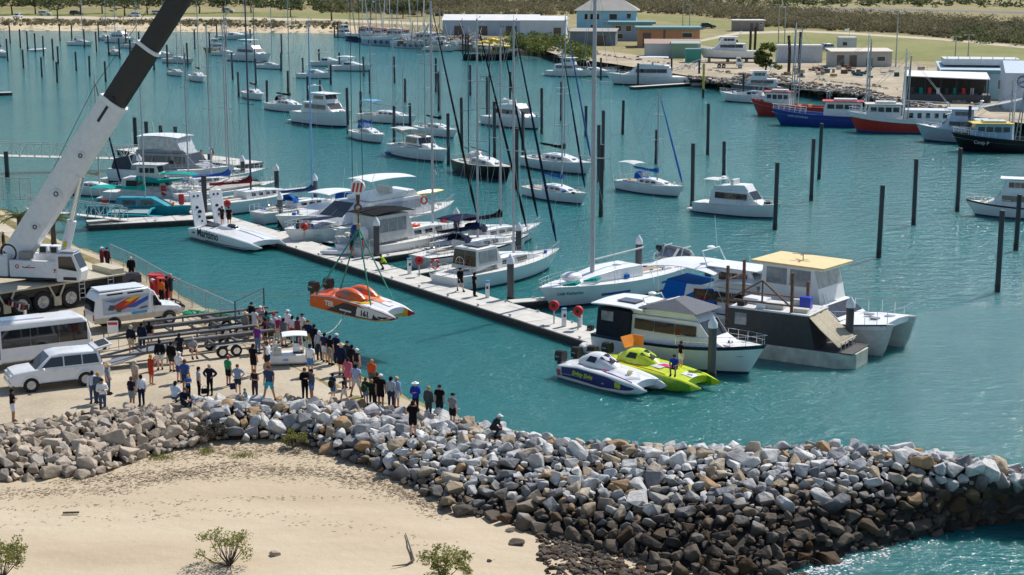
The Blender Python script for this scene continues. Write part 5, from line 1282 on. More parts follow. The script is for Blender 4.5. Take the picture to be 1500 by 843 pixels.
for k, (x, y) in enumerate(((-4.0, -1.2), (-4.0, 1.3), (.4, -1.3), (.4, 1.3))):
    q = MB(); q.bar((x, y, .9), (x, y, 5.6 if k < 3 else 4.6), .16); q.build('gantry_post', M_RUST, root)
for a, e in (((-4.0, -1.2, 3.5), (.4, -1.3, 3.5)), ((-4.0, 1.3, 3.5), (.4, 1.3, 3.5)), ((-4.0, -1.2, 3.4), (-1.6, -1.25, 4.9)), ((.4, -1.3, 3.4), (-1.6, -1.25, 4.9)), ((-4.0, -1.2, 4.7), (-4.0, 1.3, 4.7)), ((-1.6, -1.25, 3.5), (-1.6, -1.25, 4.9))):
    q = MB(); q.bar(a, e, .09); q.build('brace', M_RUST, root)
for x, y, sx, sy, sz, m in ((-2.6, .3, 1.5, 1.0, .35, M_WHITE), (-.9, -.6, 1.1, .8, .4, M_OFFW), (.7, .3, .7, .6, .75, paint('#1d3fae')), (.0, .9, .8, .5, .4, M_GALV), (-1.7, -1.0, .6, .5, .5, M_WHITE), (-3.1, -.9, .5, .5, .3, M_BLACK), (.9, -.9, .9, .5, .25, M_CREAM)):
    q = MB(); q.box((x, y, 3.11 + sz / 2), (sx, sy, sz), rz=prng.uniform(-.3, .3)); q.build('roof_crate', m, root, bevel=.03)
q = MB()
for y in (-1.3, -.6, 0, .6, 1.3): q.tube([(3.7, y, 1.0), (3.7, y, 1.55)], .03, 5)
q.tube([(3.7, -1.3, 1.55), (3.7, 1.3, 1.55)], .03, 5); q.build('bow_rail', M_GALV, root)
q = MB(); q.loft([[(2.2 + x, 2.1 + yy * r, .3 + zz * r) for yy, zz in ((-.35, .1), (0, -.15), (.35, .1), (0, .25))] for x, r in ((-2, .1), (-1, .9), (1, .9), (2, .1))])
k_ = q.build('kayak', M_ORANGE, None, loc=c, rz=D(-32)); tag(k_, 'orange kayak floating between the barge and the white catamaran', 'kayak')
# big power catamaran with yellow roof
c = P(1196, 497, 0); root = empty('power_catamaran', c, D(-39), 'big white power catamaran with pale yellow wheelhouse roof', 'catamaran')
Lc, Bc = 12.4, 4.9
for sg in (-1, 1):
    q = MB(); secs = []
    for t in (0, .15, .4, .6, .75, .87, .95, 1.0):
        x = -Lc / 2 + Lc * t; z1 = lerp(1.3, 2.15, t ** 1.6); w = interp([(0, .95), (.5, 1.0), (.8, .75), (.95, .3), (1, .05)], t); x0 = x - (1 - .0) * .0
        yc = sg * (Bc / 2 - .85); rk = .9 * t ** 6
        secs.append([(x, yc - w * .9, z1), (x - rk * .5, yc - w * .8, .5), (x - rk, yc - w * .5, 0), (x - rk, yc, -.4), (x - rk, yc + w * .5, 0), (x - rk * .5, yc + w * .8, .5), (x, yc + w * .9, z1)])
    q.loft(secs, closed=True, row_m=[0, 0, 1, 1, 0, 0, 0]); q.build('hull', [mat('faded_white', (.68, .62, .58), .35, var=.15), M_ANTI], root, smooth=40)
q = MB(); secs = []
for t in (0, .3, .6, .8, .92, .965):
    x = -Lc / 2 + Lc * t; z1 = lerp(1.3, 2.15, t ** 1.6) + .02; w = interp([(0, 2.45), (.6, 2.45), (.8, 2.3), (.92, 1.95), (1, 1.7)], t)
    secs.append([(x, -w, z1), (x, 0, z1 + .12), (x, w, z1), (x, w, z1 - .35), (x, 0, z1 - .3), (x, -w, z1 - .35)])
q.loft(secs); q.build('deck', M_WHITE, root, smooth=40)
q = MB()
for sg in (-1, 1): q.tube([(-Lc / 2 + Lc * t, sg * (interp([(0, 2.5), (.6, 2.5), (.8, 2.4), (.97, 1.85)], t)), lerp(1.3, 2.15, t ** 1.6) - .02) for t in (0, .2, .4, .6, .8, .97)], .05, 6)
q.build('gunwale', M_BLACK, root)
h = House(root, 'cabin', [(-4.6, 1.4), (-4.6, 2.7), (1.3, 2.75), (2.6, 1.9)], 4.2, 3.8, M_WHITE, nose=.9); h.slope(2, 3, .1, .8); h.panes(-2.6, 1.0, 2.05, 2.6, 3, gap=.25, rake1=.1)
h2 = House(root, 'wheelhouse', [(-3.4, 2.7), (-3.2, 5.0), (.5, 5.0), (.9, 3.6), (1.1, 2.7)], 3.6, 3.4, M_WHITE, nose=.95)
h2.panes(-2.9, .3, 3.75, 4.8, 2, gap=.25, m=M_GLASS_L); h2.slope(2, 2, .12, .92, M_GLASS_L)
q = MB(); q.box((-1.3, 0, 5.1), (5.4, 4.0, .14)); rf = q.build('roof', mat('pale_yellow_roof', (.72, .55, .27), .6, var=.12), root, bevel=.03)
q = MB(); q.box((-1.3, 0, 5.0), (5.3, 3.9, .08)); q.build('roof_edge', M_WHITE, rf)
q = MB(); q.tube([(-1.2, 0, 5.1), (-1.2, 0, 5.55)], .03, 6)
for a in range(5): q.bar((-1.2, 0, 5.55), (-1.2 + .7 * math.cos(a * 1.257), .7 * math.sin(a * 1.257), 5.6), .12, .02)
q.build('wind_generator', M_BLACK, rf)
q = MB(); q.box((-5.4, 0, 2.2), (2.2, 3.8, .06)); q.build('aft_awning', mat('grey_awning', (.3, .29, .28), .8), root)
q = MB()
for sg in (-1, 1):
    pts = [(-Lc / 2 + Lc * t, sg * (interp([(0, 2.4), (.6, 2.4), (.8, 2.3), (.97, 1.75)], t)), lerp(1.3, 2.15, t ** 1.6)) for t in (.62, .7, .78, .86, .92, .97)]
    hi = [(a, b_, z + .85) for a, b_, z in pts]; q.tube(hi, .025, 5)
    for a_, b_ in zip(pts, hi): q.tube([a_, b_], .02, 5)
q.tube([hi[-1], (hi[-1][0] + .3, 0, hi[-1][2] + .05), (hi[-1][0], -hi[-1][1], hi[-1][2])], .025, 5); q.build('bow_rail', M_STEEL, root)
q = MB(); q.bar((1.6, -1.0, 2.0), (1.1, -1.0, 3.4), .04); q.bar((1.6, -1.4, 2.0), (1.1, -1.4, 3.4), .04)
for k in range(6): q.bar((1.55 - .08 * k, -1.0, 2.15 + .22 * k), (1.55 - .08 * k, -1.4, 2.15 + .22 * k), .03)
q.build('ladder', M_STEEL, root)
for x, y in ((4.4, -.6), (4.9, .5), (3.6, .2)):
    q = MB(); q.box((x, y, 2.15), (.55, .5, .08)); q.build('hatch', M_GLASS_L, root, bevel=.02)
for y in (-1.6, -.8, 0, .8): 
    q = MB(); q.tube([(-5.6, y, 2.2), (-5.7, y, 4.6 + .3 * y)], .015, 4); q.build('whip_aerial', M_WHITE, root)

# ------------------------------------------------------------------ race boats
M_LIME = paint('#c9dc2c', .3, coat=.3); M_LIMED = paint('#7fae2e', .35); M_PURP = paint('#3a2f74', .35); M_MAG = paint('#d3327f', .4); M_FL = paint('#e0622a', .35); M_FLY = paint('#f0b92c', .35); M_NAVP = paint('#222a44', .35)
M_WP = mat('race_white', (.8, .8, .8), .2, var=.04, coat=.3); M_GUN = paint('#474a54', .4); M_FRED = paint('#b3231f', .35)
c = P(898, 566, 0); b = racecat('race_catamaran', 'white and purple race catamaran numbered 88 with yellow lettering', Vector((c.x, c.y, .12)), D(-48), 7.0, 2.5, M_WP, M_WP, M_WP, M_WP, cock='single', glass=mat('purple_glass', (.03, .025, .05), .1))
b.side([(.06, .2), (.55, .12), (.88, .3), (.9, .62), (.6, .92), (.06, .95)], M_PURP); b.side([(.0, .15), (.05, .2), (.05, .7), (.0, .75)], paint('#c25a6a', .4))
b.text('Eighty Eight', .36, paint('#d7dd2f', .4), .31, .55, -1, bold=.012, shear=.3); b.text('88', .46, paint('#d7dd2f', .4), .72, .5, -1, bold=.02)
b.top([(.55, -.85), (.75, -.9), (.86, -.3), (.72, .45), (.52, .3)], paint('#c9c9d2', .4)); b.top([(.58, -.7), (.74, -.75), (.83, -.3), (.71, .32), (.56, .2)], M_WP, .022); b.top([(.5, -.85), (.54, -.95), (.86, -1.0), (.84, -.92)], M_PURP, .02); b.top([(.45, -.5), (.5, -.9), (.53, -.7)], M_MAG, .025)
lettering('88', .42, paint('#8d8f2c', .4), b.root, (1.55, -.22, 1.1), (.4, -1, -.05), (1, .4, -.1), bold=.015)
b.top([(.88, .82), (.93, .95), (.9, 1.05)], paint('#24439a')); b.top([(.1, -.3), (.3, -.3), (.3, .3), (.1, .3)], M_WP)
q = MB(); q.box((-1.9, 0, 1.55), (.5, .5, .05)); q.build('roof_hatch', M_BLACK, b.root)
c = P(960, 560, 0); b = racecat('race_catamaran', 'lime yellow race catamaran with orange raised hatch moored outside trawler yacht', Vector((c.x, c.y, .12)), D(-44), 8.2, 2.7, M_LIME, M_LIMED, M_LIMED, M_LIME, cock='single', glass=mat('dark_green_glass', (.02, .04, .02), .1))
b.top([(.42, -.5), (.6, -.62), (.66, .3), (.5, .5)], M_WP); b.top([(.55, -.35), (.66, -.28), (.68, .1), (.58, .02)], M_MAG, .026); b.top([(.66, -.05), (.73, -.03), (.66, .1)], M_MAG, .03); b.top([(.78, -.5), (.88, -.5), (.88, .1), (.78, .1)], M_WP)
lettering('5', .4, M_GUN, b.root, (2.75, -.2, 1.0), (.3, -1, 0), (1, .3, -.1), bold=.02)
b.top([(.0, -.9), (.7, -1.18), (.7, -1.1), (.0, -.8)], paint('#b9401f'), .02)
q = MB(); q.slab([(-2.0, -.5, 1.7), (-2.0, .45, 1.7), (-2.3, .5, 2.35), (-2.3, -.55, 2.35)], (1, 0, .3), .05); q.build('raised_hatch', paint('#ef8f26', .5), b.root); q = MB(); q.slab([(-2.3, .5, 1.7), (-1.5, .6, 1.7), (-1.6, .75, 2.3), (-2.3, .65, 2.3)], (0, 1, 0), .05); q.build('raised_hatch', paint('#ef8f26', .5), b.root)
c = P(350, 358, 0); b = racecat('race_catamaran', 'white twin hulled race boat with two tall raised engine covers and dark lettering', Vector((c.x, c.y, .15)), D(-50), 11.5, 3.5, M_WP, M_WP, M_WP, M_WP, motors=0, cock='none')
b.text('Maritimo', 1.0, LET, .3, .62, -1, bold=.015); b.side([(.25, .0), (.8, .05), (.97, .35), (.8, .14), (.25, .1)], paint('#2d4a78'))
b.side([(.05, .62), (.09, .5), (.11, .62), (.08, .75)], LET); b.text('-----', .3, paint('#7fa3bd'), .52, .5, -1)
for y in (-1.0, 1.0):
    q = MB(); q.slab([(-4.6, y - .7, 1.0), (-4.6, y + .55, 1.0), (-5.3, y + .5, 4.0), (-5.3, y - .75, 4.0)], (-1, 0, -.2), .12); w_ = q.build('engine_cover', M_WP, b.root, bevel=.04)
    q2 = MB()
    for k, (x, z, r) in enumerate(((-.35, 3.6, .11), (.05, 3.6, .11), (-.2, 2.6, .16), (.0, 2.2, .2), (-.1, 1.8, .14), (.1, 1.4, .1))): xx = -4.6 - .7 * (z - 1) / 3; q2.cyl((xx - .01, y + x, z), (xx + .02, y + x, z), r, 10)
    q2.build('cover_marking', LET, w_)
q = MB(); q.box((-4.2, 0, 1.02), (2.2, 1.2, .1)); q.build('cockpit_floor', M_BLACK, b.root); q = MB(); q.ell((-1.6, 0, 1.1), (1.4, .7, .35), 16, 6); q.build('cockpit_canopy', M_WP, b.root); q = MB(); q.ell((-1.1, 0, 1.2), (.8, .5, .3), 16, 6); q.build('canopy_glass', M_GLASS, b.root)
b.top([(.3, -.04), (.86, -.04), (.86, .04), (.3, .04)], M_GUN)
# the boat in the slings
HB = P(533, 458, 2.6)
b = racecat('race_catamaran', 'orange flame painted race catamaran numbered 161 hanging from green slings', HB, 0, 7.0, 2.5, M_WP, M_FL, M_FLY, M_FRED, rot=(0, .055, D(-37)), cock='twin', canopy_m=M_FL, glass=mat('grey_glass', (.2, .24, .28), .12))
b.side([(.0, .1), (.2, .05), (.5, 1.0), (.0, 1.0)], M_FL); b.side([(.2, .04), (.86, .0), (.95, .5), (.7, .75), (.42, .9)], M_NAVP, off=.012); b.side([(.84, .0), (.97, .3), (.96, .8), (.8, .95), (.6, .98), (.76, .6)], M_WP, off=.014)
b.text('TER', .44, M_WP, .24, .5, -1, bold=.02); b.text('------', .5, M_WP, .44, .36, -1, bold=.03)
b.side([(.56, .1), (.75, .08), (.77, .78), (.58, .82)], M_WP, off=.02); b.text('161', .48, LET, .665, .38, -1, bold=.025)
b.top([(0, -1.2), (.38, -1.2), (.55, -.62), (.72, 0), (.52, .62), (.34, 1.2), (0, 1.2)], M_FL, .01); b.top([(.36, -1.2), (.6, -1.17), (.68, -.5), (.5, -.6)], M_FLY, .016); b.top([(.36, 1.2), (.56, 1.18), (.62, .6), (.48, .6)], M_FLY, .016); b.top([(.58, -.32), (.78, -.3), (.8, .3), (.6, .4)], paint('#e08a66', .4), .02); b.top([(.0, -.9), (.12, -.5), (.12, .5), (.0, .9)], paint('#8a2f22', .4), .018)
b.top([(.74, -.3), (.84, -.3), (.84, .2), (.74, .2)], M_WP, .03)
RACE161 = b
# ------------------------------------------------------------------ vehicles on the hardstand (local frame: front along +x)
M_CARW = mat('white_car_paint', (.76, .77, .78), .18, var=.05, coat=.5)
M_TYRE = mat('tyre_rubber', (.018, .018, .018), .85, var=.3)
M_RIM = mat('alloy_wheel', (.55, .56, .57), .35, .5)
M_CHROME = mat('bright_trim', (.7, .71, .72), .15, .9)
M_LAMP = mat('head_lamp', (.7, .72, .74), .08, spec=.8)
M_TAIL = mat('tail_lamp', (.45, .02, .02), .2)
def wheel(parent, x, y, r, w, m_rim=M_RIM, name='wheel', spokes=6):
    sg = -1 if y < 0 else 1
    root = empty(name, (x, y, r)); root.parent = parent
    q = MB(); k = 24; secs = []
    prof = [(-w / 2, .62), (-w / 2, .9), (-w * .36, 1.0), (w * .36, 1.0), (w / 2, .9), (w / 2, .62)]
    for i in range(k): a = 2 * math.pi * i / k; secs.append([(math.cos(a) * rr * r, yy, math.sin(a) * rr * r) for yy, rr in prof])
    q.loft(secs + [secs[0]], closed=False); q.build('tyre', M_TYRE, root, smooth=40)
    q = MB(); q.cyl((0, sg * w * .2, 0), (0, sg * w * .34, 0), r * .62, 20); 
    for i in range(spokes):
        a = 2 * math.pi * i / spokes; q.bar((0, sg * w * .38, 0), (math.cos(a) * r * .58, sg * w * .4, math.sin(a) * r * .58), r * .16, .03)
    q.torus((0, sg * w * .36, 0), r * .58, r * .05, 'y', 20, 5); q.build('rim', m_rim, root)
    q = MB(); q.cyl((0, sg * w * .3, 0), (0, sg * w * .47, 0), r * .17, 12); q.build('hub', M_GALV, root)
    return root
def car_body(parent, low, W, m, name='body', tuck=.93):
    """lower body: side profile LOW in x,z carried across with rounded shoulders"""
    q = MB(); ys = [(-W / 2 * .985, tuck), (-W / 2, 1.0), (-W * .3, 1.0), (W * .3, 1.0), (W / 2, 1.0), (W / 2 * .985, tuck)]
    h = House(parent, name, low, W, W * .96, m, bevel=.12); return h
def suv(name, label, c, hd, m, L=4.95, W=1.96, H=1.9, tail_open=False, cat='car', group=None, simple=False):
    root = empty(name, c, hd, label, cat, group); k = L / 4.95
    low = [(-2.46, .5), (-2.48, 1.05), (-2.4, 1.15), (1.0, 1.19), (1.9, 1.13), (2.28, 1.04), (2.43, .86), (2.46, .48), (2.2, .36), (-2.2, .36)]
    car_body(root, [(x * k, z * H / 1.9) for x, z in low], W, m)
    gh = House(root, 'cabin', [(x * k, z * H / 1.9) for x, z in [(-2.4, 1.1), (-2.25, 1.76), (-2.0, 1.88), (-.2, 1.93), (.3, 1.85), (1.2, 1.12)]], W * .96, W * .76, m, bevel=.09)
    gh.slope(4, 1, .08, .95, name='windscreen'); gh.slope(0, 1, .15, .9, name='rear_window')
    z0, z1 = 1.22 * H / 1.9, 1.7 * H / 1.9
    gh.side([[(x * k, z) for x, z in q] for q in ([(-2.2, z0), (-1.35, z0), (-1.35, z1), (-2.1, z1)], [(-1.28, z0), (-.38, z0), (-.38, z1 + .02), (-1.28, z1 + .02)], [(-.3, z0), (.85, z0), (.3, z1), (-.3, z1 + .02)])])
    wb = 1.43 * k; r = .39 * min(1.0, k * 1.02)
    for x in (-wb, wb):
        for y in (-W / 2 + .14, W / 2 - .14):
            a = MB(); a.tube([(x + r * 1.2 * math.cos(t * .3927), (W / 2) * (1 if y > 0 else -1), r * .95 + r * 1.2 * math.sin(t * .3927)) for t in range(9)], .05, 6); a.build('wheel_arch', m, root)
            d = MB(); d.cyl((x, (W / 2 - .06) * (1 if y > 0 else -1), r * 1.05), (x, (W / 2 + .006) * (1 if y > 0 else -1), r * 1.05), r * 1.14, 20); d.build('wheel_well', M_BLACK, root)
            wheel(root, x, y + (.07 if y > 0 else -.07), r, .26)
    for y in (-.68, .68):
        q = MB(); q.box((2.38 * k, y, .86 * H / 1.9), (.16, .42, .18)); q.build('headlight', M_LAMP, root, bevel=.04)
        q = MB(); q.box((-2.46 * k, y * 1.25, 1.0 * H / 1.9), (.08, .16, .34)); q.build('tail_light', M_TAIL, root, bevel=.02)
        q = MB(); q.ell((.78 * k, y / abs(y) * (W / 2 + .13), 1.17 * H / 1.9), (.1, .14, .1), 8, 6); q.build('mirror', m, root)
    q = MB(); q.box((2.45 * k, 0, .72 * H / 1.9), (.08, .8, .24)); q.build('grille', M_CHROME, root, bevel=.02)
    q = MB(); q.box((2.44 * k, 0, .48), (.16, W * .92, .22)); q.build('front_bumper', m, root, bevel=.05)
    q = MB(); q.box((-2.47 * k, 0, .52), (.14, W * .92, .22)); q.build('rear_bumper', m, root, bevel=.05)
    if not simple:
        for y in (-W / 2 - .01, W / 2 + .01):
            for x in (-1.0, .15):
                q = MB(); q.box((x, y, 1.0), (.2, .04, .04)); q.build('door_handle', m, root)
            q = MB(); q.box((-.05, y * .97, .4), (2.2, .18, .06)); q.build('side_step', M_BLACK, root)
        q = MB(); q.box((0, -W / 2 - .003, .86), (3.2, .015, .05)); q.build('side_moulding', m, root)
    if tail_open:
        t = House(root, 'tailgate', [(-3.0, 2.06), (-2.96, 2.14), (-2.02, 1.93), (-2.05, 1.82)], W * .8, W * .8, m, bevel=.03)
        q = MB(); q.slab([(-2.85, -.6, 2.125), (-2.3, -.6, 2.0), (-2.3, .6, 2.0), (-2.85, .6, 2.125)], (.2, 0, 1), .015); q.build('tailgate_window', M_GLASS, t.o)
    return root
h4 = head(103, 567, 27, 576, GZ)
suv('four_wheel_drive', 'white four wheel drive with raised tailgate in front of the bus', P(64, 571, GZ) + Vector((.35, .95, 0)), h4, M_CARW, tail_open=True)
# ---- minibus
hb_ = h4; c = P(30, 541, GZ) + Vector((0, 1.2, 0))
root = empty('minibus', c, hb_ + D(4), 'white minibus with dark tinted windows parked behind the four wheel drive', 'bus')
h = House(root, 'body', [(-3.5, .4), (-3.5, 1.5), (-3.3, 2.35), (-3.0, 2.62), (2.8, 2.66), (3.25, 2.4), (3.5, 1.4), (3.55, .4)], 2.05, 1.9, M_CARW, bevel=.12)
h.panes(-3.25, 1.55, 1.25, 2.25, 3, gap=.02); h.side([[(2.45, 1.3), (3.2, 1.3), (3.0, 2.15), (2.45, 2.15)]]); h.slope(1, 1, .1, .9, name='rear_window'); h.slope(5, 1, .1, .9)
q = MB(); q.box((2.0, 1.02, 1.25), (.75, .03, 1.7)); d_ = q.build('door', M_CARW, root); 
for x in (1.82, 2.18):
    q = MB(); q.box((x, 1.045, 1.35), (.28, .02, 1.35)); q.build('door_pane', M_GLASS, d_)
for x in (-2.0, 2.2):
    for y in (-.9, .9): wheel(root, x, y, .38, .24)
for y in (-.8, .8):
    q = MB(); q.box((-3.52, y, 1.0), (.06, .2, .4)); q.build('tail_light', M_TAIL, root); q = MB(); q.box((3.55, y, .85), (.06, .3, .2)); q.build('headlight', M_LAMP, root)
q = MB(); q.box((-3.55, 0, .5), (.15, 1.9, .25)); q.build('rear_bumper', M_OFFW, root, bevel=.04); q = MB(); q.box((.2, 0, 2.68), (2.4, 1.0, .1)); q.build('roof_vent', M_CARW, root, bevel=.03)
# ---- high-roof van with race boat painting
hv = head(161, 488, 239, 478, GZ); c = P(196, 481, GZ) + Vector((-.2, .75, 0))
root = empty('high_roof_van', c, hv, 'white high roof van with race boat mural and tan lower sides', 'van')
h = House(root, 'body', [(-2.75, .55), (-2.78, 1.1), (-2.6, 2.1), (-2.35, 2.42), (.72, 2.5), (.95, 2.36), (.95, .55)], 1.9, 1.78, M_CARW, bevel=.07)
h2 = House(root, 'cab', [(.93, .55), (.93, 2.34), (1.15, 2.2), (1.62, 1.32), (2.7, 1.16), (2.85, 1.0), (2.85, .6)], 1.84, 1.72, M_CARW, nose=.96, bevel=.07)
h2.slope(2, 1, .08, .92); h2.side([[(1.02, 1.3), (1.5, 1.3), (1.18, 1.95), (1.02, 1.95)]]); h.slope(1, 1, .2, .85, name='rear_window')
q = MB(); q.box((-.9, 0, 2.54), (2.9, 1.5, .1)); q.build('roof_cap', M_CARW, root, bevel=.04)
for x0, x1 in ((-1.9, -.9), (-.6, .4)):
    q = MB(); q.slab([(x0, -.905, 2.24), (x1, -.905, 2.26), (x1, -.9, 2.35), (x0, -.9, 2.33)], (0, -1, .1), .02); q.build('roof_window', M_GLASS, root)
def mural(pts, m, t=.006, off=0.0):
    q = MB(); q.slab([(x, -(h.y(x, z) + .003 + off), z) for x, z in pts], (0, -1, 0), t); q.build('mural', m, root, smooth=0)
mural([(-2.2, 1.05), (.7, 1.12), (.75, 2.15), (-2.2, 2.1)], paint('#aeb9c8', .35)); mural([(-1.2, 1.2), (-.4, 1.45), (.2, 2.0), (-.6, 2.0), (-1.7, 1.5)], paint('#b8362f', .35), off=.008); mural([(-.5, 1.7), (.25, 2.05), (-.1, 2.08), (-.8, 1.85)], M_FLY, off=.016); mural([(-.2, 1.35), (.7, 1.75), (.72, 2.0), (.1, 1.75), (-.8, 1.4)], paint('#3457a8', .35), off=.012); mural([(-1.9, 1.35), (-1.55, 1.3), (-1.4, 1.6), (-1.75, 1.65)], M_GUN, off=.016); mural([(-1.35, 1.2), (-1.1, 1.15), (-1.0, 1.4), (-1.3, 1.45)], paint('#4d5a2c', .5), off=.02)
mural([(-1.5, 1.75), (-1.0, 1.9), (-.7, 2.05), (-1.3, 2.0), (-2.1, 1.95)], paint('#6f82a0', .35), off=.006); mural([(-.9, 1.5), (-.5, 1.62), (-.3, 1.78), (-.75, 1.7)], paint('#d9692f', .35), off=.02); mural([(.1, 1.2), (.65, 1.3), (.6, 1.38), (.2, 1.33)], M_GUN, off=.012); mural([(-2.1, 1.1), (-1.2, 1.12), (-.2, 1.22), (-1.3, 1.2)], paint('#8fa0b8', .35), off=.01); mural([(-.4, .92), (.6, .95), (.6, 1.1), (-.4, 1.08)], paint('#3f9cc4', .4), off=.004)
for hh, x0, x1 in ((h, -2.76, .95), (h2, .95, 2.84)):
    for sg in (-1, 1):
        q = MB(); q.slab([(x0, sg * (hh.y(x0, .58) + .003), .58), (x1, sg * (hh.y(x1, .58) + .003), .58), (x1, sg * (hh.y(x1, .9) + .003), .9), (x0, sg * (hh.y(x0, .9) + .003), .9)], (0, sg, 0), .006); q.build('lower_panel', mat('tan_panel', (.55, .48, .36), .4), root)
for x in (-1.55, 2.0):
    for y in (-.82, .82):
        d = MB(); d.cyl((x, (.9) * (1 if y > 0 else -1), .45), (x, .965 * (1 if y > 0 else -1), .45), .46, 20); d.build('wheel_well', M_BLACK, root); wheel(root, x, y * 1.08, .4, .26)
q = MB()
for y in (-.45, .45): q.tube([(2.85, y, .5), (3.05, y, .8), (2.98, y, 1.25)], .045, 6)
q.tube([(3.04, -.8, .8), (3.04, .8, .8)], .05, 6); q.tube([(2.98, -.5, 1.22), (2.98, .5, 1.22)], .045, 6); q.build('bull_bar', M_BLACK, root)
for y in (-.62, .62):
    q = MB(); q.box((2.86, y, .92), (.06, .26, .2)); q.build('headlight', M_LAMP, root); q = MB(); q.box((-2.78, y * 1.35, .95), (.06, .14, .35)); q.build('tail_light', M_TAIL, root)
    q = MB(); q.ell((1.4, y * 1.75, 1.42), (.09, .14, .12), 8, 6); q.build('mirror', M_BLACK, root)
# ---- mobile crane
g0, g1 = P(33, 463, GZ), P(148, 444, GZ); hc = math.atan2(g1.y - g0.y, g1.x - g0.x); cx_ = Vector((math.cos(hc), math.sin(hc), 0)); cn_ = Vector((-cx_.y, cx_.x, 0))
corig = g0 + cn_ * 1.25
M_CREAMP = mat('cream_chassis', (.5, .45, .33), .5, var=.15); M_CRW = mat('crane_white', (.72, .74, .76), .3, var=.08)
root = empty('mobile_crane', corig, hc, 'white all terrain mobile crane with raised black and white boom', 'crane')
ax = [(P(u, v, GZ) - g0).dot(cx_) for u, v in ((33, 463), (68, 459), (111, 453), (148, 446))]; ax = [ax[0] - 1.9] + ax
AX1 = ax[-1]
q = MB(); q.box(((ax[0] - 2 + AX1 + 2.0) / 2, 0, 1.35), (AX1 - ax[0] + 4.0, 2.3, .55)); q.build('chassis', M_BLACK, root, bevel=.03)
q = MB(); q.box(((ax[0] - 2 + AX1 + 2.0) / 2, 0, 1.7), (AX1 - ax[0] + 4.2, 2.75, .12)); q.build('carrier_deck', M_CREAMP, root, bevel=.02)
for x in ax:
    for y in (-1.08, 1.08): wheel(root, x, y, .68, .46, M_RIM, spokes=10)
for x in ((ax[2] + ax[3]) / 2, (ax[0] + ax[1]) / 2 - .1):
    for sg in (-1, 1):
        q = MB()
        q.bar((x - .55, sg * 1.3, 1.65), (x - .18, sg * 1.3, .9), .1); q.bar((x + .55, sg * 1.3, 1.65), (x + .18, sg * 1.3, .9), .1); q.box((x, sg * 1.3, .62), (.5, .12, .6)); q.build('side_bracket', M_CREAMP, root)
for x in (ax[3] + .75, AX1 + .95):
    q = MB(); q.bar((x - .2, -1.42, .45), (x - .2, -1.38, 1.7), .05); q.bar((x + .2, -1.42, .45), (x + .2, -1.38, 1.7), .05)
    for k in range(4): q.bar((x - .2, -1.42, .6 + .3 * k), (x + .2, -1.42, .6 + .3 * k), .05)
    q.build('ladder', M_GALV, root)
q = MB(); q.box((AX1 + 1.6, 0, 1.95), (1.0, 2.5, .4)); q.build('front_hood', M_CREAMP, root, bevel=.05)
# outrigger with striped beam and pad
for xo in (ax[1] - .9, AX1 + 1.4):
    q = MB(); q.box((xo, -2.2, 1.05), (.35, 2.6, .35)); ob = q.build('outrigger_beam', M_BLACK, root, bevel=.02)
    for k in range(5):
        q = MB(); y = -1.5 - k * .45; q.slab([(xo + .178, y, .88), (xo + .178, y - .2, .88), (xo + .178, y - .35, 1.22), (xo + .178, y - .15, 1.22)], (1, 0, 0), .006); q.build('stripe', M_RED if k % 2 else M_WHITE, ob)
        q = MB(); q.slab([(xo - .178, y, .88), (xo - .178, y - .2, .88), (xo - .178, y - .35, 1.22), (xo - .178, y - .15, 1.22)], (-1, 0, 0), .006); q.build('stripe', M_WHITE if k % 2 else M_RED, ob)
    q = MB(); q.cyl((xo, -3.35, .2), (xo, -3.35, 1.1), .11, 10); q.build('jack', M_STEEL, ob); q = MB(); q.box((xo, -3.35, .08), (1.1, 1.1, .14)); q.build('pad', M_OFFW, ob)
# superstructure turned towards the boat
sc = P(78, 452, GZ) + cn_ * 1.35; sc.z = GZ + 1.85
tipxy = RACE161.root.location; TIP = Vector((tipxy.x - .25, tipxy.y + .1, 37.5))
hs = math.atan2(TIP.y - sc.y, TIP.x - sc.x)
sup = empty('superstructure', (0, 0, 0)); sup.parent = root; Mi = (Matrix.Translation(corig) @ Matrix.Rotation(hc, 4, 'Z')).inverted(); sup.matrix_local = Mi @ Matrix.Translation(sc) @ Matrix.Rotation(hs, 4, 'Z')
q = MB(); q.cyl((0, 0, -.15), (0, 0, .12), 1.0, 24); q.box((-.6, 0, .2), (6.4, 2.2, .2)); q.build('turntable', M_BLACK, sup)
q = MB(); q.box((.15, -1.2, .82), (3.3, .35, 1.1)); q.build('side_panel', M_CRW, sup, bevel=.05)
q = MB(); q.box((-2.6, -1.0, .95), (1.9, .7, 1.35)); q.build('winch_housing', M_CRW, sup, bevel=.05)
q = MB(); q.box((-.3, 1.15, .85), (4.0, .35, 1.2)); q.build('side_panel', M_CRW, sup, bevel=.05)
q = MB(); q.box((-4.1, 0, .8), (1.4, 2.7, 1.5)); q.build('counterweight', M_CRW, sup, bevel=.08)
q = MB(); q.box((-1.2, 0, 1.4), (1.3, .9, 1.6)); q.build('boom_foot_bracket', M_CRW, sup, bevel=.05)
q = MB(); q.torus((-1.9, -.55, 1.7), .55, .1, 'y', 20, 8); q.build('hydraulic_hose', M_BLACK, sup)
q = MB(); q.box((-.6, -.75, 1.62), (.8, .5, .5)); q.build('tool_box', mat('grey_brown_box', (.3, .27, .23), .6), sup, bevel=.02)
for k in (0, 1):
    q = MB(); q.box((.35 + k * .75, .1, 1.9), (.62, .7, .55)); e_ = q.build('cooler_box', M_CRW, sup, bevel=.03); q = MB(); q.box((.35 + k * .75, -.26, 1.92), (.42, .02, .38)); q.build('grille', M_BLACK, e_)
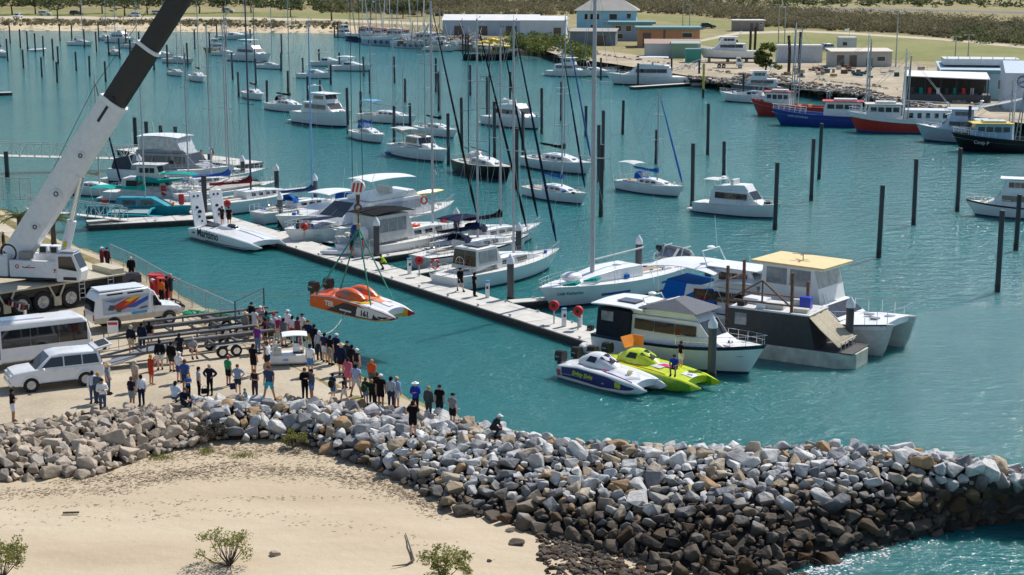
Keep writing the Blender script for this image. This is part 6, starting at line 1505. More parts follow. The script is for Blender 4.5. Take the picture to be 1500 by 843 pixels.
# emblem: red ring, dark tick, red underline
q = MB(); q.torus((-.95, -1.385, .98), .11, .03, 'y', 14, 5); q.bar((-.6, -1.385, .98), (-.45, -1.385, .9), .03); q.build('emblem', M_RED, sup)
q = MB(); q.bar((-.55, -1.385, 1.0), (-.42, -1.385, .88), .05, .02); q.bar((-.42, -1.385, .88), (-.02, -1.385, 1.1), .05, .02); q.build('emblem_tick', LET, sup); q = MB(); q.box((-.05, -1.385, .93), (.7, .015, .06)); q.build('emblem_bar', M_RED, sup)
cab = House(sup, 'operator_cab', [(1.75, .05), (1.7, 1.9), (2.95, 1.95), (3.5, .75), (3.35, .1)], 1.15, 1.1, M_CRW, bevel=.08); 
cab.o.location.y = -.85
cab.side([[(1.95, .95), (3.2, .8), (2.85, 1.75), (1.95, 1.72)]]); cab.slope(2, 1, .06, .8); q = MB(); q.box((2.4, 0, 2.02), (1.2, 1.0, .08)); q.build('roof_rail', M_GALV, cab.o, bevel=.02); q = MB(); q.box((2.7, -.58, .3), (.9, .02, .2)); q.build('step_grille', M_BLACK, cab.o)
lettering('77', .3, M_RED, sup, (1.72, -1.392, .75), (1, 0, 0), (0, 0, 1), bold=.02)
# boom
BP = Vector((-1.15, 0, 2.0)); tipl = (Matrix.Translation(sc) @ Matrix.Rotation(hs, 4, 'Z')).inverted() @ TIP
bd = (tipl - BP); BL = bd.length; bd.normalize(); bu = Vector((-bd.z, 0, bd.x)); 
def boom_section(f0, f1, w, hgt, m, name, off=0.0, parent=None):
    secs = []
    for f in (f0, f1):
        c_ = BP + bd * BL * f + bu * off
        pr = [(-w / 2, hgt * .5), (-w / 2, -hgt * .12), (-w * .36, -hgt * .4), (0, -hgt * .5), (w * .36, -hgt * .4), (w / 2, -hgt * .12), (w / 2, hgt * .5)]
        secs.append([c_ + Vector((0, y, 0)) + bu * z for y, z in pr])
    q = MB(); q.loft(secs); return q.build(name, m, parent or sup, smooth=35)
bo = boom_section(-.02, .30, 1.25, 1.75, M_CRW, 'boom_base_section')
boom_section(.298, .306, 1.35, 1.85, M_WHITE, 'boom_collar')
MBLK = mat('boom_black', (.022, .021, .021), .45, var=.2)
boom_section(.306, .41, 1.08, 1.5, MBLK, 'boom_section'); boom_section(.41, .416, 1.16, 1.58, M_WHITE, 'boom_collar'); boom_section(.416, .6, .94, 1.3, MBLK, 'boom_section'); boom_section(.6, .8, .8, 1.1, MBLK, 'boom_section'); boom_section(.8, 1.0, .68, .95, MBLK, 'boom_section')
for f, s_, t_ in ((.27, .6, '7'), (.245, .28, 'o'), (.16, .45, 'S')):
    pass
for f, r_ in ((.2, .28), (.12, .34), (.05, .3)):
    c_ = BP + bd * BL * f + Vector((0, -.635, 0)) - bu * .15; q = MB(); q.cyl(c_, c_ + Vector((0, -.05, 0)), r_, 18); q.torus(c_ + Vector((0, -.05, 0)), r_ * .75, .04, 'y', 18, 5); q.build('boss_plate', M_CRW, bo)
    q = MB(); q.torus(c_ + Vector((0, -.07, 0)), r_ * .4, .035, 'y', 14, 5); q.build('boss_mark', M_GUN, bo)
c_ = BP + bd * BL * .265 + Vector((0, -.635, 0)) + bu * .1
q = MB(); q.bar(c_, c_ + bd * 1.2, .02, .18); q.bar(c_ + bd * 1.4, c_ + bd * 1.9, .02, .3); q.build('boom_marking', LET, bo)
# luffing cylinder
ca, cb = Vector((1.35, 0, .35)), BP + bd * BL * .165 - bu * .75
q = MB(); q.tube([ca, lerp(ca, cb, .55)], .3, 14); cyl_ = q.build('luffing_cylinder', M_CRW, sup); q = MB(); q.tube([lerp(ca, cb, .55), cb], .19, 14); q.build('piston_rod', M_STEEL, cyl_)
q = MB(); q.slab([lerp(ca, cb, .28) + Vector((-.12, -.31, 0)), lerp(ca, cb, .28) + Vector((.12, -.31, 0)), lerp(ca, cb, .34) + Vector((.12, -.31, 0)), lerp(ca, cb, .34) + Vector((-.12, -.31, 0))], (0, -1, 0), .01); q.build('warning_label', M_YEL, cyl_)
q = MB(); q.bar(cb - Vector((0, .3, 0)), cb + bu * .6 - Vector((0, .3, 0)), .5, .14); q.build('cylinder_lug', M_CRW, sup)
q = MB(); q.tube([BP + Vector((-.9, .5, -.2)), BP + bd * BL * .3 + bu * 1.7, tipl + bu * .6], .02, 4); q.build('hoist_rope', M_BLACK, sup)
# hook block, hoist ropes and slings
rb = RACE161.root; HK = Vector((TIP.x, TIP.y, 10.4))
hk = empty('hook_block', HK, 0, 'red and white striped crane hook block above the hanging race boat', 'crane hook')
q = MB(); q.cyl((0, -.22, .2), (0, .22, .2), .46, 24); sh = q.build('sheave_case', M_WHITE, hk, bevel=.03)
for k in range(3):
    q = MB(); a = -.24 + k * .24; q.slab([(a - .12, -.225, -.08), (a - .0, -.225, -.1), (a + .12, -.225, .46), (a - .0, -.225, .5)], (0, -1, 0), .012); q.build('stripe', M_RED, sh)
q = MB(); q.tube([(0, 0, -.2), (0, 0, -.9)], [.14, .1], 10); q.torus((0, 0, -1.1), .2, .07, 'y', 16, 8); q.tube([(0, 0, -1.3), (0, 0, -2.3)], .05, 6); q.build('hook', M_RUST, hk)
q = MB(); q.box((0, 0, -2.3), (.22, .22, .35)); q.build('shackle', mat('tan_shackle', (.45, .32, .2), .6), hk)
for dx in (-.32, .32):
    q = MB(); q.tube([(dx, 0, .3), (dx * .6, 0, TIP.z - HK.z)], .022, 5); q.build('hoist_rope', M_BLACK, hk)
M_SLING = mat('green_sling', (.03, .27, .18), .8)
Rb = Matrix.Translation(rb.location) @ rb.rotation_euler.to_matrix().to_4x4()
for k, p_ in enumerate(((-3.1, -1.15, .75), (-3.1, 1.15, .75), (1.5, -1.05, .92), (1.5, 1.05, .92))):
    e_ = Rb @ Vector(p_); q = MB(); q.tube([Vector((0, 0, -2.4)), e_ - HK], .05, 5); q.build('sling', M_SLING, hk)
# tag lines from the shore
for (u, v, z), pl, sag, lb in (((268, 420, 3.2), (-3.6, -.6, .6), .25, 'pale tag line from the hanging boat to the red-vested men'), ((452, 478, 3.3), (-.4, -1.25, .2), .9, 'slack pale tag line from hanging boat to the crowd')):
    a = P(u, v, z); e_ = Rb @ Vector(pl); q = MB(); q.tube([lerp(a, e_, i / 10) - Vector((0, 0, sag * 4 * (i / 10) * (1 - i / 10))) - a for i in range(11)], .025, 5); tag(q.build('tag_line', M_ROPE, loc=a), lb, 'rope')
# ---- boat trailers
M_DKST = mat('dull_steel', (.13, .135, .14), .55, .4, var=.25)
def trailer(label, c, hd, L=8.2, W=2.2, wheels=True, m=M_DKST):
    root = empty('boat_trailer', c, hd, label, 'trailer')
    for y in (-.75, .75):
        q = MB(); q.box((.3, y, .75), (L, .12, .14)); q.build('frame_rail', m, root)
        q = MB(); q.box((.5, y * 1.05, 1.22), (L * .92, .34, .12)); q.build('bunk', mat('bunk_carpet', (.1, .103, .108), .95), root, bevel=.02)
        for k in range(7): q = MB(); q.bar((-L * .4 + k * L * .14, y, .8), (-L * .4 + k * L * .14, y * 1.05, 1.18), .08); q.build('bunk_post', m, root)
    for k in range(6):
        q = MB(); q.box((-L * .42 + k * L * .17, 0, .72), (.12, 1.6, .12)); q.build('cross_member', m, root)
    q = MB(); q.bar((-L / 2 + .4, -.7, .74), (-L / 2 - 2.0, 0, .62), .12); q.bar((-L / 2 + .4, .7, .74), (-L / 2 - 2.0, 0, .62), .12); q.build('drawbar', m, root)
    q = MB(); q.tube([(-L / 2 - 1.8, .15, .2), (-L / 2 - 1.8, .15, 1.0)], .035, 6); q.cyl((-L / 2 - 1.8, .1, .14), (-L / 2 - 1.8, .2, .14), .14, 12); q.build('jockey_wheel', M_BLACK, root)
    if wheels:
        for x in (1.0, 1.85):
            for y in (-1.05, 1.05): wheel(root, x, y, .33, .22, M_CHROME, spokes=5)
        for y in (-1.08, 1.08):
            q = MB(); secs = [[(xx, y - .15, zz), (xx, y + .15, zz), (xx, y + .15, zz + .04), (xx, y - .15, zz + .04)] for xx, zz in ((.45, .5), (.65, .72), (2.2, .72), (2.4, .5))]; q.loft(secs); q.build('mudguard', M_GALV, root)
    return root
ht = head(205, 545, 340, 528, GZ)
trailer('galvanised tandem boat trailer with grey bunks behind the seated men', P(285, 528, GZ) + Vector((.1, 1.0, 0)), ht)
trailer('second boat trailer with dark bunks nearest the white van', P(290, 500, GZ) + Vector((.2, 1.0, 0)), ht + D(2), L=8.6)
r_ = empty('loading_ramp', P(215, 535, GZ) + Vector((0, .3, 0)), ht, 'sloping grey aluminium ramp plate beside the white four wheel drive', 'ramp')
q = MB(); q.slab([(-2.6, -.5, .15), (1.2, -.5, 1.0), (1.2, .5, 1.0), (-2.6, .5, .15)], (0, 0, 1), .07); q.build('plate', M_GALV, r_); q = MB(); q.bar((1.0, -.4, 0), (1.0, -.4, .95), .07); q.bar((1.0, .4, 0), (1.0, .4, .95), .07); q.build('support', M_GALV, r_)
# ---- white console tender on the ground
r_ = empty('small_tender', P(424, 536, GZ) + Vector((0, .5, 0)), D(10), 'small white tender with canopy frame and seats standing on the gravel', 'small boat')
q = MB(); q.loft([[(x, y * w, z) for y, z in ((-.62, .62), (-.6, .2), (-.4, .05), (.4, .05), (.6, .2), (.62, .62))] for x, w in ((-1.15, .96), (-.9, 1.05), (.6, 1.05), (1.05, .85), (1.25, .5))]); q.build('hull', M_WHITE, r_, bevel=.04, smooth=50)
q = MB(); q.box((-.75, 0, .72), (.5, .9, .35)); q.build('seat', M_CREAM, r_, bevel=.05); q = MB(); q.box((-.75, .0, 1.05), (.12, .9, .4)); q.build('backrest', M_CREAM, r_, bevel=.04); q = MB(); q.box((.35, 0, .85), (.4, .5, .5)); q.build('console', M_WHITE, r_, bevel=.05); q = MB(); q.box((.45, -.1, .7), (.6, .5, .08)); q.build('black_cover', M_BLACK, r_, bevel=.02)
for x in (-1.0, .75):
    for y in (-.55, .55):
        q = MB(); q.tube([(x, y, .6), (x * .85, y * .95, 1.65)], .025, 6); q.build('canopy_post', M_OFFW, r_)
canopy(r_, -.45, .95, 1.8, 1.2, M_WHITE, 'canopy', legs=False, sag=.06); q = MB(); q.torus((.55, .3, 1.15), .22, .06, 'x', 14, 6); q.build('lifebuoy', paint('#c74a35'), r_)
for k, y in enumerate((-.64, .64)):
    q = MB(); q.box((-.3, y, .38), (.3, .02, .12)); q.build('badge', LBL, r_)
# ---- fence along the bank
def chain_fence(name, label, pts, h=1.5, z=GZ):
    pts = [P(u, v, z) for u, v in pts]; root = empty(name, pts[0], 0, label, 'fence'); o = pts[0]
    for a, b_ in zip(pts, pts[1:]):
        n = max(1, round((b_ - a).length / 2.6))
        for i in range(n):
            p0 = lerp(a, b_, i / n) - o; p1 = lerp(a, b_, (i + 1) / n) - o
            q = MB(); q.tube([p0, p0 + Vector((0, 0, h))], .03, 6); q.build('post', M_GALV, root)
            q = MB(); up = Vector((0, 0, 1))
            for k in range(11): q.bar(p0 + up * (.05 + k * (h - .1) / 10), p1 + up * (.05 + k * (h - .1) / 10), .008)
            for k in range(13): q.bar(lerp(p0, p1, k / 13) + up * .05, lerp(p0, p1, k / 13) + up * (h - .05), .008)
            q.build('wire_panel', M_GALV, root)
            q = MB(); q.bar(p0 + up * h, p1 + up * h, .045); q.build('top_rail', M_GALV, root)
    return root
chain_fence('chain_link_fence', 'galvanised wire fence along the bank beside the crane', [(163, 387), (200, 405), (262, 442), (345, 480)])
r_ = empty('gate_frame', P(346, 494, GZ), head(346, 494, 392, 470, GZ), 'dark steel gate frame standing behind the crowd at bank', 'gate')
q = MB()
q.bar((0, 0, 0), (0, 0, 2.2), .08); q.bar((4.2, 0, 0), (4.2, 0, 2.2), .08); q.bar((0, 0, 2.2), (4.2, 0, 2.2), .06); q.build('frame', mat('dark_teal_steel', (.04, .1, .11), .5), r_)
q = MB()
for k in range(12): q.bar((k * .36, 0, .05), (k * .36, 0, 2.2), .01)
for k in range(7): q.bar((0, 0, .1 + k * .33), (4.2, 0, .1 + k * .33), .01)
q.build('wire_panel', M_GALV, r_)
# ---- small things on the hardstand
r_ = empty('warning_sign', P(167, 512, GZ), D(4), 'white warning sign with red header band on two thin posts', 'sign')
for x in (-.28, .28):
    q = MB(); q.tube([(x, 0, 0), (x, 0, 1.7)], .022, 6); q.build('post', M_GALV, r_)
q = MB(); q.box((0, -.03, 1.35), (.62, .025, .72)); pl_ = q.build('panel', M_WHITE, r_, bevel=.01); q = MB(); q.box((0, -.048, 1.55), (.54, .008, .16)); q.build('header', M_RED, pl_)
r_ = empty('small_sign', P(266, 482, GZ), 0, 'small grey-white sign board hanging on thin wire fence by the van', 'sign'); q = MB(); q.box((0, 0, 1.2), (.34, .02, .3)); q.build('panel', M_OFFW, r_)
for x in (-1.6, 1.7):
    q = MB(); q.tube([(x, 0, 0), (x, 0, 1.5)], .02, 6); q.build('post', M_GALV, r_)
q = MB(); q.tube([(-1.6, 0, 1.38), (1.7, 0, 1.38)], .012, 4); q.build('wire', M_GALV, r_)
for k, (u, v) in enumerate(((229, 431), (242, 436))):
    r_ = empty('red_tub', P(u, v, GZ), k, ('taller' if k else 'farther') + ' red plastic tub behind the men in red overalls', 'tub'); q = MB(); q.tube([(0, 0, 0), (0, 0, 1.35)], [.34, .5], 14); q.build('body', paint('#b52a2e', .5), r_); q = MB(); q.torus((0, 0, 1.35), .5, .05, 'z', 18, 6); q.build('rim', paint('#b52a2e', .5), r_)
q = MB()
for k in range(7): q.ell((prng.uniform(-.6, .6), prng.uniform(-.25, .25), .16), (.35, .25, .18), 8, 5)
tag(q.build('gear_bags', cloth('#2b211d'), loc=P(264, 452, GZ)), 'dark brown gear bags lying in front of the van', 'bag')
q = MB()
for k in range(16): x, y = prng.uniform(-1.4, 1.4), prng.uniform(-.4, .4); q.ell((x, y, .12), (.4, .22, .12 + .1 * prng.random()), 8, 5, mi=k % 3 == 0)
tag(q.build('green_net_heap', [cloth('#1f8f62'), cloth('#8fa79a')], loc=P(305, 462, GZ)), 'crumpled green netting heaped beside the fence', 'netting')
for k, (u0, v0, u1, v1) in enumerate(((278, 455, 318, 470), (308, 468, 330, 478))):
    a, e_ = P(u0, v0, GZ + .1), P(u1, v1, GZ + .1); q = MB(); q.bar((0, 0, 0), e_ - a, .25, .18); tag(q.build('timber_sleeper', mat('old_timber', (.2, .17, .14), .9, var=.3), loc=a, bevel=.02), ('longer' if k == 0 else 'shorter') + ' weathered timber sleeper on the ground by the green netting', 'timber')
r_ = empty('generator_cart', P(193, 420, GZ), D(20), 'dark trailer generator beside the crane front', 'generator'); q = MB(); q.box((0, 0, .6), (1.3, .8, .6)); q.build('body', M_GUN, r_, bevel=.04); q = MB(); q.box((0, 0, .93), (1.1, .7, .06)); q.build('lid', M_BLACK, r_)
for y in (-.45, .45): wheel(r_, 0, y, .28, .15)
# ------------------------------------------------------------------ people (local frame: facing +y, 1.72 m tall)
SKINS = [mat('skin_a', '#c89478', .6, var=.08), mat('skin_b', '#b07a5c', .6, var=.08), mat('skin_c', '#d6a78e', .6, var=.08)]
M_EYE = mat('eye', (.02, .02, .02), .3)
def base_joints():
    J = {'pelvis': ((0, 0, .95), (.15, .115)), 'spine': ((0, 0, 1.12), (.135, .1)), 'chest': ((0, 0, 1.3), (.165, .115)), 'neck': ((0, .0, 1.46), (.055, .055)), 'chin': ((0, .02, 1.535), (.068, .075)), 'head': ((0, .02, 1.6), (.078, .095)), 'crown': ((0, .01, 1.665), (.066, .08))}
    for s, sg in (('L', -1), ('R', 1)):
        J['sh' + s] = ((sg * .18, 0, 1.395), (.068, .068)); J['el' + s] = ((sg * .235, -.02, 1.12), (.046, .046)); J['wr' + s] = ((sg * .235, .05, .88), (.031, .031)); J['ha' + s] = ((sg * .23, .07, .8), (.022, .04))
        J['hip' + s] = ((sg * .092, 0, .88), (.1, .105)); J['kn' + s] = ((sg * .1, .015, .49), (.06, .062)); J['an' + s] = ((sg * .105, -.01, .09), (.042, .045)); J['to' + s] = ((sg * .12, .15, .045), (.045, .032))
    return J
def pose_joints(kind):
    J = base_joints()
    def st(k, p): J[k] = (p, J[k][1])
    if kind == 'folded':
        for s, sg in (('L', -1), ('R', 1)): st('el' + s, (sg * .25, .05, 1.13)); st('wr' + s, (sg * .02, .2, 1.17)); st('ha' + s, (-sg * .06, .19, 1.18))
    if kind == 'phone':
        for s, sg in (('L', -1), ('R', 1)): st('el' + s, (sg * .24, .14, 1.2)); st('wr' + s, (sg * .1, .3, 1.42)); st('ha' + s, (sg * .05, .32, 1.5))
    if kind == 'hips':
        for s, sg in (('L', -1), ('R', 1)): st('el' + s, (sg * .38, -.1, 1.17)); st('wr' + s, (sg * .21, .04, 1.03)); st('ha' + s, (sg * .15, .1, 1.0))
    if kind == 'wide':
        for s, sg in (('L', -1), ('R', 1)): st('kn' + s, (sg * .2, .02, .48)); st('an' + s, (sg * .29, 0, .09)); st('to' + s, (sg * .33, .15, .045))
    if kind == 'walk':
        st('knL', (-.1, .16, .5)); st('anL', (-.1, .22, .1)); st('toL', (-.11, .4, .06)); st('knR', (.1, -.06, .5)); st('anR', (.1, -.28, .16)); st('toR', (.11, -.16, .05)); st('elL', (-.24, -.12, 1.14)); st('wrL', (-.24, -.14, .92)); st('haL', (-.23, -.13, .84)); st('elR', (.24, .06, 1.13)); st('wrR', (.22, .2, .95)); st('haR', (.21, .26, .88))
    if kind == 'point':
        st('elR', (.3, .22, 1.32)); st('wrR', (.3, .46, 1.38)); st('haR', (.3, .56, 1.4))
    if kind in ('sit', 'crouch'):
        dz = -.5 if kind == 'sit' else -.42
        for k in list(J):
            if k[:2] not in ('kn', 'an', 'to'): (x, y, z), r = J[k]; J[k] = ((x, y + (z - .95) * (.18 if kind == 'sit' else .55), z + dz - (0 if kind == 'sit' else (z - .95) * .15)), r)
        for s, sg in (('L', -1), ('R', 1)):
            st('kn' + s, (sg * .15, .42, .5)); st('an' + s, (sg * .13, .34 if kind == 'sit' else .12, .09)); st('to' + s, (sg * .14, .5 if kind == 'sit' else .28, .045)); st('el' + s, (sg * .25, .18, .66)); st('wr' + s, (sg * .12, .38, .6)); st('ha' + s, (sg * .08, .44, .57))
    return J
EDGES = [('pelvis', 'spine'), ('spine', 'chest'), ('chest', 'neck'), ('neck', 'chin'), ('chin', 'head'), ('head', 'crown')] + [(a + s if a not in ('chest', 'pelvis') else a, b + s) for s in 'LR' for a, b in (('chest', 'sh'), ('sh', 'el'), ('el', 'wr'), ('wr', 'ha'), ('pelvis', 'hip'), ('hip', 'kn'), ('kn', 'an'), ('an', 'to'))]
POSES = {}
def get_pose(kind):
    if kind in POSES: return POSES[kind]
    J = pose_joints(kind); names = list(J); idx = {n: i for i, n in enumerate(names)}
    me = bpy.data.meshes.new('t'); me.from_pydata([J[n][0] for n in names], [(idx[a], idx[b]) for a, b in EDGES], [])
    o = bpy.data.objects.new('t', me); COL.objects.link(o)
    o.modifiers.new('skin', 'SKIN'); sv = me.skin_vertices[0].data
    for n, i in idx.items(): sv[i].radius = J[n][1]; sv[i].use_root = (n == 'pelvis')
    ss = o.modifiers.new('sub', 'SUBSURF'); ss.levels = 1; ss.render_levels = 1
    dg = bpy.context.evaluated_depsgraph_get(); m2 = bpy.data.meshes.new_from_object(o.evaluated_get(dg)); bpy.data.objects.remove(o)
    vs = [v.co.copy() for v in m2.vertices]; ns = [v.normal.copy() for v in m2.vertices]; fs_ = [tuple(p.vertices) for p in m2.polygons]
    cls = []
    for p in m2.polygons:
        c = p.center; best = None
        for a, b in EDGES:
            A, B_ = Vector(J[a][0]), Vector(J[b][0]); d = B_ - A; t = max(0, min(1, (c - A).dot(d) / d.length_squared)); r = lerp(J[a][1][0], J[b][1][0], t); q = (c - (A + d * t)).length - r
            if best is None or q < best[0]: best = (q, b, t)
        cls.append(best[1:])
    # fingers, nose, ears, eyes
    ex = MB(); ex.v = [tuple(v) for v in vs]; ex.f = list(fs_); ex.m = [0] * len(fs_)
    for s, sg in (('L', -1), ('R', 1)):
        W_, H_ = Vector(J['wr' + s][0]), Vector(J['ha' + s][0]); d = (H_ - W_).normalized(); sd = d.cross(Vector((sg, 0, 0)));  sd = sd.normalized() if sd.length > .1 else Vector((0, 1, 0))
        bend = d.cross(sd)
        for k in range(4):
            a = H_ + sd * (.026 * (k - 1.5)); ln = (.06, .075, .07, .052)[k]; ex.tube([a, a + d * ln * .6, a + d * ln + bend * -.02 * sg], [.011, .010, .007], 5)
        a = lerp(W_, H_, .5) + sd * .03; ex.tube([a, a + sd * .03 + d * .03, a + sd * .035 + d * .065], [.013, .011, .008], 5)
    hd = Vector(J['head'][0])
    ex.add([hd + Vector(p) for p in ((-.016, .09, -.03), (.016, .09, -.03), (0, .125, -.03), (0, .088, .025))], [(0, 2, 3), (2, 1, 3), (0, 1, 2)])
    for sg in (-1, 1): ex.ell(hd + Vector((sg * .082, 0, -.01)), (.012, .024, .034), 6, 4); ex.ell(hd + Vector((sg * .032, .083, .01)), (.012, .01, .008), 6, 4, mi=1)
    ex.box(hd + Vector((0, .084, -.058)), (.045, .012, .008), mi=1)
    bodies = {}
    POSES[kind] = dict(J=J, vs=vs, ns=ns, fs=fs_, cls=cls, ex=ex, bodies=bodies, garments={})
    bpy.data.meshes.remove(m2); return POSES[kind]
def covers(g, b, t):
    limb = b[:-1]
    if g in ('tee', 'long', 'vest', 'dress', 'hoodie'):
        if b in ('chest',) or (b == 'spine' and t > .15) or (b == 'neck' and t < .45): return True
        if limb == 'sh' and (t > .25 or g != 'vest'): return True
        if g != 'vest' and limb == 'el': return g in ('long', 'hoodie') or t < (.3 if g == 'dress' else .55)
        if g in ('long', 'hoodie') and limb == 'wr': return t < .92
        if g == 'dress' and (b in ('spine', 'pelvis') or limb == 'hip' or (limb == 'kn' and t < .7)): return True
        if g == 'hoodie' and b == 'spine': return True
        return False
    if g in ('shorts', 'pants'):
        if b == 'spine' and t < .3: return True
        if limb == 'hip': return True
        if limb == 'kn': return t < (.78 if g == 'shorts' else 1.1)
        if limb == 'an' and g == 'pants': return t < .9
        return False
    if g == 'shoes': return limb == 'to' or (limb == 'an' and t > .93)
def garment(kind, g):
    p = get_pose(kind)
    if g in p['garments']: return p['garments'][g]
    off = {'shoes': .012, 'shorts': .02, 'pants': .014, 'dress': .02}.get(g, .026); used = {}; mb = MB()
    for f, (b, t) in zip(p['fs'], p['cls']):
        if covers(g, b, t):
            q = []
            for i in f:
                if i not in used: used[i] = len(mb.v); mb.v.append(tuple(p['vs'][i] + p['ns'][i] * off))
                q.append(used[i])
            mb.f.append(tuple(q)); mb.m.append(0)
    if g == 'shoes':
        for s in 'LR': a = Vector(p['J']['to' + s][0]); c = Vector(p['J']['an' + s][0]); mb.bar((c.x, c.y - .03, .018), (a.x, a.y + .05, .018), .09, .035)
    nm = {'tee': 'shirt', 'long': 'shirt', 'vest': 'singlet', 'hoodie': 'jumper', 'pants': 'trousers'}.get(g, g)
    me = mb.mesh(nm, [M_BLACK], smooth=60); p['garments'][g] = me; return me
def headwear(kind, g):
    p = get_pose(kind); key = 'head_' + g
    if key in p['garments']: return p['garments'][key]
    h = Vector(p['J']['head'][0]); q = MB(); nm = 'hair'
    if g in ('short', 'long_hair', 'bun'):
        q.ell(h + Vector((0, -.012, .025)), (.096, .112, .112), 12, 7, v0=.42, v1=1.0); q.ell(h + Vector((0, -.055, -.01)), (.088, .068, .095), 10, 6)
        if g == 'long_hair': q.loft([[h + Vector((x * w, -.07 + y * w, z)) for x, y in ((-.08, .03), (-.05, -.04), (.05, -.04), (.08, .03))] for z, w in ((.05, 1), (-.12, 1.1), (-.25, .8))])
        if g == 'bun': q.ell(h + Vector((0, -.1, .08)), .045, 8, 5)
    elif g == 'cap':
        nm = 'cap'; q.ell(h + Vector((0, -.005, .035)), (.1, .115, .1), 12, 6, v0=.45, v1=1.0); q.slab([h + Vector(v) for v in ((-.07, .09, .05), (.07, .09, .05), (.05, .19, .035), (-.05, .19, .035))], (0, 0, 1), .012)
    elif g == 'hat':
        nm = 'sun_hat'; q.ell(h + Vector((0, 0, .05)), (.1, .115, .1), 12, 6, v0=.45, v1=1.0); q.tube([h + Vector((0, 0, .05)), h + Vector((0, 0, .065))], [.2, .19], 16)
    me = q.mesh(nm, [M_BLACK], smooth=60); p['garments'][key] = me; return me
def put(me, parent, m):
    o = bpy.data.objects.new(me.name.split('.')[0], me); COL.objects.link(o); o.parent = parent
    o.material_slots[0].link = 'OBJECT'; o.material_slots[0].material = m; return o
HAIRC = {'d': '#2a1f18', 'b': '#6b4a2c', 'g': '#b9b2a6', 'y': '#b8935a', 'w': '#e9e9e6', 'n': '#1c2130', 'k': '#16161a', 's': '#c9b385', 'r': '#a8322c'}
pc = [0]
def person(u, v, z, kind, face, sc, top, tc, bot, bc, hw, hc, label, loc=None, shoe='#2a2624'):
    p = get_pose(kind); pc[0] += 1; k = pc[0] % 3
    if k not in p['bodies']: p['bodies'][k] = p['ex'].mesh('person', [SKINS[k], M_EYE], smooth=60)
    o = bpy.data.objects.new('person', p['bodies'][k]); COL.objects.link(o)
    o.location = loc if loc is not None else P(u, v, z); o.rotation_euler = (0, 0, rad(face)); o.scale = (sc * (1.0 + .04 * math.sin(pc[0] * 2.3)), sc * (1.02 + .05 * math.sin(pc[0] * 1.7)), sc)
    tag(o, label, 'person', 'people watching at the harbour')
    if top: put(garment(kind, top), o, cloth(tc))
    if bot: put(garment(kind, bot), o, cloth(bc))
    put(garment(kind, 'shoes'), o, cloth(shoe)); put(headwear(kind, hw), o, cloth(HAIRC.get(hc, hc)))
    return o
g = GZ
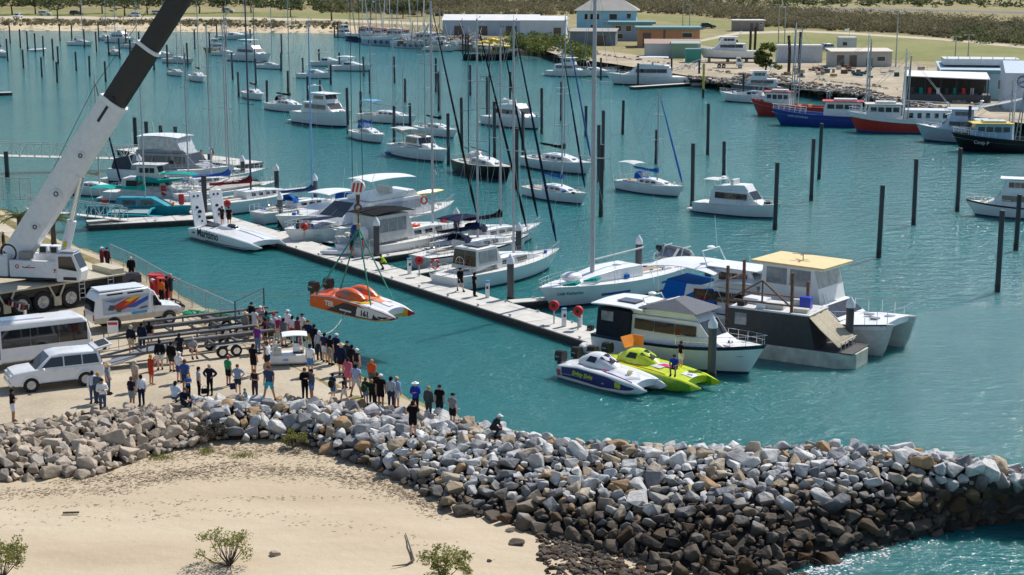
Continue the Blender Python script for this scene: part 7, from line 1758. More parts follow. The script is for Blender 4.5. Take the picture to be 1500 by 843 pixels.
PEOPLE = [
 (20, 619, g, 'folded', -60, 1.0, 'tee', '#1b1b1e', 'shorts', '#d8d8e0', 'short', 'd', 'man in black tee and white shorts standing alone in front of four wheel drive'),
 (137, 591, g, 'stand', 20, 1.0, 'long', '#cfd6de', 'pants', '#4a5c78', 'short', 'd', 'person in pale top and jeans, leftmost of the group behind four wheel drive'),
 (145, 592, g, 'stand', -20, .98, 'long', '#5a6470', 'pants', '#3d4654', 'short', 'y', 'person in slate grey top between two in pale shirts'),
 (151, 604, g, 'folded', -160, 1.02, 'long', '#e6e6e2', 'pants', '#46566e', 'cap', 'k', 'man in white long shirt and blue jeans nearest the tan rocks'),
 (159, 578, g, 'stand', -100, .98, 'tee', '#8a8f96', 'pants', '#5d6672', 'hat', 's', 'person in grey with sun hat behind the white-shirted man'),
 (138, 553, g, 'folded', 60, .95, 'hoodie', '#24262c', 'pants', '#1d2026', 'short', 'd', 'person in dark jacket at the raised tailgate'),
 (194, 599, g, 'stand', -30, .98, 'tee', '#20242e', 'shorts', '#7f8894', 'short', 'b', 'person in navy top and grey shorts beside the white-topped woman'),
 (208, 596, g, 'stand', 30, .98, 'long', '#dfe3ea', 'pants', '#1f2740', 'short', 'd', 'woman in white long top and navy jeans seen from behind near tan rocks'),
 (199, 574, g, 'stand', -40, .98, 'tee', '#b9a898', 'pants', '#8c8478', 'long_hair', 'g', 'grey haired woman in beige top behind the navy and white pair'),
 (222, 564, g, 'phone', -40, .98, 'dress', '#b5402c', None, None, 'short', 'y', 'woman in rust red dress holding up a phone', None, '#c8a080'),
 (193, 520, g, 'stand', -15, 1.02, 'long', '#1e2530', 'shorts', '#b0a48c', 'short', 'g', 'man in navy jacket and khaki shorts behind the boat trailers'),
 (209, 515, g, 'stand', -10, 1.0, 'long', '#20263e', 'pants', '#1d2440', 'short', 'd', 'woman dressed all in navy next to khaki-shorted man'),
 (220, 511, g, 'stand', 0, .95, 'tee', '#17171a', 'shorts', '#a89cb4', 'long_hair', 'k', 'long dark haired woman in black top and lilac shorts'),
 (235, 542, g, 'stand', 15, 1.0, 'hoodie', '#191c20', 'shorts', '#cfd2d4', 'short', 'd', 'person in black jacket and white shorts beside the trailer'),
 (252, 545, g, 'stand', -20, 1.0, 'hoodie', '#15171a', 'shorts', '#3c3a38', 'short', 'd', 'person in black jacket and dark shorts beside the trailer'),
 (264, 531, g, 'stand', 0, .98, 'tee', '#22283a', 'shorts', '#2a2f3c', 'short', 'd', 'person in navy tee half hidden behind the white-capped woman'),
 (263, 561, g, 'stand', -30, 1.0, 'tee', '#e4e6ea', 'shorts', '#3f4f80', 'cap', 'w', 'woman in white tee, blue shorts and white cap by the trailer wheels'),
 (282, 524, g + .35, 'sit', -150, 1.0, 'tee', '#8f99a0', 'shorts', '#2a3256', 'short', 'g', 'man in grey tee and navy shorts seated on the boat trailer'),
 (272, 576, g, 'stand', -20, 1.06, 'tee', '#3d5a94', 'shorts', '#38415c', 'short', 'b', 'large man in bright blue tee behind a small boy'),
 (276, 583, g, 'folded', -160, .72, 'tee', '#3f6cae', 'pants', '#1c1e26', 'short', 'y', 'small boy in blue shirt in front of large blue-shirted man'),
 (292, 583, g, 'stand', -70, .97, 'tee', '#9aa6ae', 'pants', '#15161c', 'short', 'd', 'woman in pale grey tee and black leggings with hand on hip'),
 (256, 593, g, 'sit', -20, 1.0, 'long', '#c9d8ea', 'pants', '#5a6478', 'short', 'd', 'person in pale blue shirt sitting on the rocks with back to camera'),
 (270, 601, g, 'sit', -140, 1.0, 'hoodie', '#1b2030', 'pants', '#1d2233', 'short', 'b', 'woman in dark navy sitting on the rocks facing camera'),
 (308, 579, g, 'hips', 170, .98, 'hoodie', '#1a1f30', 'pants', '#14151a', 'short', 'g', 'grey haired woman in navy blazer and black trousers carrying handbag'),
 (335, 566, g, 'stand', -40, .97, 'tee', '#2f9468', 'shorts', '#15171b', 'cap', 'r', 'woman in green top and black shorts with blue shoulder bag'),
 (349, 579, g, 'hips', 175, .97, 'tee', '#8fa0b4', 'shorts', '#30333c', 'short', 'b', 'woman in pale blue tee with both hands on hips facing camera'),
 (374, 586, g, 'folded', 170, .96, 'vest', '#33282c', 'pants', '#4a3440', 'short', 'b', 'woman in dark vest and maroon trousers with arms folded'),
 (395, 587, g, 'wide', 160, 1.1, 'tee', '#3a4a62', 'shorts', '#3fa3b8', 'short', 'b', 'man in navy tee and turquoise shorts with legs apart'),
 (361, 590, g + .1, 'sit', 120, .62, 'tee', '#3fa0b0', 'shorts', '#d0d4d8', 'short', 'b', 'toddler in turquoise sitting on the rocks'),
 (372, 551, g, 'stand', -30, 1.05, 'tee', '#15151a', 'shorts', '#17171c', 'short', 'd', 'man all in black standing left of the small white tender'),
 (392, 545, g, 'point', 60, 1.02, 'vest', '#d9e0e8', 'shorts', '#232a3a', 'short', 'b', 'man in white singlet reaching out beside the white tender'),
 (378, 519, g, 'stand', -20, 1.0, 'tee', '#6a3488', 'pants', '#5a708f', 'short', 'y', 'person in purple top and faded jeans at the trailer end'),
 (447, 586, g, 'folded', -150, 1.0, 'hoodie', '#161619', 'pants', '#1a1a1e', 'short', 'b', 'person all in black huddled with blue-shorted companion'),
 (457, 587, g, 'stand', 120, .98, 'long', '#4a5260', 'shorts', '#3d7fc0', 'short', 'd', 'person in grey with bright blue shorts beside the black-clad one'),
 (455, 551, g, 'stand', -20, 1.05, 'tee', '#eef0f2', 'shorts', '#4a86b8', 'short', 'd', 'man in white tee and sky blue shorts right of the white tender'),
 (360, 498, g, 'stand', -40, 1.0, 'long', '#7a7a74', 'shorts', '#33312e', 'hat', 's', 'person with straw hat and grey top at the left end of crowd'),
 (374, 492, g, 'stand', -30, .98, 'dress', '#dfe0e6', None, None, 'short', 'd', 'woman in white dress at the left end of crowd'),
 (382, 488, g, 'phone', -20, .98, 'tee', '#c98f9a', 'shorts', '#c9c0b0', 'cap', 'w', 'person in pink top raising hands beside woman in white dress'),
 (369, 483, g, 'stand', -30, 1.0, 'hoodie', '#171a20', 'pants', '#20242c', 'cap', 'n', 'person in black with navy cap farthest back by the gate frame'),
 (391, 496, g, 'stand', -10, .97, 'tee', '#4a8a86', 'shorts', '#8f8a78', 'long_hair', 'k', 'woman with long black hair and teal top in the crowd'),
 (398, 509, g, 'stand', 10, 1.0, 'tee', '#6a6f76', 'shorts', '#4a4438', 'short', 'g', 'man in grey top and olive shorts with backpack in the crowd'),
 (389, 506, g, 'stand', 60, .97, 'tee', '#5a2a30', 'shorts', '#3a2a2c', 'short', 'd', 'person in maroon turned sideways in the crowd'),
 (402, 500, g, 'stand', -30, 1.0, 'tee', '#d8d0d4', 'shorts', '#8c2f38', 'cap', 'r', 'person in pale tee with red cap in the crowd'),
 (410, 504, g, 'stand', -20, .98, 'long', '#b03a6c', 'pants', '#d8d2c4', 'short', 'w', 'white haired person in magenta top and cream trousers'),
 (416, 508, g, 'stand', -15, 1.0, 'dress', '#5f6b74', None, None, 'short', 'd', 'woman in slate grey dress in front of the crowd'),
 (422, 497, g, 'stand', -30, 1.05, 'tee', '#e2e6ea', 'pants', '#7c8490', 'cap', 'w', 'tall person in white tee and white cap mid crowd'),
 (429, 503, g, 'stand', -20, .97, 'tee', '#e6e9ee', 'shorts', '#b03434', 'short', 'd', 'dark haired person in white tee and red shorts'),
 (437, 505, g, 'stand', -30, .98, 'vest', '#6a3f4c', 'pants', '#3c4a5c', 'short', 'd', 'person in plum singlet and jeans mid crowd'),
 (443, 500, g, 'stand', -30, .98, 'tee', '#c8ccd2', 'pants', '#4f5560', 'cap', 'n', 'person in light grey tee and navy cap mid crowd'),
 (452, 513, g, 'stand', -20, 1.03, 'tee', '#1f2440', 'shorts', '#a0947c', 'hat', 'b', 'man in navy tee with brown broad hat mid crowd'),
 (461, 519, g, 'stand', -30, 1.03, 'long', '#17191e', 'pants', '#15171c', 'short', 'd', 'tall person dressed in black mid crowd'),
 (468, 528, g, 'stand', -15, 1.0, 'long', '#a4aab0', 'pants', '#2f343c', 'short', 'w', 'white haired person in pale grey top and dark trousers'),
 (476, 531, g, 'stand', -25, 1.0, 'tee', '#28304e', 'shorts', '#d6d8da', 'short', 'd', 'person in navy and white striped guernsey with white shorts'),
 (484, 535, g, 'stand', -30, 1.0, 'tee', '#17181c', 'shorts', '#b8a98c', 'short', 'd', 'person in black tee and tan shorts with bag'),
 (493, 533, g, 'stand', -35, 1.02, 'long', '#222d58', 'pants', '#2a3350', 'cap', 'w', 'person in royal navy top and white cap'),
 (500, 550, g, 'stand', -25, 1.05, 'hoodie', '#1c2440', 'shorts', '#2a1c20', 'hat', 's', 'person in navy jumper, dark shorts and straw hat'),
 (509, 543, g, 'stand', -35, .98, 'long', '#3a4048', 'pants', '#2c3038', 'cap', 'n', 'person in charcoal with dark cap at the water edge'),
 (516, 548, g, 'stand', -35, .96, 'long', '#23262c', 'pants', '#23262c', 'short', 'k', 'black haired person in black at the water edge'),
 (523, 555, g, 'stand', -35, .98, 'vest', '#20242c', 'shorts', '#8a8478', 'cap', 'w', 'person in dark vest and white cap at the water edge'),
 (510, 570, g, 'stand', -15, 1.0, 'dress', '#c4607a', None, None, 'bun', 'd', 'woman in long pink dress with dark hair bun'),
 (522, 582, g, 'wide', -20, 1.04, 'tee', '#a9b4d2', 'shorts', '#c4c0bc', 'short', 'n', 'man in blue and white striped shirt and pale shorts'),
 (488, 587, g, 'stand', -40, .85, 'tee', '#22303c', 'shorts', '#4a6a90', 'short', 'd', 'child with dark backpack and blue shorts by the rocks'),
 (505, 591, g, 'walk', 70, .82, 'tee', '#191b22', 'shorts', '#d0ccc4', 'short', 'd', 'child in black tee and cream shorts walking on rock edge'),
 (545, 571, g - .4, 'stand', -20, .98, 'tee', '#d0582c', 'shorts', '#5a5a60', 'short', 'y', 'woman in orange top near the water side of the spit'),
 (536, 594, g, 'stand', -30, .86, 'tee', '#2a3a34', 'shorts', '#6c8ca0', 'short', 'b', 'child with green-black backpack and pale blue shorts'),
 (545, 596, g, 'stand', -10, .84, 'tee', '#163026', 'pants', '#1c2026', 'short', 'y', 'child in dark green top beside the backpack child'),
 (558, 599, g, 'stand', -20, 1.06, 'tee', '#15161a', 'shorts', '#17181c', 'cap', 'w', 'tall person in black with white cap on the spit'),
 (553, 592, g, 'stand', -20, .98, 'long', '#33281f', 'pants', '#2a2520', 'short', 'b', 'person in dark brown left of the white-capped one'),
 (573, 600, g, 'stand', -20, 1.0, 'long', '#a0a9b2', 'pants', '#2c3448', 'short', 'k', 'black haired woman in pale grey top and navy jeans on spit'),
 (581, 599, g, 'stand', -30, .98, 'long', '#93a6c6', 'shorts', '#c8ccd0', 'cap', 's', 'person in pale blue shirt right of grey-topped woman'),
 (609, 606, g, 'folded', 165, .96, 'hoodie', '#2a3ea8', 'pants', '#23262e', 'hat', 'w', 'woman in bright blue jacket with white hat at the spit edge'),
 (628, 613, g, 'stand', -30, .96, 'long', '#454e50', 'pants', '#3c4648', 'short', 'y', 'person in grey-green jacket right of woman in blue'),
 (644, 615, g, 'stand', -10, 1.04, 'tee', '#121316', 'shorts', '#1b1d22', 'cap', 'n', 'man in black printed tee at the spit edge'),
 (663, 626, g, 'stand', -40, 1.0, 'tee', '#7a7e84', 'shorts', '#1a1b22', 'cap', 'k', 'man in grey tee and black shorts, last standing on spit'),
 (605, 641, g + .25, 'phone', -5, 1.04, 'hoodie', '#121317', 'shorts', '#14151a', 'short', 'd', 'man in black jumper standing on the grey boulders'),
 (722, 641, g + .1, 'crouch', -120, 1.0, 'hoodie', '#2b333d', 'pants', '#2a3038', 'cap', 'w', 'person in dark hoodie and white cap crouching at spit tip'),
 (193, 412, g, 'walk', -160, 1.02, 'long', '#17181c', 'pants', '#15161a', 'cap', 'g', 'man in black carrying a bag along the wire fence'),
 (224, 446, g, 'stand', -60, 1.0, 'long', '#a32a30', 'pants', '#8a2a30', 'cap', 'w', 'worker in red and white overalls by the red tubs'),
 (237, 445, g, 'stand', -20, .97, 'tee', '#e0702c', 'pants', '#1a1b22', 'short', 'd', 'worker in orange vest and black trousers by the red tubs'),
 (251, 440, g, 'point', -60, 1.05, 'tee', '#39424e', 'shorts', '#4a4a48', 'short', 'g', 'man in slate tee handling the tag line at fence'),
 (245, 441, g, 'stand', 100, .97, 'long', '#17181b', 'pants', '#1a1a1c', 'short', 'k', 'person in black between orange vest and slate tee'),
 (150, 396, g, 'folded', -50, 1.0, 'long', '#7a2c36', 'pants', '#5a2a30', 'cap', 'w', 'worker in maroon with white helmet behind the crane cab'),
 (158, 396, g, 'stand', -30, .98, 'long', '#4a2a30', 'pants', '#3c2a2c', 'cap', 'k', 'worker in dark red beside the white-helmeted worker'),
 (43, 347, g, 'stand', -60, 1.0, 'tee', '#d4d8de', 'pants', '#3a4360', 'short', 'd', 'person in white tee standing beside the palm trunk'),
 (6, 371, g, 'stand', -80, 1.0, 'long', '#33363e', 'pants', '#3c3a40', 'cap', 'w', 'person in dark grey behind the crane counterweight at left'),
]
for a in PEOPLE: person(*a)
def on_pontoon(t, off, *a): 
    q = PA + PD * t + PN * off; return person(0, 0, 0, *a, loc=Vector((q.x, q.y, .565)))
on_pontoon(41.0, 1.9, 'walk', -150, 1.02, 'long', '#15161a', 'shorts', '#1c1d22', 'short', 'd', 'man in black jacket and shorts walking on pontoon behind white yacht')
on_pontoon(43.2, 1.7, 'stand', -60, 1.02, 'tee', '#17191f', 'pants', '#14151a', 'short', 'k', 'man in black tee and trousers standing on pontoon near pedestal')
on_pontoon(30.5, 1.6, 'crouch', 100, 1.0, 'hoodie', '#b6d82c', 'pants', '#5a5a50', 'short', 'd', 'worker in lime yellow jacket crouching on the main pontoon')
on_pontoon(14.8, 2.0, 'stand', 60, 1.0, 'hoodie', '#33363e', 'pants', '#3a3c42', 'short', 'd', 'person in dark grey on the pontoon beside the sports cruiser')
on_pontoon(24.6, 1.9, 'stand', 150, .98, 'tee', '#2a2f3c', 'shorts', '#8a3a30', 'short', 'd', 'person in navy tee on the pontoon beside the jet ski')
on_pontoon(25.6, 2.3, 'stand', -100, .98, 'tee', '#b03040', 'pants', '#5a6a80', 'cap', 'n', 'person in red tee and navy cap behind the jet ski')
for u, v, fc, col, lb in ((326, 331, 150, '#33343a', 'man in charcoal standing between the raised engine covers, left one'), (336, 332, 200, '#17181c', 'man in black standing between the raised engine covers, right one')):
    person(u, v, 1.2, 'stand', fc, 1.02, 'tee', col, 'shorts', '#1c1d22', 'short', 'd', lb)
person(988, 549, 1.15, 'sit', 160, 1.0, 'tee', '#2c4ea8', 'shorts', '#23262c', 'cap', 'n', 'person in royal blue seated on the lime race catamaran')
person(997, 541, .8, 'stand', -60, 1.0, 'tee', '#17181c', 'shorts', '#d8d4cc', 'short', 'b', 'man in black tee and white shorts standing beside white trawler yacht')
person(294, 235, .6, 'sit', -40, 1.0, 'vest', '#e09a4c', 'shorts', '#2a2a2e', 'short', 'k', 'person sitting on the floating platform behind the grey cruiser')
person(312, 232, .6, 'sit', 140, 1.0, 'tee', '#2a2c34', 'shorts', '#c98a3c', 'short', 'd', 'second person sitting on the floating platform next to the first')
bg = MB(); bg.box((0, 0, .14), (.36, .16, .26)); bg.torus((0, 0, .3), .12, .018, 'y', 12, 5); tag(bg.build('handbag', cloth('#17171b'), loc=P(300, 577, GZ + .45), rz=.3, bevel=.02), 'black handbag held by the woman in navy blazer', 'handbag')
bg = MB(); bg.box((0, 0, 0), (.3, .14, .34)); tag(bg.build('shoulder_bag', cloth('#26304e'), loc=P(341, 566, GZ + .85), rz=.4, bevel=.05), 'navy shoulder bag on the woman in green', 'bag')
for u, v, z, c_, lb in ((397, 511, 1.22, '#5f5648', 'brown backpack on the man in olive shorts'), (487, 589, 1.02, '#1c2c28', 'dark green backpack on the child in blue shorts'), (535, 596, 1.02, '#2b4a34', 'green backpack on the child near the white-capped person'), (484, 537, .95, '#8a8478', 'grey bag slung on the person in tan shorts')):
    bg = MB(); bg.ell((0, 0, 0), (.16, .1, .22), 10, 7); bg.box((0, -.09, -.06), (.2, .05, .18)); tag(bg.build('backpack', cloth(c_), loc=P(u, v, GZ) + Vector((-.04, -.21, z)), bevel=.02), lb, 'backpack')
bag = MB(); bag.ell((0, 0, .25), (.22, .14, .28), 10, 7); bag.torus((0, 0, .55), .1, .02, 'y', 10, 5); tag(bag.build('carry_bag', cloth('#1d1d22'), loc=P(184, 411, GZ + .35)), 'black bag held by the man walking along the fence', 'bag')
# ------------------------------------------------------------------ vegetation
vr = random.Random(31)
def leaf_mat(name, lo, hi, sc=.25):
    m = bpy.data.materials.new(name); m.use_nodes = True; nt = m.node_tree; b = nt.nodes['Principled BSDF']; N = nt.nodes.new; Lk = nt.links.new
    b.inputs['Roughness'].default_value = .75; b.inputs['Specular IOR Level'].default_value = .25
    g = N('ShaderNodeNewGeometry'); nz = N('ShaderNodeTexNoise'); nz.inputs['Scale'].default_value = sc; nz.inputs['Detail'].default_value = 3; Lk(g.outputs['Position'], nz.inputs['Vector'])
    ad = N('ShaderNodeMath'); ad.operation = 'MULTIPLY_ADD'; ad.inputs[1].default_value = .45; Lk(g.outputs['Random Per Island'], ad.inputs[0]); 
    su = N('ShaderNodeMath'); su.operation = 'MULTIPLY_ADD'; su.inputs[1].default_value = 1.8; su.inputs[2].default_value = -.6; Lk(nz.outputs['Fac'], su.inputs[0]); Lk(su.outputs[0], ad.inputs[2])
    r = ramp(N, [(.1, lo), (.9, hi)]); Lk(ad.outputs[0], r.inputs[0]); Lk(r.outputs[0], b.inputs['Base Color'])
    tr = N('ShaderNodeBsdfTranslucent'); Lk(r.outputs[0], tr.inputs[0]); mx = N('ShaderNodeMixShader'); mx.inputs[0].default_value = .42; Lk(b.outputs[0], mx.inputs[1]); Lk(tr.outputs[0], mx.inputs[2]); Lk(mx.outputs[0], nt.nodes['Material Output'].inputs[0])
    return m
LF_DARK = leaf_mat('she_oak_leaves', (.045, .065, .028), (.14, .165, .07)); LF_OLIVE = leaf_mat('olive_scrub', (.09, .08, .048), (.24, .215, .125), .05); LF_GREEN = leaf_mat('bright_leaves', (.04, .065, .012), (.17, .2, .05)); LF_NEAR = leaf_mat('mangrove_leaves', (.1, .12, .025), (.34, .34, .1), 1.5); LF_DRY = leaf_mat('dry_twigs', (.05, .045, .035), (.15, .13, .1), 2)
M_BARK = mat('bark', (.1, .08, .06), .95, var=.4, bump=.5)
def leaves(mb, c, r, n, s, rg, hollow=.45):
    for _ in range(n):
        v = Vector((rg.gauss(0, 1), rg.gauss(0, 1), rg.gauss(0, 1))).normalized() * (hollow + (1 - hollow) * rg.random() ** .5)
        p = Vector((c[0] + v.x * r[0], c[1] + v.y * r[1], c[2] + v.z * r[2])); a = Vector((rg.gauss(0, 1), rg.gauss(0, 1), rg.gauss(0, .6))).normalized(); b = a.cross(Vector((rg.gauss(0, 1), rg.gauss(0, 1), rg.gauss(0, 1)))).normalized(); k = s * rg.uniform(.6, 1.4)
        n0 = len(mb.v); mb.v += [tuple(p - a * k), tuple(p + b * k * .45), tuple(p + a * k), tuple(p - b * k * .45)]; mb.f.append((n0, n0 + 1, n0 + 2, n0 + 3)); mb.m.append(0)
def tree(name, label, p, h, w, lm, n=26, leaf=.42, per=34, flat=.55, trunk=.4, group=None, seed=1, cat='tree'):
    rg = random.Random(seed); root = empty(name, p, rg.uniform(0, 6), label, cat, group); t = MB(); c = MB(); fork = h * trunk
    t.tube([(0, 0, -.2), (rg.uniform(-.1, .1) * h * .3, 0, fork * .6), (rg.uniform(-.1, .1) * h * .4, rg.uniform(-.1, .1) * h * .3, fork)], [h * .04, h * .03, h * .025], 7)
    for k in range(n):
        a = rg.uniform(0, 6.28); q = rg.random() ** .5; e = Vector((math.cos(a) * q * w / 2, math.sin(a) * q * w / 2, fork + (h - fork) * (rg.uniform(.25, 1) - .35 * q * q)))
        if k < 9: t.tube([(0, 0, fork * .9), lerp(Vector((0, 0, fork)), e, .55) + Vector((0, 0, -.05 * h)), e], [h * .02, h * .012, h * .004], 5)
        s = w * rg.uniform(.1, .19); leaves(c, e, (s, s, s * flat), per, leaf, rg)
    t.build('trunk', M_BARK, root); c.build('crown', lm, root, smooth=0); return root
ORD = 'first second third fourth fifth sixth seventh eighth ninth tenth eleventh twelfth thirteenth fourteenth fifteenth sixteenth seventeenth eighteenth'.split()
TX = [(-22, 23, 8), (18, 22, 9), (52, 21, 8), (84, 28, 8.5), (118, 22, 9), (150, 20, 8), (183, 24, 8.5), (216, 21, 9), (252, 21, 8), (292, 20, 9), (328, 19, 7), (368, 19, 8), (426, 25, 7), (486, 30.5, 8.5), (543, 28, 7), (590, 27, 6), (618, 24, 6)]
for i, (u, v, h) in enumerate(TX):
    tree('foreshore_tree', ORD[i] + ' dark spreading tree from the left along the far foreshore road', P(u, v, FZ), h, h * 1.5, LF_DARK, n=30, per=26, leaf=.5, group='trees along the far foreshore', seed=200 + i)
def scrub(name, label, pix, n, rmin, rmax, lm, per, leaf, seed):
    rg = random.Random(seed); mb = MB(); k = 0
    us = [p[0] for p in pix]; lo = [(p[0], p[1]) for p in pix]; hi = [(p[0], p[2]) for p in pix]
    while k < n:
        u = rg.uniform(us[0], us[-1]); a, b = interp(lo, u), interp(hi, u); pa, pb = P(u, a, FZ).y, P(u, b, FZ).y
        y = lerp(pa, pb, rg.random()); p = P(u, a, FZ); x = p.x * y / p.y; r = lerp(rmin, rmax, rg.random() ** 2)
        leaves(mb, (x, y, FZ + r * .55), (r, r, r * .75), per, leaf, rg, .6); k += 1
    return tag(mb.build(name, lm, smooth=0), label, 'scrub', kind='stuff')
scrub('scrub_belt', 'olive brown scrub belt behind the harbour buildings', [(470, 18, 4), (640, 24, 4), (760, 25, 6), (900, 18, 3), (1000, 22, 6), (1130, 34, 16), (1220, 46, 22)], 1900, .7, 3.8, LF_OLIVE, 56, .38, 1)
scrub('scrub_belt', 'dark scrub belt between sports field and far road', [(1120, 40, 22), (1240, 46, 24), (1330, 50, 27), (1420, 60, 33), (1520, 66, 40)], 1500, .6, 3.2, LF_OLIVE, 56, .34, 2)
scrub('foreshore_scrub', 'low dark scrub and weed strip above the far beach', [(-60, 38, 31), (200, 38, 31), (350, 40, 31), (520, 45, 35)], 420, .4, 1.3, LF_OLIVE, 40, .3, 6)
scrub('green_scrub', 'greener bushes at the right end of the field', [(1400, 62, 52), (1440, 64, 48), (1560, 72, 50)], 90, 1.6, 3.2, LF_DARK, 44, .5, 3)
scrub('far_scrub', 'scattered bushes on the farthest grassland', [(-50, 10, 1), (400, 12, 2), (800, 8, 1), (1500, 12, 2)], 420, 1.5, 4.5, LF_DARK, 24, .9, 4)
scrub('mangrove_scrub', 'yellow green bushes on the bank left of the sheds', [(745, 74, 60), (790, 78, 58), (830, 84, 66), (860, 92, 80)], 75, 1.2, 2.6, LF_GREEN, 70, .4, 5)
tree('pandanus', 'bushy green tree beside the slipway in the boat yard', P(1122, 112, FZ), 6.5, 4.8, LF_GREEN, n=26, per=50, leaf=.35, seed=301, trunk=.3)
def palm(label, u, v, h, seed):
    rg = random.Random(seed); root = empty('palm', P(u, v, GZ), 0, label, 'palm'); t = MB(); pts = [(0, 0, h * k / 8) for k in range(9)]
    t.tube(pts, [.24 - .012 * k + (.02 if k % 2 else 0) for k in range(9)], 9); t.build('trunk', M_BARK, root)
    for k in range(22):
        a = 6.283 * k / 22 + rg.uniform(-.2, .2); el = rg.uniform(-.2, 1.1); L = rg.uniform(1.4, 2.0); f = MB(); d = Vector((math.cos(a), math.sin(a), 0)); s = Vector((-d.y, d.x, 0)); rib = []
        for i in range(9): q = i / 8; rib.append(Vector((0, 0, h)) + d * L * q * math.cos(el * (1 - q)) + Vector((0, 0, L * (math.sin(el) * q - .55 * q * q))))
        for i in range(1, 9):
            for sg in (-1, 1):
                for j in (0, .5):
                    p = lerp(rib[i - 1], rib[i], j); e = p + s * sg * .42 * math.sin(math.pi * min(.95, i / 9 + .12)) + d * .12 + Vector((0, 0, -.16)); n0 = len(f.v); f.v += [tuple(p), tuple(p + d * .07), tuple(e)]; f.f.append((n0, n0 + 1, n0 + 2)); f.m.append(0)
        f.tube(rib, [.02] * 8 + [.006], 4); f.build('frond', LF_GREEN, root, smooth=0)
palm('palm tree beside the mesh screen at the left edge', 31, 374, 3.0, 1); palm('palm tree half hidden between the crane boom and cylinder', 80, 376, 2.8, 2)
# shrubs and tufts on the near sand
def shrub(label, u, v, h, w, lm, n, per, leaf, seed, stems=7, hollow=.2, lean=(0, 0)):
    rg = random.Random(seed); p = P(u, v, .5); p.z = beach_z(p.x, p.y); p = P(u, v, p.z); root = empty('shrub', p, 0, label, 'shrub'); t = MB(); c = MB()
    for k in range(n):
        a = rg.uniform(0, 6.28); q = rg.random() ** .5; e = Vector((math.cos(a) * q * w / 2 + lean[0] * h, math.sin(a) * q * w / 2, h * rg.uniform(.35, 1) * (1 - .3 * q)))
        if k < stems * 2: m_ = lerp(Vector((0, 0, 0)), e, .5) + Vector((rg.uniform(-.1, .1), rg.uniform(-.1, .1), -.08)); t.tube([(0, 0, -.05), m_, e], [.03, .018, .006], 5)
        s = w * rg.uniform(.09, .16); leaves(c, e, (s, s, s * .8), per, leaf, rg, hollow)
    t.build('stem', M_BARK, root); c.build('foliage', lm, root, smooth=0)
shrub('straggly shrub with open yellow green crown on the bare sand', 336, 828, 1.75, 2.1, LF_NEAR, 30, 45, .055, 1, stems=12, lean=(-.1, 0))
shrub('round yellow green shrub cut by the bottom edge', 652, 852, 1.6, 1.9, LF_NEAR, 46, 60, .055, 2)
shrub('dense green shrub at the bottom left corner', 2, 848, 2.0, 2.0, LF_NEAR, 55, 60, .055, 3)
shrub('small green shrub growing at the foot of grey boulders', 430, 655, .95, 1.3, LF_NEAR, 26, 45, .05, 4)
shrub('dry grey bush between tan and grey rocks', 307, 645, .95, 1.6, LF_DRY, 60, 60, .05, 5)
for i, (u, v, w, lb) in enumerate(((236, 672, 1.3, 'green grass tuft below the tan rocks, largest of four'), (302, 663, .7, 'small grass tuft below the dry grey bush'), (356, 669, 1.3, 'low grass tuft right of the dry bush'), (256, 640, .5, 'thin grass tuft against the tan rocks'))):
    rg = random.Random(i); p = P(u, v, 1.1); p = P(u, v, beach_z(p.x, p.y)); q = MB()
    for k in range(160): x, y = rg.gauss(0, w * .25), rg.gauss(0, .22); e = Vector((x + rg.uniform(-.15, .15), y + rg.uniform(-.1, .1), rg.uniform(.08, .3))); n0 = len(q.v); q.v += [(x - .012, y, 0), (x + .012, y, 0), tuple(e)]; q.f.append((n0, n0 + 1, n0 + 2)); q.m.append(0)
    tag(q.build('grass_tuft', LF_NEAR, loc=p, smooth=0), lb, 'grass tuft')
def on_sand(u, v): p = P(u, v, .5); return P(u, v, beach_z(p.x, p.y))
st_ = [on_sand(u, v) for u, v in ((594, 783), (599, 800), (603, 812), (606, 824), (596, 829), (574, 833))]; q = MB(); q.tube([p - st_[0] + Vector((0, 0, .05 + .05 * (i % 2))) for i, p in enumerate(st_)], [.02, .035, .045, .05, .04, .015], 6); tag(q.build('driftwood_branch', M_BARK, loc=st_[0]), 'thin crooked driftwood branch on the sand left of round shrub', 'branch')
q = MB(); q.bar((-.35, 0, .05), (.35, .03, .06), .09, .07); tag(q.build('driftwood_plank', M_BARK, loc=on_sand(104, 753)), 'short dark driftwood plank on the left sand', 'plank')
# stones along the far shore
q = MB()
for k in range(1500):
    s = vr.uniform(7.5, len(fs) - 2.01); i = int(s); a, b = lerp(fs[i], fs[i + 1], s - i), lerp(ftop[i], ftop[i + 1], s - i); p = lerp(a, b, vr.uniform(-.05, 1.1)); vs, f_ = ROCKS[vr.randrange(22)]; k_ = vr.uniform(.4, 1.3); R_ = Matrix.Rotation(vr.uniform(0, 6), 3, 'Z'); q.add([p + R_ @ x * k_ for x in vs], f_)
tag(q.build('shore_rocks', M_ROCKT, smooth=0), 'tumbled rocks lining the far harbour bank', 'rocks', kind='stuff')
q = MB()
for k in range(1100):
    u = vr.uniform(1010, 1400); p = P(u, interp([(v_[0], v_[1]) for v_ in FS], u) - vr.uniform(4, 15) * min(1, (u - 950) / 150), FZ); vs, f_ = ROCKS[vr.randrange(22)]; k_ = vr.uniform(.3, 1.2); R_ = Matrix.Rotation(vr.uniform(0, 6), 3, 'Z'); q.add([p + R_ @ x * k_ for x in vs], f_)
tag(q.build('quarry_rocks', M_ROCKG, smooth=0), 'grey quarry rocks heaped behind the fishing fleet', 'rocks', kind='stuff')
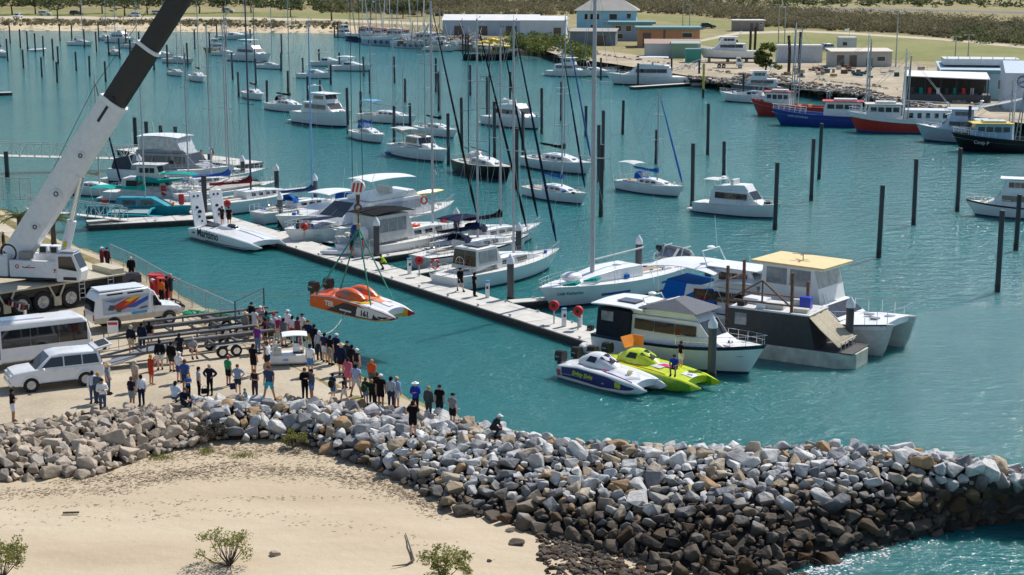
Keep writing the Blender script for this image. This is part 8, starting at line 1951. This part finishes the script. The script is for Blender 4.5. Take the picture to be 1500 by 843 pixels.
# path and verge at the left
sheet('grass_verge', [P(u, v, GZ + .006) for u, v in ((-120, 292), (0, 314), (60, 345), (120, 371), (178, 394), (170, 402), (100, 392), (40, 385), (-120, 372))], M_BANK)
sheet('footpath', [P(u, v, GZ + .012) for u, v in ((-120, 306), (0, 324), (45, 350), (90, 370), (150, 392), (135, 396), (70, 374), (30, 358), (0, 340), (-120, 322))], M_TRACK)
# ------------------------------------------------------------------ buildings on the far shore
def wall_mat(h): return mat('wall_' + h.strip('#'), h, .8, var=.1, scale=.5)
def building(name, label, u, v, W, Dp, H, hd, wall, roof, kind='flat', over=.4, wins=(), doors=(), rise=1.6, fascia=None, cat='building', wm=M_GLASS):
    """u,v: foot of the front wall's middle; wins and doors: (x, z, w, h) on the front"""
    root = empty(name, P(u, v, FZ), rad(hd), label, cat); q = MB(); q.box((0, Dp / 2, H / 2), (W, Dp, H)); q.build('wall', wall, root)
    r = MB(); a, b = W / 2 + over, Dp + over
    if kind == 'flat': r.box((0, Dp / 2, H + .16), (W + 2 * over, Dp + 2 * over, .3))
    elif kind == 'skillion': r.add([(-a, -over, H), (a, -over, H), (a, b, H + rise), (-a, b, H + rise), (-a, -over, H + .15), (a, -over, H + .15), (a, b, H + rise + .15), (-a, b, H + rise + .15)], [(0, 1, 2, 3), (4, 7, 6, 5), (0, 4, 5, 1), (1, 5, 6, 2), (2, 6, 7, 3), (3, 7, 4, 0)])
    elif kind == 'hip': k = min(a, Dp / 2) * .95; r.add([(-a, -over, H), (a, -over, H), (a, b, H), (-a, b, H), (-a + k, Dp / 2, H + rise), (a - k, Dp / 2, H + rise)], [(0, 1, 5, 4), (2, 3, 4, 5), (1, 2, 5), (3, 0, 4), (3, 2, 1, 0)])
    else: r.add([(-a, -over, H), (a, -over, H), (a, b, H), (-a, b, H), (-a, Dp / 2, H + rise), (a, Dp / 2, H + rise)], [(0, 1, 5, 4), (2, 3, 4, 5), (1, 2, 5), (3, 0, 4), (3, 2, 1, 0)])
    r.build('roof', roof, root, smooth=0)
    if fascia: f = MB(); f.box((0, -over - .03, H + .1), (W + 2 * over + .1, .08, .6)); f.build('fascia', fascia, root)
    for x, z, w, h in wins: f = MB(); f.box((x, -.03, z), (w + .2, .06, h + .2)); fr = f.build('window', M_OFFW, root); f = MB(); f.box((x, -.07, z), (w, .04, h)); f.build('pane', wm, fr)
    for x, z, w, h in doors: f = MB(); f.box((x, -.04, z), (w, .08, h)); f.build('door', mat('door_brown', (.13, .1, .08), .6), root)
    return root
RG = mat('grey_roof', (.3, .29, .27), .7, var=.1, scale=.4); RW = mat('white_roof', (.72, .72, .7), .5, var=.08, scale=.3); TL = mat('teal_roof', (.13, .3, .32), .6); PB = wall_mat('#8fc3dd')
b = building('blue_house', 'two storey pale blue house with grey hip roof', 888, 47, 17.5, 10, 6.2, -6, PB, RG, 'hip', .9, wins=[(-6, 4.4, .9, 1.6), (-4.4, 4.4, .9, 1.6), (-2.6, 4.4, .9, 1.6), (2.0, 4.4, 2.2, 1.6), (6.6, 4.6, 1.2, 1.4), (-4, 1.5, 1.2, 1.2)], rise=3)
f = MB(); f.box((3.5, -1.0, 3.1), (9, 2.0, .2)); f.build('balcony', M_OFFW, b)
building('office_building', 'white office block with teal flat roofs beside the blue house', 925, 60, 11, 8, 4.6, -4, wall_mat('#9aa6b2'), TL, 'flat', .8, wins=[(-3.5, 3.2, 1.6, 1.4), (-.8, 3.2, 1.4, 1.4), (2, 3.2, 1.4, 1.4), (-3, 1.2, 1.4, 1.2)], fascia=TL)
building('brick_building', 'orange brick building with teal flat roof', 980, 70, 15, 9, 4.6, -2, wall_mat('#c08a68'), TL, 'flat', .7, wins=[(4.4, 3.0, 2.4, 1.1)], doors=[(-5.5, 1.9, 2.0, 3.4), (-1.2, 2.2, .5, 4.2)], fascia=TL)
building('grey_shed', 'low dark grey shed in front of the blue house', 868, 67, 11.5, 7, 3.4, -8, wall_mat('#76828a'), RG, 'skillion', .3, doors=[(2, 1.3, 2.6, 2.4)], rise=.5)
building('white_shed', 'white metal shed left of the grey shed', 795, 56, 12.5, 12, 4.8, -5, wall_mat('#c6d2de'), RW, 'gable', .2, rise=1.0, doors=[(4, 1.5, 2, 2.6)])
building('long_white_shed', 'long white industrial shed behind the bushes', 718, 52, 27, 14, 4.2, -4, wall_mat('#b3c0cf'), RW, 'gable', .3, rise=1.4, doors=[(-9, 1.3, 2.4, 2.6), (-2, 1.3, 2.4, 2.6), (6, 1.3, 3, 2.6)])
building('storage_shed', 'white and green container shed with rusty roof', 985, 84, 12.5, 6, 3.0, -4, wall_mat('#bcc4c4'), mat('rusty_roof', (.42, .3, .24), .8, var=.2), 'gable', .1, rise=.9, cat='shed')
b = building('green_shed', 'green shed butted against the white container shed', 1004, 85.5, 6.3, 5.5, 3.1, -4, wall_mat('#7b9c8a'), mat('green_roof', (.3, .38, .34), .7), 'skillion', .05, rise=.3, cat='shed')
building('teal_bin_store', 'small teal bin store at the slipway', 1016, 92, 3.2, 2.5, 2.6, 0, wall_mat('#3f8f7f'), TL, 'flat', .1, cat='shed')
building('toilet_block', 'small grey block building with pale flat roof by the field', 1097, 46, 9, 5, 3.0, 1, wall_mat('#8d8784'), RW, 'flat', .4, doors=[(.8, 1.25, .9, 2.2), (2.4, 1.25, .9, 2.2)], wins=[(3.6, 2.3, .6, .5)])
building('site_container', 'white site container at the top of the boat yard', 1172, 92, 9.5, 3, 3.4, 2, wall_mat('#b8bec6'), RW, 'flat', .05, cat='container')
building('yard_office', 'cream yard office with open dark bays', 1262, 98, 12.5, 5, 3.0, 2, wall_mat('#b5b3ae'), mat('cream_roof', (.6, .55, .46), .7), 'skillion', .3, rise=.4, doors=[(-4.4, 1.2, 1.5, 2.3), (-1.8, 1.2, 1.5, 2.3), (1.6, .9, 1.2, 1.6)], wins=[(4, 1.6, 1.6, .9)])
building('white_kiosk', 'small white kiosk behind the yard office', 1242, 77, 4, 3, 3.2, 2, wall_mat('#c9ced4'), RW, 'flat', .1, wins=[(-.8, 2, 1, .8)], cat='kiosk')
b = building('harbour_restaurant', 'pale teal harbour restaurant with low metal roofs', 1440, 146, 13, 12, 4.3, -10, wall_mat('#9cc1cc'), mat('blue_grey_roof', (.42, .52, .6), .5), 'skillion', .3, rise=.8, doors=[(-2.6, 1.3, 1.2, 2.4)], fascia=TL, wins=[(3, 2.4, 1.6, 1.4)])
f = MB(); f.box((0, 8, 5.6), (12, 6, 1.0)); f.build('upper_roof', M_OFFW, b)
for k in range(7): f = MB(); f.bar((-5.5 + k * 1.8, 5.2, 5.4), (-5.5 + k * 1.8, 5.2, 6.6), .12); f.build('roof_rail_post', M_WHITE, b)
d = empty('dining_deck', P(1388, 156, FZ - .6), rad(-10), 'open dining deck with white awning on dark wall beside restaurant', 'deck')
f = MB(); f.box((0, 2.5, .9), (13, 5, 1.8)); f.build('base_wall', mat('dark_block_wall', (.1, .105, .11), .8), d)
f = MB(); f.slab([(-6.6, -.4, 4.6), (6.2, -.4, 4.2), (6.2, 5, 4.9), (-6.6, 5, 5.1)], (0, 0, 1), .12); f.build('awning', RW, d)
for k in range(6): f = MB(); f.bar((-6 + k * 2.4, .1, 1.8), (-6 + k * 2.4, .1, 4.45), .14); f.build('post', M_BLACK, d)
f = MB(); f.box((0, 4.6, 3.1), (12.4, .2, 2.6)); f.build('back_wall', mat('dark_interior', (.06, .06, .055), .9), d)
for k in range(9): f = MB(); f.box((-5.4 + k * 1.3, 1.0, 2.3), (.5, .5, 1.0)); f.build('chair', [M_BLACK, M_TEALC, M_RED, M_OFFW][k % 4], d)
b = building('gable_building', 'white gabled waterfront building with round blue emblem at right edge', 1512, 162, 8, 11, 5.5, -12, wall_mat('#bfcbd8'), mat('blue_grey_roof', (.42, .52, .6), .5), 'gable', .2, rise=1.5, doors=[(1, 1.4, 2.2, 2.8)])
f = MB(); f.torus((-1.6, -.08, 4.2), .8, .12, 'y', 20, 6); f.build('emblem', paint('#4f6f9c'), b); f = MB(); f.bar((-2.1, -.1, 4.0), (-1.1, -.1, 4.4), .06, .2); f.build('emblem_mark', paint('#4f6f9c'), b)
for k in range(5):
    a = P(1385 + k * 4, 168 - k * 2, FZ + 1.1); e = P(1490 + k * 3, 148 - k * 1, FZ + 2.6); f = MB(); f.tube([Vector((0, 0, 0)), e - a], .09, 6); tag(f.build('spare_boom', M_OFFW, loc=a), 'white spare boom in the rack behind fishing boats, number ' + 'one two three four five'.split()[k] + ' from the water', 'boom', 'spare booms stacked behind the fishing boats')
# ------------------------------------------------------------------ far vehicles, poles and yard things
for i, (u, v, hd, c, lb) in enumerate(((1067, 64, 3, '#2a3648', 'dark blue four wheel drive parked on grass below the toilet block'), (1207, 75, -160, '#8fa6bd', 'silver blue wagon parked behind the site container'), (1037, 42, 5, '#23262a', 'dark car behind the brick building'), (26, 27, -95, '#c9ced4', 'white van on the foreshore road, far left'), (66, 23, 0, '#d5d8da', 'white hatchback parked under far left trees'), (112, 22.5, 0, '#1f242c', 'black car parked under far left trees'), (196, 25, 175, '#c3ccd6', 'pale silver car left of the black crane boom'), (232, 22, 0, '#dfe1e3', 'white car just left of the boom under trees'), (334, 18.5, -10, '#e1e3e5', 'white car right of the boom under trees'))):
    suv('parked_car', lb, P(u, v, FZ), rad(hd), paint(c, .25, coat=.3), L=4.7, H=1.75, simple=True, group='cars parked on the far shore')
t = empty('flatbed_truck', P(1068, 100, FZ), rad(-8), 'white cab flatbed truck parked in the boat yard', 'truck'); h = House(t, 'cab', [(1.4, .5), (1.4, 2.2), (2.2, 2.2), (2.8, 1.3), (2.9, .5)], 1.9, 1.7, M_CARW); h.side([[(1.6, 1.35), (2.5, 1.35), (2.15, 2.0), (1.6, 2.0)]]); h.slope(2, 1, .1, .9); q = MB(); q.box((-.8, 0, .95), (4.2, 2.1, .15)); q.build('tray', M_RUST, t)
for x in (-2.0, -1.1, 2.2):
    for y in (-.85, .85): wheel(t, x, y, .4, .25)
b = cruiser('hauled_out_boat', 'white and blue fishing boat standing on blocks in the yard', P(1066, 91, FZ) + Vector((0, 0, .9)), None, D(178), 13, 'pilot', side=M_WHITE, boot=paint('#3f6a8c'), anti=paint('#2f5a7c'), seed=90, fb=2.2)
for x in (-4, 0, 4): q = MB(); q.box((x, 0, -.55), (.5, 2.2, .7)); b.part(q, 'cradle_block', M_TEAK)
def lamp_post(label, u, v, h, arm=True, z=FZ):
    r = empty('lamp_post', P(u, v, z), 0, label, 'lamp post'); q = MB(); q.tube([(0, 0, 0), (0, 0, h)], [.16, .09], 8); q.build('pole', M_GALV, r)
    q = MB(); q.bar((-1 if arm else -.4, 0, h), (1 if arm else .4, 0, h), .1, .08); q.build('cross_arm', M_GALV, r); q = MB(); q.box((.9 if arm else .3, 0, h - .1), (.6, .3, .16)); q.box((-.9 if arm else -.3, 0, h - .1), (.6, .3, .16)); q.build('lantern', M_OFFW, r)
for u, v, h, lb in ((1000, 38, 9.5, 'tall twin lantern lamp post behind the brick building'), (1010, 39, 7, 'shorter lamp post right of the tall twin one'), (1140, 64, 10, 'lamp post at left end of the sports field'), (1149, 69, 10, 'lamp post nearest the site container'), (1312, 99, 11, 'tall lone lamp post at the field edge'), (1399, 86, 4.8, 'short lamp post left of the pair before the restaurant'), (1418, 84, 5, 'short lamp post right of the pair before the restaurant'), (1002, 5, 9, 'farthest lamp post near the top edge')): lamp_post(lb, u, v, h)
r = empty('flag_pole', P(1243, 76, FZ), 0, 'flag pole with small white flag above the kiosk', 'flag pole'); q = MB(); q.tube([(0, 0, 0), (0, 0, 5.6)], .05, 6); q.build('pole', M_GALV, r); q = MB(); q.loft([[(-x, .1 * math.sin(x * 4), 5.5 - .2 * x), (-x, .1 * math.sin(x * 4) + .02, 5.5 - .2 * x), (-x, .1 * math.sin(x * 4) + .02, 4.8), (-x, .1 * math.sin(x * 4), 4.8)] for x in (0, .4, .8, 1.2)]); q.build('flag', M_WHITE, r)
for i, (u, v, h, lb) in enumerate(((1098, 84, 6, 'dark timber pile at the left of the slipway'), (1105, 82, 6.5, 'second dark timber pile at the slipway'), (1155, 110, 7.5, 'bent dark pile below the site container'), (1170, 108, 8, 'thick dark pile below the site container'))):
    q = MB(); q.tube([(0, 0, -.5), (.1, 0, h * .6), (-.2 if i == 2 else .1, 0, h)], [.3, .3, .28], 10); tag(q.build('timber_pile', M_GROW, loc=P(u, v, FZ)), lb, 'pile')
q = MB(); hs_ = [P(vr.uniform(585, 705), vr.uniform(55, 66), FZ) for k in range(70)]
for p in hs_: d_ = Vector((vr.uniform(-1, 1), vr.uniform(-1, 1), vr.uniform(.2, 1.6))).normalized(); q.bar(p, p + d_ * vr.uniform(2, 6.5), .12, mi=vr.randrange(3)); q.box(p + Vector((0, 0, .4)), (vr.uniform(.5, 2), vr.uniform(.5, 2), .9), rz=vr.uniform(0, 3), mi=vr.randrange(3))
tag(q.build('fishing_gear_heap', [M_GALV, M_RUST, M_OFFW], smooth=0), 'jumble of rusty trawl gear and poles behind the far trawlers', 'fishing gear', kind='stuff')
q = MB()
for k in range(46): p = P(vr.gauss(1230, 45), vr.gauss(106, 4), FZ); q.box(p + Vector((0, 0, .4)), (vr.uniform(.3, 1.4), vr.uniform(.3, 1.0), vr.uniform(.2, .8)), rz=vr.uniform(0, 3), mi=vr.randrange(4))
tag(q.build('yard_clutter', [M_GALV, M_RUST, M_TEAK, cloth('#3a5a6a')], smooth=0), 'crates, nets and scrap lying about the boat yard', 'clutter', kind='stuff')
chain_fence('yard_fence', 'thin wire fence between boat yard and sports field', [(1015, 82), (1095, 88)], 1.8, FZ); chain_fence('yard_fence', 'thin wire fence left of the restaurant', [(1290, 104), (1372, 112)], 1.8, FZ)
# ------------------------------------------------------------------ each pile is told by what it stands beside
def px(o):
    M_ = cam.matrix_world.inverted(); p = M_ @ o; return (750 + F_PX * p.x / -p.z, 421.5 - F_PX * p.y / -p.z)
bpy.context.view_layer.update()
refs = [(px(o.matrix_world.translation), ' '.join(o['label'].split()[:9])) for o in COL.objects if o.parent is None and o.get('category') in ('sailboat', 'motor boat', 'fishing boat', 'catamaran', 'barge', 'race boat', 'marker')]
seen = {}
for o in COL.objects:
    if o.parent is None and o.get('category') == 'pile' and o.name.startswith('mooring_pile'):
        u, v = px(o.matrix_world.translation); q, lb = min(refs, key=lambda r: (r[0][0] - u) ** 2 + 4 * (r[0][1] - v) ** 2); du, dv = u - q[0], v - q[1]
        w_ = 'left of' if du < -abs(dv) * 1.5 else ('right of' if du > abs(dv) * 1.5 else ('before' if dv > 0 else 'behind'))
        seen.setdefault((w_, lb, o['group'].split()[0]), []).append((math.hypot(du, 2 * dv), o))
for (w_, lb, k), L_ in seen.items():
    kind = {'dark': 'dark pile', 'berth': 'white-capped pile', 'thick': 'thick pile'}[k]; L_.sort(key=lambda a: a[0])
    for i, (d_, o) in enumerate(L_): o['label'] = (ORD[i].replace('first', 'nearest') + ' ' if len(L_) > 1 else '') + kind + ' ' + w_ + ' ' + lb
